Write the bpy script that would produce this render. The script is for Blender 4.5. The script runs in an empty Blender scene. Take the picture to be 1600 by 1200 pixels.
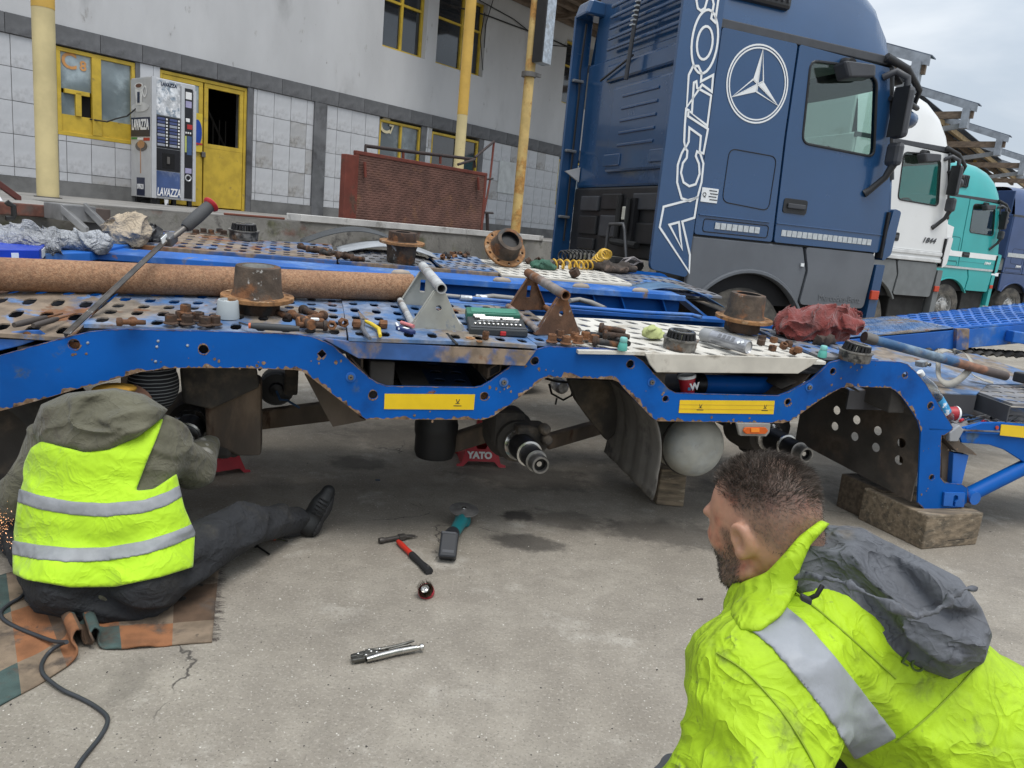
import bpy, bmesh, math, random
import numpy as np
from mathutils import Vector, Matrix
from mathutils.geometry import tessellate_polygon
random.seed(7)
SC = bpy.context.scene
COL = SC.collection
R_ = math.radians
# ---------------------------------------------------------------- camera
FPX, PITCH, ROLL, EYE = 1190.0, R_(11.4), R_(5.4), 1.42
_F = Vector((0, math.cos(PITCH), -math.sin(PITCH)))
_U0 = Vector((0, math.sin(PITCH), math.cos(PITCH)))
_Rt = Vector((1, 0, 0)) * math.cos(ROLL) + _U0 * math.sin(ROLL)
_Up = _U0 * math.cos(ROLL) - Vector((1, 0, 0)) * math.sin(ROLL)
EYEP = Vector((0, 0, EYE))
cam_data = bpy.data.cameras.new('camera')
cam = bpy.data.objects.new('camera', cam_data)
COL.objects.link(cam)
cam_data.sensor_width = 36.0
cam_data.lens = FPX / 1600 * 36.0
cam_data.clip_start = 0.05
cam_data.clip_end = 2000
mw = Matrix.Identity(4)
for i in range(3):
    mw[i][0], mw[i][1], mw[i][2], mw[i][3] = _Rt[i], _Up[i], -_F[i], EYEP[i]
cam.matrix_world = mw
SC.camera = cam
# ---------------------------------------------------------------- sky and sun (overcast)
world = bpy.data.worlds.new('World')
SC.world = world
world.use_nodes = True
wn, wl = world.node_tree.nodes, world.node_tree.links
for n in list(wn):
    wn.remove(n)
w_out = wn.new('ShaderNodeOutputWorld')
w_bg = wn.new('ShaderNodeBackground')
w_sky = wn.new('ShaderNodeTexSky')
w_sky.sky_type = 'NISHITA'
w_sky.sun_disc = False
w_sky.sun_elevation = R_(68)
w_sky.sun_rotation = R_(150)
w_sky.air_density = 1.0
w_sky.dust_density = 3.0
w_mul = wn.new('ShaderNodeMix'); w_mul.data_type = 'RGBA'; w_mul.blend_type = 'MULTIPLY'
w_mul.inputs['Factor'].default_value = 1.0
w_mul.inputs['B'].default_value = (0.10, 0.10, 0.10, 1)
w_tc = wn.new('ShaderNodeTexCoord')
w_map = wn.new('ShaderNodeMapping'); w_map.inputs['Scale'].default_value = (1.0, 1.0, 2.6)
w_noise = wn.new('ShaderNodeTexNoise')
w_noise.inputs['Scale'].default_value = 2.6
w_noise.inputs['Detail'].default_value = 6.0
w_noise.inputs['Roughness'].default_value = 0.52
w_noise.inputs['Distortion'].default_value = 0.3
w_ramp = wn.new('ShaderNodeValToRGB')
w_ramp.color_ramp.elements[0].position = 0.36
w_ramp.color_ramp.elements[0].color = (0.50, 0.57, 0.65, 1)
w_ramp.color_ramp.elements[1].position = 0.66
w_ramp.color_ramp.elements[1].color = (0.84, 0.87, 0.90, 1)
w_mix = wn.new('ShaderNodeMix'); w_mix.data_type = 'RGBA'
w_mix.inputs['Factor'].default_value = 0.90
wl.new(w_tc.outputs['Generated'], w_map.inputs['Vector'])
wl.new(w_map.outputs['Vector'], w_noise.inputs['Vector'])
wl.new(w_noise.outputs['Fac'], w_ramp.inputs['Fac'])
wl.new(w_sky.outputs['Color'], w_mul.inputs['A'])
wl.new(w_mul.outputs['Result'], w_mix.inputs['A'])
wl.new(w_ramp.outputs['Color'], w_mix.inputs['B'])
# an overcast sky is brightest overhead
w_sep = wn.new('ShaderNodeSeparateXYZ'); w_el = wn.new('ShaderNodeMapRange')
w_el.inputs['To Min'].default_value = .78; w_el.inputs['To Max'].default_value = 1.5
wl.new(w_tc.outputs['Generated'], w_sep.inputs[0]); wl.new(w_sep.outputs['Z'], w_el.inputs['Value'])
w_m2 = wn.new('ShaderNodeVectorMath'); w_m2.operation = 'SCALE'
wl.new(w_mix.outputs['Result'], w_m2.inputs[0]); wl.new(w_el.outputs[0], w_m2.inputs['Scale'])
wl.new(w_m2.outputs[0], w_bg.inputs['Color'])
w_bg.inputs['Strength'].default_value = 1.0
wl.new(w_bg.outputs['Background'], w_out.inputs['Surface'])
sun_data = bpy.data.lights.new('sun', 'SUN')
sun_data.energy = 1.5
sun_data.angle = R_(28)
sun_data.color = (1.0, 0.97, 0.92)
sun = bpy.data.objects.new('sun', sun_data)
COL.objects.link(sun)
_sd = Vector((math.sin(R_(150)) * math.cos(R_(68)), math.cos(R_(150)) * math.cos(R_(68)), math.sin(R_(68))))
sun.rotation_euler = _sd.to_track_quat('Z', 'Y').to_euler()
sun.location = (3, -4, 12)
SC.view_settings.view_transform = 'Standard'
SC.view_settings.look = 'None'
SC.view_settings.exposure = 0.42
SC.view_settings.gamma = 1.0
SC.view_settings.use_curve_mapping = False
SC.render.engine = 'CYCLES'
SC.cycles.use_denoising = True
SC.cycles.max_bounces = 8
SC.cycles.diffuse_bounces = 3
SC.cycles.glossy_bounces = 3
SC.cycles.transmission_bounces = 4
SC.cycles.transparent_max_bounces = 8
SC.cycles.caustics_reflective = False
SC.cycles.caustics_refractive = False
# ---------------------------------------------------------------- picking points of the place
def ray(x, y):
    return _F + _Rt * ((x - 800) / FPX) - _Up * ((y - 600) / FPX)
def G(x, y, z=0.0):                         # point on a level plane
    d = ray(x, y)
    return EYEP + d * ((z - EYE) / d.z)
def AT(x, y, dist):                         # point at a forward distance
    return EYEP + ray(x, y) * dist
def DIST(p):
    return (Vector(p) - EYEP).dot(_F)
# building frame
BAZ = R_(39.4)
BE = Vector((math.sin(BAZ), math.cos(BAZ), 0)); BN = Vector((-math.cos(BAZ), math.sin(BAZ), 0))
WALLD = 12.75
DOCKZ = 1.29
def B(s, d, z): return BE * s + BN * d + Vector((0, 0, z))
def BW(x, y, d=WALLD):                      # (s, z) on a plane parallel to the wall
    q = ray(x, y); P = EYEP + q * (d / q.dot(BN)); return P.dot(BE), P.z
# trailer frame
TAZ = R_(17)
TU = Vector((math.cos(TAZ), math.sin(TAZ), 0)); TV = Vector((-math.sin(TAZ), math.cos(TAZ), 0))
TP = Vector((0.1, 3.2, 0)); TZ0, TK = 0.957, 0.085
def T(u, v, w=0.0):                         # on the tilted trailer deck
    return TP + TU * u + TV * v + Vector((0, 0, TZ0 + TK * v + w))
def TD(x, y, w=0.0):                        # (u, v) of a pixel on the deck
    q = ray(x, y)
    t = (TZ0 + w + TK * ((EYEP - TP).dot(TV)) - EYE) / (q.z - TK * q.dot(TV))
    P = EYEP + q * t
    return (P - TP).dot(TU), (P - TP).dot(TV)
def TDP(x, y, w=0.0):
    return T(*TD(x, y, w), w)
def TS(x, y, v=0.0):                        # point on a vertical plane along the trailer
    q = ray(x, y); return EYEP + q * ((TP - EYEP).dot(TV) + v) * (1 / q.dot(TV))
DECKN = (TV * -TK + Vector((0, 0, 1))).normalized()
DECKV = (TV + Vector((0, 0, TK))).normalized()
# trucks
KAZ = R_(68)
KT = Vector((math.sin(KAZ), math.cos(KAZ), 0)); KN = Vector((-math.cos(KAZ), math.sin(KAZ), 0))
KS0 = Vector((2.2, 7.1, 0))
def KS(x, y):                               # (s, z) on the near side of the first truck
    q = ray(x, y); P = EYEP + q * ((KS0 - EYEP).dot(KN) / q.dot(KN))
    return (P - KS0).dot(KT), P.z
# ---------------------------------------------------------------- materials
MATS = {}
def _set(n, k, v):
    if k in n.inputs:
        n.inputs[k].default_value = v
def M(name, base, rough=.6, metal=0.0, var=.12, vs=6.0, bump=0.0, bs=80.0, patches=(), speck=None,
      coat=0.0, spec=.5, trans=0.0, alpha=1.0, sheen=0.0, sss=0.0, stretch=None, bdist=.01, crease=0, rvar=0.0):
    if name in MATS: return MATS[name]
    m = bpy.data.materials.new(name); m.use_nodes = True
    N, L = m.node_tree.nodes, m.node_tree.links
    bs_ = N['Principled BSDF']
    tc = N.new('ShaderNodeTexCoord'); vec = tc.outputs['Object']
    if stretch:
        mp = N.new('ShaderNodeMapping'); mp.inputs['Scale'].default_value = stretch
        L.new(vec, mp.inputs['Vector']); vec = mp.outputs['Vector']
    def noise(scale, detail=5, rough_=.55, dist=0.0, v=None):
        n = N.new('ShaderNodeTexNoise'); n.inputs['Scale'].default_value = scale
        n.inputs['Detail'].default_value = detail; n.inputs['Roughness'].default_value = rough_
        n.inputs['Distortion'].default_value = dist
        L.new(v or vec, n.inputs['Vector']); return n.outputs['Fac']
    def mapr(src, a, b, c=0.0, d=1.0):
        n = N.new('ShaderNodeMapRange'); n.interpolation_type = 'SMOOTHSTEP'
        n.inputs['From Min'].default_value = a; n.inputs['From Max'].default_value = b
        n.inputs['To Min'].default_value = c; n.inputs['To Max'].default_value = d
        L.new(src, n.inputs['Value']); return n.outputs['Result']
    def mix(fac, a, b):
        n = N.new('ShaderNodeMix'); n.data_type = 'RGBA'
        L.new(fac, n.inputs['Factor'])
        for k, x in (('A', a), ('B', b)):
            if isinstance(x, (tuple, list)): n.inputs[k].default_value = (*x[:3], 1)
            else: L.new(x, n.inputs[k])
        return n.outputs['Result']
    def mixf(fac, a, b):
        n = N.new('ShaderNodeMix'); n.data_type = 'FLOAT'
        L.new(fac, n.inputs['Factor'])
        for k, x in (('A', a), ('B', b)):
            if isinstance(x, (int, float)): n.inputs[k].default_value = x
            else: L.new(x, n.inputs[k])
        return n.outputs['Result']
    def math_(op, a, b):
        n = N.new('ShaderNodeMath'); n.operation = op
        for k, x in ((0, a), (1, b)):
            if isinstance(x, (int, float)): n.inputs[k].default_value = x
            else: L.new(x, n.inputs[k])
        return n.outputs[0]
    lo = tuple(max(0, c * (1 - var)) for c in base); hi = tuple(min(1, c * (1 + var)) for c in base)
    col = mix(mapr(noise(vs), .3, .7), lo, hi)
    rsock = None
    def rblend(mask, r):
        nonlocal rsock
        rsock = mixf(mask, rough if rsock is None else rsock, r)
    if rvar:
        rblend(mapr(noise(vs * 2.3), .35, .65), min(1, rough + rvar))
    msock = None
    for p in patches:       # (colour, scale, threshold, softness, roughness[, detail, distortion, metal])
        c, s, th, so, rr = p[:5]
        det = p[5] if len(p) > 5 else 7; di = p[6] if len(p) > 6 else .2
        mk = mapr(noise(s, det, .62, di), th - so, th + so)
        c2 = mix(mapr(noise(s * 5), .35, .65), tuple(x * .75 for x in c), tuple(min(1, x * 1.25) for x in c))
        col = mix(mk, col, c2)
        rblend(mk, rr)
        if metal: msock = mixf(mk, metal if msock is None else msock, p[7] if len(p) > 7 else 0.0)
    if speck:               # (colour, scale, radius)
        vo = N.new('ShaderNodeTexVoronoi'); vo.inputs['Scale'].default_value = speck[1]
        L.new(vec, vo.inputs['Vector'])
        mk = mapr(vo.outputs['Distance'], speck[2], speck[2] * .6)
        mk = math_('MULTIPLY', mk, mapr(noise(speck[1] * .35, 2), .55, .6))
        col = mix(mk, col, speck[0])
    L.new(col, bs_.inputs['Base Color'])
    if rsock is not None: L.new(rsock, bs_.inputs['Roughness'])
    else: bs_.inputs['Roughness'].default_value = rough
    if msock is not None: L.new(msock, bs_.inputs['Metallic'])
    else: bs_.inputs['Metallic'].default_value = metal
    _set(bs_, 'Specular IOR Level', spec)
    _set(bs_, 'Coat Weight', coat); _set(bs_, 'Coat Roughness', .06)
    _set(bs_, 'Transmission Weight', trans); _set(bs_, 'Alpha', alpha)
    if sheen: _set(bs_, 'Sheen Weight', sheen)
    if sss:
        _set(bs_, 'Subsurface Weight', sss); _set(bs_, 'Subsurface Radius', (.012, .005, .003)); _set(bs_, 'Subsurface Scale', 1.0)
    if bump:
        bn = N.new('ShaderNodeBump'); bn.inputs['Strength'].default_value = bump; bn.inputs['Distance'].default_value = bdist
        hs = noise(bs, 6, .6)
        if crease:                                    # sharp cloth creases plus a fine weave
            r1 = math_('POWER', math_('ABSOLUTE', math_('SUBTRACT', noise(crease, 3, .5, .9), .5), 0), .6); r2 = math_('POWER', math_('ABSOLUTE', math_('SUBTRACT', noise(crease * 2.6, 2, .5, .7), .5), 0), .7)
            hs = math_('ADD', math_('ADD', math_('MULTIPLY', r1, -1.6), math_('MULTIPLY', r2, -.6)), math_('MULTIPLY', noise(700, 1), .05))
        L.new(hs, bn.inputs['Height']); L.new(bn.outputs['Normal'], bs_.inputs['Normal'])
    MATS[name] = m
    return m
RUSTC = (.17, .075, .032); RUSTD = (.07, .037, .022); RUSTO = (.30, .135, .05)
# ---------------------------------------------------------------- mesh building
class MB:
    def __init__(s):
        s.v = []; s.f = []; s.m = []; s.mi = 0
    def add(s, vs, fs, mi=None):
        o = len(s.v); s.v += [tuple(p) for p in vs]
        s.f += [tuple(o + i for i in f) for f in fs]; s.m += [s.mi if mi is None else mi] * len(fs)
        return s
    def box(s, c, size, X=None, Y=None, Z=None, mi=None, taper=1.0):
        c = Vector(c); X = Vector(X or (1, 0, 0)).normalized(); Z = Vector(Z or (0, 0, 1)).normalized()
        Y = Vector(Y).normalized() if Y else Z.cross(X).normalized()
        a, b, h = (size[0] / 2, size[1] / 2, size[2] / 2)
        vs = []
        for k in (-1, 1):
            t = taper if k > 0 else 1
            for (i, j) in ((-1, -1), (1, -1), (1, 1), (-1, 1)):
                vs.append(c + X * a * i * t + Y * b * j * t + Z * h * k)
        return s.add(vs, [(3, 2, 1, 0), (4, 5, 6, 7), (0, 1, 5, 4), (1, 2, 6, 5), (2, 3, 7, 6), (3, 0, 4, 7)], mi)
    def cyl(s, p0, p1, r0, r1=None, n=16, cap=True, mi=None):
        r1 = r0 if r1 is None else r1
        return s.lathe([(r0, 0), (r1, 1)], p0, Vector(p1) - Vector(p0), n, cap, mi, unit=False)
    def lathe(s, prof, org, axis, n=24, cap=True, mi=None, unit=True, phase=0.0, X=None):
        org = Vector(org); axis = Vector(axis)
        a = axis.normalized(); sc = 1.0 if unit else axis.length
        x = X or (Vector((0, 0, 1)) if abs(a.z) < .9 else Vector((1, 0, 0)))
        x = (Vector(x) - a * Vector(x).dot(a)).normalized(); y = a.cross(x)
        vs = []
        for (r, h) in prof:
            for k in range(n):
                t = 2 * math.pi * k / n + phase
                vs.append(org + a * (h * sc) + (x * math.cos(t) + y * math.sin(t)) * r)
        fs = []
        m = len(prof)
        for j in range(m - 1):
            for k in range(n):
                k2 = (k + 1) % n
                fs.append((j * n + k, j * n + k2, (j + 1) * n + k2, (j + 1) * n + k))
        if cap:
            fs.append(tuple(reversed(range(n)))); fs.append(tuple(range((m - 1) * n, m * n)))
        return s.add(vs, fs, mi)
    def tube(s, pts, r, n=8, cap=True, mi=None, closed=False):
        pts = [Vector(p) for p in pts]; m = len(pts)
        rs = r if isinstance(r, (list, tuple)) else [r] * m
        vs = []; fs = []; prev = None
        for i, p in enumerate(pts):
            if closed: t = pts[(i + 1) % m] - pts[i - 1]
            else: t = pts[min(i + 1, m - 1)] - pts[max(i - 1, 0)]
            t.normalize()
            if prev is None:
                x = Vector((0, 0, 1)) if abs(t.z) < .9 else Vector((1, 0, 0))
            else: x = prev
            x = (x - t * x.dot(t)).normalized(); prev = x; y = t.cross(x)
            for k in range(n):
                a = 2 * math.pi * k / n
                vs.append(p + (x * math.cos(a) + y * math.sin(a)) * rs[i])
        for j in range(m if closed else m - 1):
            for k in range(n):
                k2 = (k + 1) % n; j2 = (j + 1) % m
                fs.append((j * n + k, j * n + k2, j2 * n + k2, j2 * n + k))
        if cap and not closed:
            fs.append(tuple(reversed(range(n)))); fs.append(tuple(range((m - 1) * n, m * n)))
        return s.add(vs, fs, mi)
    def prism(s, outer, thick, holes=(), mi=None, side_mi=None):
        """flat polygon in 3D (with holes) given thickness along the vector thick"""
        loops = [[Vector(p) for p in outer]] + [[Vector(p) for p in h] for h in holes]
        thick = Vector(thick)
        flat = [p for l in loops for p in l]; n = len(flat)
        tris = tessellate_polygon(loops)
        nrm = Vector((0, 0, 0))
        for i, p in enumerate(loops[0]):
            nrm += p.cross(loops[0][(i + 1) % len(loops[0])])
        if nrm.dot(thick) < 0: loops_rev = True
        else: loops_rev = False
        fs = []
        for t in tris:
            a, b, c = (flat[i] for i in t)
            if (b - a).cross(c - a).dot(thick) < 0: t = (t[0], t[2], t[1])
            fs.append((t[0] + n, t[1] + n, t[2] + n)); fs.append((t[2], t[1], t[0]))
        s.add(flat + [p + thick for p in flat], fs, mi)
        base = len(s.v) - 2 * n; off = 0
        for li, l in enumerate(loops):
            k = len(l)
            ln = Vector((0, 0, 0))
            for i, p in enumerate(l): ln += p.cross(l[(i + 1) % k])
            rev = (ln.dot(thick) < 0) ^ (li > 0)
            for i in range(k):
                a, b = base + off + i, base + off + (i + 1) % k
                q = (a, b, b + n, a + n)
                s.f.append(tuple(reversed(q)) if rev else q); s.m.append(s.mi if side_mi is None else side_mi)
            off += k
        return s
    def grid(s, fn, nu, nv, mi=None, closed_u=False, flip=False):
        vs = [fn(i / nu, j / nv) for j in range(nv + 1) for i in range(nu + 1)]
        fs = []
        w = nu + 1
        for j in range(nv):
            for i in range(nu):
                q = (j * w + i, j * w + i + 1, (j + 1) * w + i + 1, (j + 1) * w + i)
                fs.append(tuple(reversed(q)) if flip else q)
        return s.add(vs, fs, mi)
    def hexnut(s, org, axis, r=.016, h=.02, bore=.5, mi=None, ph=0.0):
        br = r * bore
        s.lathe([(br, h), (r * .9, h), (r, h * .85), (r, h * .12), (r * .92, 0), (br, 0), (br, h)], org, axis, 12 if False else 6, False, mi, phase=ph)
        return s
    def mesh(s, name):
        me = bpy.data.meshes.new(name); me.from_pydata(s.v, [], s.f)
        return me
    def build(s, name, mats, parent=None, smooth=None, bevel=0, kind=None, solid=0, sub=0):
        me = s.mesh(name)
        if not isinstance(mats, (list, tuple)): mats = [mats]
        for m in mats: me.materials.append(m)
        me.polygons.foreach_set('material_index', s.m)
        if smooth is not None:
            me.polygons.foreach_set('use_smooth', [True] * len(me.polygons))
            if smooth < 180: me.set_sharp_from_angle(angle=R_(smooth))
        me.validate(); me.update()
        o = bpy.data.objects.new(name, me); COL.objects.link(o)
        if parent is not None: setparent(o, parent)
        if sub:
            md = o.modifiers.new('sub', 'SUBSURF'); md.levels = md.render_levels = sub
        if solid:
            md = o.modifiers.new('solid', 'SOLIDIFY'); md.thickness = solid; md.offset = 0
        if bevel:
            md = o.modifiers.new('bevel', 'BEVEL'); md.width = bevel; md.segments = 2; md.limit_method = 'ANGLE'; md.angle_limit = R_(35)
        if kind: o['kind'] = kind
        return o
def wmat(p):
    l = Matrix.LocRotScale(p.location, p.rotation_euler, p.scale)
    return l if p.parent is None else wmat(p.parent) @ p.matrix_parent_inverse @ l
def setparent(o, parent):
    o.parent = parent
    o.matrix_parent_inverse = wmat(parent).inverted()
def tag(o, label, cat, group=None, kind=None):
    o['label'] = label; o['category'] = cat
    if group: o['group'] = group
    if kind: o['kind'] = kind
    return o
def thing(name, label, cat, loc=(0, 0, 0), group=None):
    o = bpy.data.objects.new(name, None); COL.objects.link(o)
    o.location = loc; o.empty_display_size = .1
    return tag(o, label, cat, group)
def struct(o):
    o['kind'] = 'structure'; return o
def copy_tree(o, parent=None):
    c = o.copy(); COL.objects.link(c)
    if parent is not None: c.parent = parent
    for ch in o.children: copy_tree(ch, c)
    return c
def text_mesh(txt, size, shear=0.0, extrude=0.0015, offset=0.0, spacing=1.0):
    cu = bpy.data.curves.new('lettering', 'FONT'); cu.body = txt; cu.size = size; cu.shear = shear
    cu.extrude = extrude; cu.offset = offset; cu.align_x = 'CENTER'; cu.align_y = 'CENTER'; cu.space_character = spacing
    cu.resolution_u = 4
    ob = bpy.data.objects.new('lettering', cu); COL.objects.link(ob)
    dg = bpy.context.evaluated_depsgraph_get(); dg.update()
    me = bpy.data.meshes.new_from_object(ob.evaluated_get(dg))
    bpy.data.objects.remove(ob); bpy.data.curves.remove(cu)
    return me
def text(name, txt, size, pos, X, Y, mat, parent, shear=0.0, offset=0.0, sx=1.0, spacing=1.0):
    me = text_mesh(txt, size, shear, offset=offset, spacing=spacing)
    X = Vector(X).normalized(); Y = Vector(Y).normalized(); Z = X.cross(Y).normalized()
    pos = Vector(pos)
    for v in me.vertices:
        v.co = pos + X * v.co.x * sx + Y * v.co.y + Z * v.co.z
    me.materials.clear(); me.materials.append(mat)
    o = bpy.data.objects.new(name, me); COL.objects.link(o); setparent(o, parent)
    return o
# ---------------------------------------------------------------- soft shapes (distance fields meshed by surface nets)
def vnoise(P, seed=0):
    i = np.floor(P).astype(np.int64); f = P - i; f = f * f * (3 - 2 * f)
    out = 0
    for dx in (0, 1):
        for dy in (0, 1):
            for dz in (0, 1):
                h = (i[:, 0] + dx) * 374761393 + (i[:, 1] + dy) * 668265263 + (i[:, 2] + dz) * 2147483647 + seed * 974711
                h = (h ^ (h >> 13)) * 1274126177; h = h ^ (h >> 16)
                v = (h & 0xffff) / 65535.0
                w = (f[:, 0] if dx else 1 - f[:, 0]) * (f[:, 1] if dy else 1 - f[:, 1]) * (f[:, 2] if dz else 1 - f[:, 2])
                out = out + v * w
    return out - .5
def fbm(P, seed=0, oct=3):
    r = 0; a = 1.0
    for k in range(oct):
        r = r + a * vnoise(P * 2 ** k + 17.3 * k, seed + k); a *= .5
    return r
def sd_cap(P, a, b, ra, rb):
    a = np.array(a, float); b = np.array(b, float); ab = b - a
    t = np.clip((P - a) @ ab / (ab @ ab), 0, 1)
    return np.linalg.norm(P - a - t[:, None] * ab, axis=1) - (ra + (rb - ra) * t)
def sd_ell(P, c, r, X=None, Z=None):
    q = P - np.array(c, float); r = np.array(r, float)
    if X is not None:
        X = np.array(X, float); X /= np.linalg.norm(X); Z = np.array(Z, float); Z = Z - X * (X @ Z); Z /= np.linalg.norm(Z); Y = np.cross(Z, X)
        q = np.stack([q @ X, q @ Y, q @ Z], 1)
    k0 = np.linalg.norm(q / r, axis=1); k1 = np.linalg.norm(q / (r * r), axis=1) + 1e-9
    return k0 * (k0 - 1) / k1
def smin(a, b, k):
    h = np.clip(.5 + .5 * (b - a) / k, 0, 1)
    return b + (a - b) * h - k * h * (1 - h)
def smax(a, b, k): return -smin(-a, -b, k)
def nets(fn, lo, hi, h):
    lo = np.array(lo, float); hi = np.array(hi, float)
    n = np.ceil((hi - lo) / h).astype(int) + 1
    ax = [lo[i] + h * np.arange(n[i]) for i in range(3)]
    bk = 7                                          # evaluate only blocks near the surface
    bax = [lo[i] + h * (bk * np.arange((n[i] + bk - 1) // bk) + (bk - 1) / 2) for i in range(3)]
    bc = np.stack(np.meshgrid(*bax, indexing='ij'), -1)
    Fb = fn(bc.reshape(-1, 3)).reshape(bc.shape[:3])
    near = np.abs(Fb) < h * bk * .87 * 1.9 + .02
    up = lambda A: A.repeat(bk, 0).repeat(bk, 1).repeat(bk, 2)[:n[0], :n[1], :n[2]]
    F = up(np.where(Fb < 0, -1.0, 1.0)); sel = np.argwhere(up(near))
    F[sel[:, 0], sel[:, 1], sel[:, 2]] = np.concatenate([fn(lo + h * c) for c in np.array_split(sel, max(1, len(sel) // 300000))])
    ins = F < 0
    cs = [(i, j, k) for i in (0, 1) for j in (0, 1) for k in (0, 1)]
    sl = lambda A, c: A[c[0]:A.shape[0] - 1 + c[0], c[1]:A.shape[1] - 1 + c[1], c[2]:A.shape[2] - 1 + c[2]]
    cnt = sum(sl(ins, c).astype(int) for c in cs)
    cell = (cnt > 0) & (cnt < 8)
    idx = -np.ones(cell.shape, int); idx[cell] = np.arange(cell.sum())
    base = np.argwhere(cell)
    pos = np.zeros((len(base), 3)); num = np.zeros(len(base))
    for a in cs:
        for axis in range(3):
            if a[axis] == 1: continue
            b = list(a); b[axis] = 1; b = tuple(b)
            fa = sl(F, a)[cell]; fb = sl(F, b)[cell]
            m = (fa < 0) != (fb < 0)
            t = np.where(m, fa / np.where(m, fa - fb, 1), 0)
            p = base + np.array(a); p = p.astype(float); p[:, axis] += t
            pos[m] += p[m]; num[m] += 1
    verts = lo + h * pos / num[:, None]
    faces = []
    for axis in range(3):
        o1, o2 = [(1, 2), (2, 0), (0, 1)][axis]
        A = np.take(ins, range(0, n[axis] - 1), axis); Bb = np.take(ins, range(1, n[axis]), axis)
        e = np.argwhere(A != Bb)
        e = e[(e[:, o1] > 0) & (e[:, o2] > 0) & (e[:, o1] < n[o1] - 1) & (e[:, o2] < n[o2] - 1)]
        def cidx(d1, d2):
            q = e.copy(); q[:, o1] += d1; q[:, o2] += d2
            return idx[q[:, 0], q[:, 1], q[:, 2]]
        quad = np.stack([cidx(-1, -1), cidx(0, -1), cidx(0, 0), cidx(-1, 0)], 1)
        sgn = ins[e[:, 0], e[:, 1], e[:, 2]]
        quad[~sgn] = quad[~sgn][:, ::-1]
        faces.append(quad)
    return verts, np.concatenate(faces)
def soft(name, fn, lo, hi, h, mats, parent=None, matfn=None, disp=None, smooth_it=1):
    vs, fs = nets(fn, lo, hi, h)
    if smooth_it:                                    # a little relaxation
        e = np.concatenate([fs[:, [0, 1]], fs[:, [1, 2]], fs[:, [2, 3]], fs[:, [3, 0]]])
        for _ in range(smooth_it):
            s_ = np.zeros_like(vs); c_ = np.zeros(len(vs))
            for a, b in ((0, 1), (1, 0)):
                np.add.at(s_, e[:, a], vs[e[:, b]]); np.add.at(c_, e[:, a], 1)
            vs = .5 * vs + .5 * s_ / np.maximum(c_, 1)[:, None]
    me = bpy.data.meshes.new(name); me.from_pydata(vs.tolist(), [], fs.tolist())
    if not isinstance(mats, (list, tuple)): mats = [mats]
    for m in mats: me.materials.append(m)
    me.polygons.foreach_set('use_smooth', [True] * len(me.polygons))
    if matfn is not None:
        cen = vs[fs].mean(1); me.polygons.foreach_set('material_index', matfn(cen).astype(np.int32))
    me.update()
    o = bpy.data.objects.new(name, me); COL.objects.link(o)
    if parent is not None: setparent(o, parent)
    return o
def V3(p): return np.array((p[0], p[1], p[2]))
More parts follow.
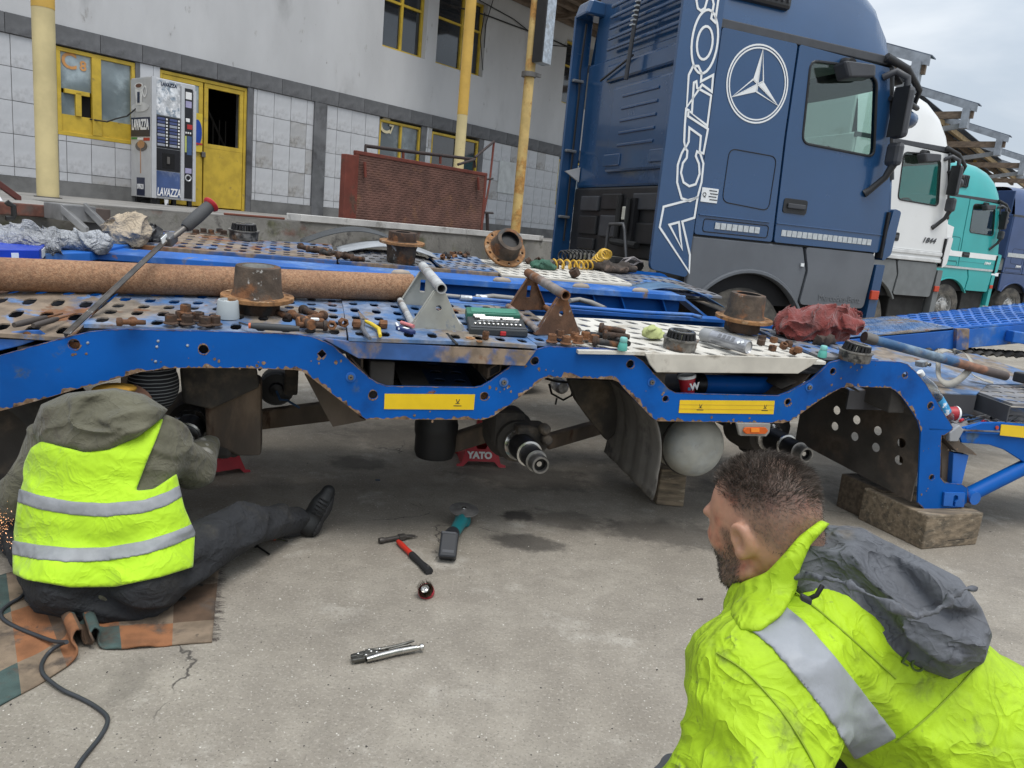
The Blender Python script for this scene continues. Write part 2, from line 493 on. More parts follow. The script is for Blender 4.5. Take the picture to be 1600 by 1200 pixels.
# ================================================================ ground
def ground_material():
    m = bpy.data.materials.new('yard_concrete'); m.use_nodes = True
    N, L = m.node_tree.nodes, m.node_tree.links; b = N['Principled BSDF']
    tc = N.new('ShaderNodeTexCoord'); vec = tc.outputs['Object']
    def nz(s, d=6, r=.6, di=0.0):
        n = N.new('ShaderNodeTexNoise'); n.inputs['Scale'].default_value = s; n.inputs['Detail'].default_value = d
        n.inputs['Roughness'].default_value = r; n.inputs['Distortion'].default_value = di
        L.new(vec, n.inputs['Vector']); return n.outputs['Fac']
    def mr(x, a, b_, c=0., d=1.):
        n = N.new('ShaderNodeMapRange'); n.interpolation_type = 'SMOOTHSTEP'
        for k, v in (('From Min', a), ('From Max', b_), ('To Min', c), ('To Max', d)): n.inputs[k].default_value = v
        L.new(x, n.inputs['Value']); return n.outputs['Result']
    def mix(f, a, b_, mode='MIX'):
        n = N.new('ShaderNodeMix'); n.data_type = 'RGBA'; n.blend_type = mode
        if isinstance(f, float): n.inputs['Factor'].default_value = f
        else: L.new(f, n.inputs['Factor'])
        for k, x in (('A', a), ('B', b_)):
            if isinstance(x, tuple): n.inputs[k].default_value = (*x, 1)
            else: L.new(x, n.inputs[k])
        return n.outputs['Result']
    def mul(a, b_):
        n = N.new('ShaderNodeMath'); n.operation = 'MULTIPLY'; L.new(a, n.inputs[0])
        if isinstance(b_, float): n.inputs[1].default_value = b_
        else: L.new(b_, n.inputs[1])
        return n.outputs[0]
    col = mix(mr(nz(.9, 7), .3, .7), (.30, .27, .225), (.43, .395, .335))
    col = mix(mr(nz(7, 8, .7), .35, .68), mix(.6, col, (.24, .215, .18)), col)
    col = mix(mul(mr(nz(2.2, 8, .75), .53, .70), .75), col, (.56, .53, .47))        # worn pale areas
    col = mix(mul(mr(nz(90, 3), .52, .72), .6), col, (.52, .48, .42))                  # grain
    col = mix(mul(mr(nz(120, 3), .54, .70), .7), col, (.16, .145, .12))
    v = N.new('ShaderNodeTexVoronoi'); v.inputs['Scale'].default_value = 55; L.new(vec, v.inputs['Vector'])
    col = mix(mul(mr(v.outputs['Distance'], .17, .10), mr(nz(22, 2), .54, .60)), col, (.72, .69, .62))   # exposed pale grit
    v2 = N.new('ShaderNodeTexVoronoi'); v2.inputs['Scale'].default_value = 38; L.new(vec, v2.inputs['Vector'])
    col = mix(mul(mr(v2.outputs['Distance'], .13, .08), mr(nz(9, 2), .56, .62)), col, (.05, .046, .042))
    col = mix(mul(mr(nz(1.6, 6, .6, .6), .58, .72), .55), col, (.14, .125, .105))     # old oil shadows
    ck = N.new('ShaderNodeTexVoronoi'); ck.feature = 'DISTANCE_TO_EDGE'; ck.inputs['Scale'].default_value = .8
    wv_ = N.new('ShaderNodeTexNoise'); wv_.inputs['Scale'].default_value = 2.5; wv_.inputs['Detail'].default_value = 6; L.new(vec, wv_.inputs['Vector'])
    av = N.new('ShaderNodeVectorMath'); av.operation = 'MULTIPLY_ADD'; av.inputs[1].default_value = (.5, .5, 0); L.new(wv_.outputs['Color'], av.inputs[0]); L.new(vec, av.inputs[2]); L.new(av.outputs[0], ck.inputs['Vector'])
    col = mix(mul(mr(ck.outputs['Distance'], .0032, .0006), mr(nz(1.1, 3), .52, .58)), col, (.09, .08, .07))
    # oil stains with a shape of their own under the axles
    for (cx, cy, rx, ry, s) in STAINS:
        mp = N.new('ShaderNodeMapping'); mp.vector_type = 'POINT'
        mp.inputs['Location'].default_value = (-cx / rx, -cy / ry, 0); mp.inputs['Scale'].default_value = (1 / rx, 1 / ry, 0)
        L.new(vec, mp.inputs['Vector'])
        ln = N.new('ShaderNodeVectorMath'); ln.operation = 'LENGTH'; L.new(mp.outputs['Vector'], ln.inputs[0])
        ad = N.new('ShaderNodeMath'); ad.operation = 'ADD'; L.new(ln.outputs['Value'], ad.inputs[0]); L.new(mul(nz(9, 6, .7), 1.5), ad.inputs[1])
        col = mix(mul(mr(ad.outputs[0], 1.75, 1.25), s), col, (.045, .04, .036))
    col = mix(1.0, col, (.83, .82, .81), 'MULTIPLY')
    L.new(col, b.inputs['Base Color'])
    L.new(mr(nz(2.5), .3, .7, .72, .92), b.inputs['Roughness'])
    bp = N.new('ShaderNodeBump'); bp.inputs['Strength'].default_value = .55; bp.inputs['Distance'].default_value = .006
    h = N.new('ShaderNodeMath'); h.operation = 'ADD'; L.new(nz(85, 5, .7), h.inputs[0]); L.new(mul(nz(14, 5, .6), 2.0), h.inputs[1])
    L.new(h.outputs[0], bp.inputs['Height']); L.new(bp.outputs['Normal'], b.inputs['Normal'])
    return m
STAINS = []
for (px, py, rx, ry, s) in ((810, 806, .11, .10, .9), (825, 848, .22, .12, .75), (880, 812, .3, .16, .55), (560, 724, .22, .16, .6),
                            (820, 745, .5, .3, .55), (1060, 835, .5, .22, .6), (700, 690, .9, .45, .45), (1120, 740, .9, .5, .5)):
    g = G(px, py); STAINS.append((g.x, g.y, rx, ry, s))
mat_ground = ground_material()
mb = MB()
def _gh(x, y):
    return 0.0
mb.add([(-300, -120, 0), (420, -120, 0), (420, 700, 0), (-300, 700, 0)], [(0, 1, 2, 3)])
ground = struct(mb.build('ground', mat_ground))
# loose grit and crumbs on the concrete: nobody would count them
mb = MB()
rg = random.Random(3)
for k in range(900):
    px, py = rg.uniform(-100, 1650), rg.uniform(690, 1250)
    p = G(px, py); r = rg.uniform(.0012, .0035) * (1.8 if rg.random() < .06 else 1)
    a = rg.uniform(0, 6.28)
    vs = []
    for (x, y, z) in ((1, 0, 0), (-.3, .9, 0), (-.8, -.6, 0), (.1, .05, .8)):
        q = rg.uniform(.7, 1.3)
        vs.append((p.x + r * q * (x * math.cos(a) - y * math.sin(a)), p.y + r * q * (x * math.sin(a) + y * math.cos(a)), .0005 + r * z))
    mb.add(vs, [(0, 1, 3), (1, 2, 3), (2, 0, 3)], 0 if rg.random() < .55 else 1)
grit = mb.build('grit', [M('grit_pale', (.5, .47, .42), .9), M('grit_dark', (.06, .055, .05), .9)])
tag(grit, 'loose pale and dark grit scattered over the concrete yard', 'grit', kind='stuff')
# ================================================================ dock (raised platform) and building
m_dock = M('dock_concrete', (.23, .22, .20), .9, var=.3, vs=2.5, bump=.5, bs=40,
           patches=[((.12, .12, .075), 3.0, .60, .08, .95), ((.16, .09, .07), 2.0, .62, .06, .9), ((.08, .075, .07), 5, .62, .08, .9)])
m_docktop = M('dock_top_concrete', (.24, .23, .215), .9, var=.25, vs=1.5, bump=.3, bs=50, patches=[((.10, .095, .09), 2, .6, .1, .9)])
DOCKD = 7.25
def dockpoly(z):
    return [B(-14, 5.55, z), B(2.05, 5.55, z), B(2.35, DOCKD, z), B(70, DOCKD, z), B(70, WALLD + .4, z), B(-14, WALLD + .4, z)]
mb = MB()
mb.prism(dockpoly(0.0), (0, 0, DOCKZ - .005))
dock = struct(mb.build('loading_dock', m_dock))
mb = MB().prism(dockpoly(DOCKZ - .005 + .001), (0, 0, .012)); struct(mb.build('dock_floor', m_docktop))
bld = thing('warehouse_building', 'long grey plastered warehouse with tiled ground floor and yellow windows', 'building', B(4, WALLD, DOCKZ))
m_plaster = M('plaster', (.50, .505, .515), .92, var=.08, vs=.9, bump=.25, bs=30, stretch=(1, 1, .45),
              patches=[((.42, .42, .425), .8, .60, .12, .92), ((.24, .23, .22), 5.5, .735, .015, .92), ((.36, .355, .35), 6, .68, .05, .92)])
m_tile = M('wall_tile', (.50, .51, .53), .35, var=.10, vs=3, patches=[((.36, .36, .37), 2.2, .60, .12, .5), ((.42, .37, .30), 5, .72, .04, .6)])
m_band = M('band_stone', (.125, .128, .135), .75, var=.25, vs=3, bump=.15, bs=60, patches=[((.32, .32, .32), 5, .70, .03, .8), ((.07, .07, .075), 2, .58, .1, .8)])
m_grout = M('grout', (.22, .22, .22), .95, var=.2)
m_plinth = M('plinth_render', (.15, .15, .148), .92, var=.25, vs=3, bump=.3, bs=40)
m_yframe = M('yellow_frame_paint', (.52, .36, .035), .55, var=.15, vs=5, patches=[((.30, .21, .06), 6, .66, .06, .7), ((.16, .10, .05), 14, .72, .03, .8)])
m_glass = M('dusty_window_glass', (.055, .068, .075), .08, var=.35, vs=.8, spec=.8, patches=[((.20, .24, .26), 1.2, .54, .12, .25)])
m_glassd = M('dark_window_glass', (.03, .035, .042), .05, var=.4, vs=.7, spec=1.0)
m_dark = M('dark_interior', (.006, .006, .007), .95)
TOPZ = 10.5
ZB0 = DOCKZ + .0; ZPL = 1.512; ZBB, ZBT = 3.42, 3.69       # plinth top, band bottom and top
def wallpart(name, s0, s1, z0, z1, d0, d1, mat, parent=bld, bevel=0):
    mb = MB()
    mb.box(B((s0 + s1) / 2, (d0 + d1) / 2, (z0 + z1) / 2), (s1 - s0, abs(d1 - d0), z1 - z0), X=BE)
    return mb.build(name, mat, parent, bevel=bevel)
# openings measured on the wall: (s0, s1, z0, z1)
def opening(p00, p11, dz=(0, 0)):
    a = BW(*p00); b = BW(*p11); return a[0], b[0], min(a[1], b[1]), max(a[1], b[1])
s_c8a = BW(89, 150)[0]; s_c8b = BW(211, 160)[0]
z_c8a = BW(150, 218)[1]; z_c8b = ZBB - .02
s_da = BW(249, 220)[0]; s_db = BW(384, 240)[0]
s_c7a = BW(592, 220)[0]; s_c7b = BW(657, 220)[0]
s_w3a = BW(673, 240)[0]; s_w3b = BW(747, 240)[0]
z_c7 = BW(600, 255)[1]
s_u1a, s_u1b = BW(599, 40)[0], BW(667, 50)[0]
z_u1 = BW(630, 82)[1]; z_u1t = z_u1 + 1.55
s_u2a, s_u2b = BW(683, 60)[0], BW(757, 80)[0]
z_u2 = BW(715, 107)[1]
s_u3a, s_u3b = BW(880, 130)[0], BW(897, 130)[0] + .7
z_u3 = BW(888, 163)[1]
s_w4a = BW(870, 280)[0]; z_w4 = BW(872, 320)[1]
LOW = [(s_c8a, s_c8b, z_c8a, ZBB), (s_da, s_db, DOCKZ, ZBB), (s_c7a, s_c7b, z_c7 - .35, ZBB), (s_w3a, s_w3b, z_c7 - .35, ZBB), (s_w4a, s_w4a + 1.5, z_w4, ZBB)]
UPP = [(s_u1a, s_u1b, z_u1, z_u1t), (s_u2a, s_u2b, z_u1 , z_u1t), (s_u3a, s_u3b, z_u1, z_u1t)]
S0, S1 = -16.0, 75.0
# wall body in strips round the openings
mb = MB()
def wbox(s0, s1, z0, z1, front=WALLD, back=WALLD + .35):
    if s1 - s0 > .001 and z1 - z0 > .001:
        mb.box(B((s0 + s1) / 2, (front + back) / 2, (z0 + z1) / 2), (s1 - s0, back - front, z1 - z0), X=BE)
def strips(ops, z0, z1):
    s = S0
    for (a, b, c, d) in sorted(ops):
        wbox(s, a, z0, z1); wbox(a, b, z0, c); wbox(a, b, d, z1); s = b
    wbox(s, S1, z0, z1)
strips(UPP, ZBT - .02, TOPZ)
mb.build('upper_wall', m_plaster, bld)
mb = MB(); strips(LOW, DOCKZ, ZBT - .03); mb.build('tile_bed', m_grout, bld)
MB().box(B(29, WALLD + 2.2, 5.5), (91, .2, 9), X=BE).build('inner_wall', m_dark, bld)
MB().box(B(29, WALLD + 1.3, DOCKZ + 2.75), (91, 1.8, .2), X=BE).build('inner_floor', m_dark, bld)
# plinth and band slabs (each slab its own piece)
k = 0
s = S0
for (a, b) in ((S0, s_da - .10), (s_db + .10, S1)):
    MB().box(B((a + b) / 2, WALLD - .02, (DOCKZ + ZPL) / 2), (b - a, .045, ZPL - DOCKZ), X=BE).build('plinth', m_plinth, bld)
slab_w = .62
ss = S0 + .02
proto = None
rg = random.Random(11)
while ss < 34:
    if proto is None:
        proto = MB().box((0, 0, 0), (slab_w - .006, .05, ZBT - ZBB - .004)).build('band_slab', m_band, bld, bevel=.004)
        o = proto
    else:
        o = bpy.data.objects.new('band_slab', proto.data); COL.objects.link(o); setparent(o, bld)
        md = o.modifiers.new('bevel', 'BEVEL'); md.width = .004; md.segments = 1
    o.location = B(ss + slab_w / 2, WALLD - .022 + rg.uniform(-.004, .004), (ZBB + ZBT) / 2)
    o.rotation_euler = (0, 0, math.pi / 2 - BAZ)
    ss += slab_w
MB().box(B((34 + S1) / 2, WALLD - .022, (ZBB + ZBT) / 2), (S1 - 34, .05, ZBT - ZBB), X=BE).build('band_run', m_band, bld)
# pilaster
sp0 = BW(487, 240)[0]; sp1 = BW(506, 240)[0]
wallpart('pilaster', sp0, sp1, DOCKZ, ZBB - .002, WALLD - .055, WALLD, m_band)
# tiles: columns of five
tw = .345
rows = [ZPL + .004]
hh = (ZBB - ZPL) / 4.86
zz = [ZPL]
for h in (.48, 1, 1, 1, 1.38): zz.append(zz[-1] + h * hh)
zz = [ZPL, ZPL + .13, ZPL + .58, ZPL + 1.03, ZPL + 1.48, ZBB]
tile_meshes = {}
m_tile2 = M('stained_wall_tile', (.40, .40, .405), .45, var=.15, vs=4, patches=[((.27, .26, .245), 3, .56, .1, .6)])
def tile(s0, s1, z0, z1):
    alt = rg.random() < .14; key = (round(s1 - s0, 2), round(z1 - z0, 2), alt)
    if key not in tile_meshes:
        mb = MB().box((0, 0, 0), (s1 - s0 - .009, .02, z1 - z0 - .009)); me = mb.mesh('tile'); me.materials.append(m_tile2 if alt else m_tile); tile_meshes[key] = me
    o = bpy.data.objects.new('tile', tile_meshes[key]); COL.objects.link(o); setparent(o, bld)
    o.location = B((s0 + s1) / 2, WALLD - .006 + rg.uniform(-.003, .003), (z0 + z1) / 2)
    o.rotation_euler = (rg.uniform(-.004, .004), 0, math.pi / 2 - BAZ + rg.uniform(-.006, .006))
blocks = [(s_c8a, s_c8b, z_c8a, ZBB), (s_da - .10, s_db + .12, 0, ZBB), (sp0, sp1, 0, ZBB), (s_c7a - .02, s_c7b + .16, z_c7 - .35, ZBB), (s_w3a - .02, s_w3b + .16, z_c7 - .35, ZBB), (s_w4a, s_w4a + 1.5, z_w4, ZBB)]
s = 2.2
ntile = 0
while s < 24:
    edges = [s, s + tw]
    for (a, b, c, d) in blocks:            # cut columns at openings
        if edges[0] < a < edges[-1] - .04: edges.append(a)
        if edges[0] + .04 < b < edges[-1]: edges.append(b)
    edges = sorted(edges)
    for e0, e1 in zip(edges, edges[1:]):
        if e1 - e0 < .04: continue
        mid = (e0 + e1) / 2
        for z0, z1 in zip(zz, zz[1:]):
            lo, hi = z0, z1; skip = False
            for (a, b, c, d) in blocks:
                if a < mid < b:
                    if lo >= c - .02: skip = True
                    elif hi > c: hi = c
            if not skip and hi - lo > .03: tile(e0, e1, lo, hi); ntile += 1
    s += tw
mb = MB()
mb.box(B((24 + S1) / 2, WALLD - .006, (ZPL + ZBB) / 2), (S1 - 24.3, .02, ZBB - ZPL), X=BE); mb.build('far_tiling', m_tile, bld)
MB().box(B((S0 + 2.19) / 2, WALLD - .006, (ZPL + ZBB) / 2), (2.19 - S0, .02, ZBB - ZPL), X=BE).build('near_tiling', m_tile, bld)
def frame_ring(mb, s0, s1, z0, z1, w, d0, d1):
    for (a, b, c, d) in ((s0, s1, z0, z0 + w), (s0, s1, z1 - w, z1), (s0, s0 + w, z0 + w, z1 - w), (s1 - w, s1, z0 + w, z1 - w)):
        mb.box(B((a + b) / 2, (d0 + d1) / 2, (c + d) / 2), (b - a, abs(d1 - d0), d - c), X=BE)
def pane(s0, s1, z0, z1, d, mat, parent, name='pane'):
    mb = MB().box(B((s0 + s1) / 2, d, (z0 + z1) / 2), (s1 - s0, .008, z1 - z0), X=BE); return mb.build(name, mat, parent)
def window(s0, s1, z0, z1, cols, rows_, gl, d=WALLD + .04, w=.05, fm=None):
    fm = fm or m_yframe
    mb = MB(); frame_ring(mb, s0, s1, z0, z1, w, d - .03, d + .05); f = mb.build('window', fm, bld, bevel=.004)
    cs = [s0 + (s1 - s0) * c for c in cols]; rs = [z0 + (z1 - z0) * r for r in rows_]
    for c in cs[1:-1]:
        MB().box(B(c, d, (z0 + z1) / 2), (w, .06, z1 - z0 - 2 * w), X=BE).build('mullion', fm, f, bevel=.003)
    for r in rs[1:-1]:
        MB().box(B((s0 + s1) / 2, d + .002, r), (s1 - s0 - 2 * w, .05, w * .8), X=BE).build('mullion', fm, f, bevel=.003)
    for c0, c1 in zip(cs, cs[1:]):
        for r0, r1 in zip(rs, rs[1:]):
            pane(c0 + .01, c1 - .01, r0 + .01, r1 - .01, d + .02, gl, f)
    return f
# C8 window: yellow panels below, hatch, two panes
w = .07; d = WALLD + .02
mb = MB(); frame_ring(mb, s_c8a, s_c8b, z_c8a, z_c8b, .055, d - .03, d + .05); f8 = mb.build('window', m_yframe, bld, bevel=.004)
sm = BW(151, 150)[0]
MB().box(B(sm, d, (z_c8a + z_c8b) / 2), (.13, .07, z_c8b - z_c8a - .11), X=BE).build('mullion', m_yframe, f8, bevel=.004)
zpan = z_c8a + .30
for (a, b) in ((s_c8a + .055, sm - .065), (sm + .065, s_c8b - .055)):
    MB().box(B((a + b) / 2, d + .01, (z_c8a + .055 + zpan) / 2), (b - a, .03, zpan - z_c8a - .055), X=BE).build('panel', m_yframe, f8)
zhat = zpan + .33
MB().box(B((s_c8a + sm) / 2, d, zhat), (sm - s_c8a - .2, .06, .06), X=BE).build('mullion', m_yframe, f8, bevel=.003)
shm = s_c8a + (sm - s_c8a) * .53
MB().box(B(shm, d, (zpan + zhat) / 2), (.08, .06, zhat - zpan), X=BE).build('mullion', m_yframe, f8, bevel=.003)
m_gl8 = M('pale_reflecting_glass', (.20, .25, .27), .12, var=.35, vs=.9, spec=.8, patches=[((.36, .43, .46), .9, .50, .08, .2), ((.13, .16, .175), .7, .58, .05, .15)])
pane(s_c8a + .055, sm - .065, zhat + .03, z_c8b - .055, d + .02, m_gl8, f8)
pane(s_c8a + .055, shm - .04, zpan, zhat - .03, d + .02, m_gl8, f8)
pane(shm + .04, sm - .065, zpan, zhat - .03, d + .06, m_dark, f8, 'hatch')
pane(sm + .065, s_c8b - .055, zpan, z_c8b - .055, d + .02, m_gl8, f8)
m_c8 = M('orange_lettering', (.62, .30, .10), .5)
s_, z_ = BW(109, 96); text('lettering', 'C', .31, B(s_, d + .008, z_), BE, (0, 0, 1), m_c8, f8, offset=.006)
s_, z_ = BW(131, 104); text('lettering', '8', .19, B(s_, d + .008, z_), BE, (0, 0, 1), m_c8, f8, offset=.005)
# door C8: fixed leaf with glass, open-topped right leaf
zdt = ZBB - .03
mb = MB(); frame_ring(mb, s_da, s_db, DOCKZ - .04, zdt, .05, WALLD + .0, WALLD + .07); dr = mb.build('door', m_yframe, bld, bevel=.004)
sdm = BW(318, 230)[0]
zmid = BW(350, 235)[1]
for nm, (a, b), glass in (('door_leaf', (s_da + .055, sdm - .012), True), ('door_leaf', (sdm + .012, s_db - .055), False)):
    mb = MB()
    frame_ring(mb, a, b, zmid, zdt - .055, .07, WALLD + .012, WALLD + .055)
    mb.box(B((a + b) / 2, WALLD + .034, (DOCKZ + .03 + zmid) / 2), (b - a, .04, zmid - DOCKZ - .03), X=BE)
    lf = mb.build(nm, m_yframe, dr, bevel=.004)
    if glass: pane(a + .07, b - .07, zmid + .07, zdt - .125, WALLD + .03, m_gl8, lf)
    else:
        for k in range(6):                # bars behind the open leaf
            sx = a + .12 + k * .12
            MB().cyl(B(sx, WALLD + .6, zmid - .3), B(sx, WALLD + .6, zmid + .55), .012, n=6).build('bar', M('bar_metal', (.03, .026, .022), .7), lf)
        MB().cyl(B(a + .75, WALLD + .62, zmid + .05), B(a + .25, WALLD + .64, zmid + .95), .02, n=6).build('bar', M('bar_metal', (.03, .026, .022), .7), lf)
MB().box(B(sdm - .01, WALLD - .01, zmid - .12), (.07, .05, .09), X=BE).build('padlock', M('old_steel', (.16, .15, .14), .5, .7), dr, bevel=.01)
# doorway surround
wallpart('jamb', s_db, s_db + .10, DOCKZ, ZBB - .003, WALLD - .03, WALLD + .1, m_band)
wallpart('jamb', s_da - .10, s_da - .0, DOCKZ, ZBB - .003, WALLD - .018, WALLD + .1, m_tile)
wallpart('jamb', s_c8b, s_c8b + .07, z_c8a, ZBB - .003, WALLD - .024, WALLD + .1, m_band)
# C7 windows and the other openings
f7 = window(s_c7a, s_c7b, z_c7 - .35, ZBB - .04, (0, .52, 1), (0, 1), m_glass)
s_, z_ = BW(603, 197); text('lettering', 'C', .42, B(s_, WALLD + .03, z_), BE, (0, 0, 1), M('cream_lettering', (.62, .55, .36), .5), f7, offset=.008)
s_, z_ = BW(613, 203); text('lettering', '7', .25, B(s_, WALLD + .03, z_), BE, (0, 0, 1), MATS['cream_lettering'], f7, offset=.006)
wallpart('jamb', s_c7b, s_c7b + .15, z_c7 - .35, ZBB - .003, WALLD - .012, WALLD + .1, m_band)
window(s_w3a, s_w3b, z_c7 - .35, ZBB - .06, (0, .54, 1), (0, 1), m_glassd)
wallpart('jamb', s_w3b, s_w3b + .15, z_c7 - .35, ZBB - .003, WALLD - .012, WALLD + .1, m_band)
window(s_w4a, s_w4a + 1.5, z_w4, ZBB - .06, (0, .5, 1), (0, 1), m_gl8)
window(s_u1a, s_u1b, z_u1, z_u1t, (0, .5, 1), (0, .60, 1), m_glassd, d=WALLD + .16, w=.06)
window(s_u2a, s_u2b, z_u1, z_u1t, (0, .58, 1), (0, .62, 1), m_glassd, d=WALLD + .16, w=.055)
window(s_u3a, s_u3b, z_u1, z_u1t, (0, .5, 1), (0, .62, 1), m_glassd, d=WALLD + .16, w=.055)
# notice panel by the posts
s0_, z0_ = BW(775, 300); s1_, z1_ = BW(808, 256)
wallpart('notice_panel', s0_, s1_, min(z0_, z1_), max(z0_, z1_), WALLD - .05, WALLD - .018, M('panel_grey', (.50, .52, .52), .6))
# cables sagging along the wall
m_cable = M('black_cable', (.012, .012, .012), .5)
for (pts, r) in ((((700, 8), (760, 25), (800, 40), (860, 62), (905, 82)), .016), (((745, 0), (800, 30), (850, 70), (905, 75)), .012), (((755, 20), (748, 60), (752, 110)), .01), (((768, 0), (756, 40), (754, 75)), .01)):
    MB().tube([B(BW(*p)[0], WALLD - .05, BW(*p)[1]) for p in pts], r, 6).build('cable', m_cable, bld)
mb = MB()
a = BW(141, 186); b = BW(175, 186); c = BW(209, 166)
mb.tube([B(a[0], WALLD + .02, a[1]), B(a[0] + .2, WALLD - .1, a[1] - .01), B(b[0], WALLD - .12, b[1]), B((b[0] + c[0]) / 2, WALLD - .15, b[1] + .07), B(c[0] - .02, WALLD - .25, c[1])], .011, 6)
tag(mb.build('power_cable', m_cable), 'thin black cable sagging from window hatch to coffee machine', 'cable')
# ================================================================ yellow posts on the dock
m_post = M('post_yellow', (.60, .50, .26), .6, var=.12, vs=3, bump=.1, bs=60, patches=[((.34, .24, .10), 9, .70, .04, .8), ((.16, .085, .04), 22, .73, .03, .85)])
m_post2 = M('post_orange_yellow', (.58, .36, .07), .6, var=.12, vs=3, patches=[((.28, .14, .05), 7, .68, .05, .85)])
m_post3 = M('post_rusty_yellow', (.56, .40, .15), .6, var=.18, vs=4, patches=[((.42, .22, .06), 3, .54, .08, .8), ((.15, .08, .04), 9, .66, .05, .85)])
POSTD = 9.1
def post(px, py, r, split, label, mats, square=False, group='yellow canopy posts'):
    s_, _ = BW(px, py, POSTD)
    t = thing('canopy_post', label, 'post', B(s_, POSTD, DOCKZ), group)
    n = 20
    MB().cyl(B(s_, POSTD, DOCKZ), B(s_, POSTD, split), r, n=n).build('lower_shaft', mats[0], t, smooth=40)
    MB().cyl(B(s_, POSTD, split), B(s_, POSTD, 8.3), r * 1.02, n=n).build('upper_shaft', mats[1], t, smooth=40)
    MB().cyl(B(s_, POSTD, DOCKZ), B(s_, POSTD, DOCKZ + .02), r * 1.25, n=n).build('base_plate', MATS['old_steel'], t)
    return s_
post(75, 300, .104, BW(70, 14, POSTD)[1], 'cream yellow round post standing left of the coffee vending machine', (m_post, m_post2))
post(718, 240, .084, BW(724, 180, POSTD)[1], 'yellow round post rising behind the brown metal gate', (m_post, m_post2))
sP3 = post(808, 330, .088, BW(822, 105, POSTD)[1], 'rust stained yellow post with grey galvanised box near blue truck', (m_post3, m_post3))
t = thing('conduit_box', 'galvanised sheet box strapped to the rusty yellow post', 'box', B(sP3 + .1, POSTD - .2, 4.5))
s_, z_ = BW(846, 100, POSTD - .2)
m_galv = M('galvanised', (.42, .46, .50), .38, .75, var=.25, vs=14, patches=[((.30, .32, .34), 10, .58, .08, .5)])
MB().box(B(s_ + .02, POSTD - .2, z_ + 1.6), (.24, .2, 3.2), X=BE).build('box_body', m_galv, t, bevel=.01)
MB().box(B(s_ - .125, POSTD - .2, z_ + 1.6), (.03, .21, 3.19), X=BE).build('edge_strip', m_cable, t)
mb = MB().cyl(B(sP3 - .02, POSTD, z_ - .22), B(sP3 - .02, POSTD, z_ - .14), .13, n=16); mb.box(B(sP3 + .1, POSTD - .1, z_ - .17), (.14, .05, .06), X=BE); mb.build('clamp', MATS['old_steel'], t)
# ================================================================ canopy roof bays over the dock
m_zinc = M('zinc_fascia', (.30, .33, .37), .5, .5, var=.2, vs=4)
m_timber = M('old_roof_timber', (.17, .125, .09), .85, var=.3, vs=5, stretch=(1, 1, 3))
m_timbery = M('ochre_roof_timber', (.24, .17, .08), .8, var=.3, vs=5)
m_roofu = M('roof_sheet', (.13, .16, .21), .8, var=.25, vs=2)
EAVED = 5.6
tips = [BW(1457, 74, EAVED), BW(1531, 164, EAVED), BW(1578, 218, EAVED), BW(1611, 252, EAVED)]
zt = sum(t_[1] for t_ in tips) / 4
sp = [t_[0] for t_ in tips]
step = (sp[-1] - sp[0]) / 3
def bay(s, label):
    t = thing('canopy_bay', label, 'canopy', B(s, EAVED, zt), 'roof bays of the dock canopy')
    L_ = 6.6; rise = .33
    top = lambda q: B(s, EAVED + q, zt + rise * q)
    # fascia along the sloping verge (cut into zinc lengths)
    n = 6
    for k in range(n):
        a, b = top(L_ * k / n + .004), top(L_ * (k + 1) / n)
        MB().prism([a, b, b - Vector((0, 0, .24)), a - Vector((0, 0, .24))], BE * .05).build('fascia_sheet', m_zinc, t)
    MB().prism([top(-.03), top(L_), top(L_) + Vector((0, 0, .03)), top(-.03) + Vector((0, 0, .03))], BE * .42).build('roof_sheet', m_roofu, t)
    MB().prism([top(2.2), top(L_), top(L_) + Vector((0, 0, .02)), top(2.2) + Vector((0, 0, .02))], BE * step).build('inner_sheet', m_roofu, t)
    # end box, middle beam, lower strut, purlins
    MB().box(B(s + .10, EAVED + .30, zt - .42), (.30, .22, .62), X=BE).build('end_box', m_zinc, t)
    MB().box(B(s + .14, EAVED + 3.2, zt - .30), (.14, 6.2, .22), X=BE).build('tie_beam', m_timber, t)
    mb = MB(); a, b = B(s + .14, EAVED + .35, zt - .70), B(s + .14, EAVED + 3.5, zt - 1.25)
    mb.prism([a, b, b + Vector((0, 0, .16)), a + Vector((0, 0, .16))], BE * .14); mb.build('lower_strut', M('grey_strut', (.24, .25, .26), .7), t)
    for q in (2.4, 3.4, 4.5):
        MB().box(B(s + step * .5, EAVED + q, zt + rise * q - .30), (step, .14, .2), X=BE).build('purlin', m_timbery if q < 3 else m_timber, t)
    mb = MB(); a = B(s + .3, EAVED + 3.5, zt - 1.6); b = B(s + .3, EAVED + 3.5, zt + rise * 3.5 - .3)
    mb.cyl(a, b, .09, n=10); mb.build('post_head', m_post2, t)
    MB().box(B(s + step * .5, EAVED + 5.2, zt + .5), (step, .2, .3), X=BE).build('wall_beam', m_timber, t)
    return t
names = ['nearest', 'second', 'third', 'fourth', 'fifth', 'sixth']
for k in range(6):
    lab = 'weathered canopy roof bay with zinc edge, %s of those beyond the blue truck' % names[k]
    if k == 5: lab = 'farthest small canopy roof bay over the row of trucks'
    bay(sp[0] + step * k, lab)
zw = BW(905, 48)[1]
sf = thing('canopy_soffit', 'dark boarded canopy underside over the dock beside the blue truck', 'canopy', B(16, 11, zw))
MB().box(B(36, 11.0, zw + .12), (50, 3.5, .04), X=BE).build('roof_sheet', m_roofu, sf)
for k in range(9):
    MB().box(B(36, 9.4 + k * .40, zw + .04), (50, .16, .12), X=BE).build('purlin', m_timber, sf)
for k in range(8):
    MB().box(B(12.5 + 3 * k, 11.0, zw - .06), (.12, 3.5, .10), X=BE).build('rafter', m_timber, sf)
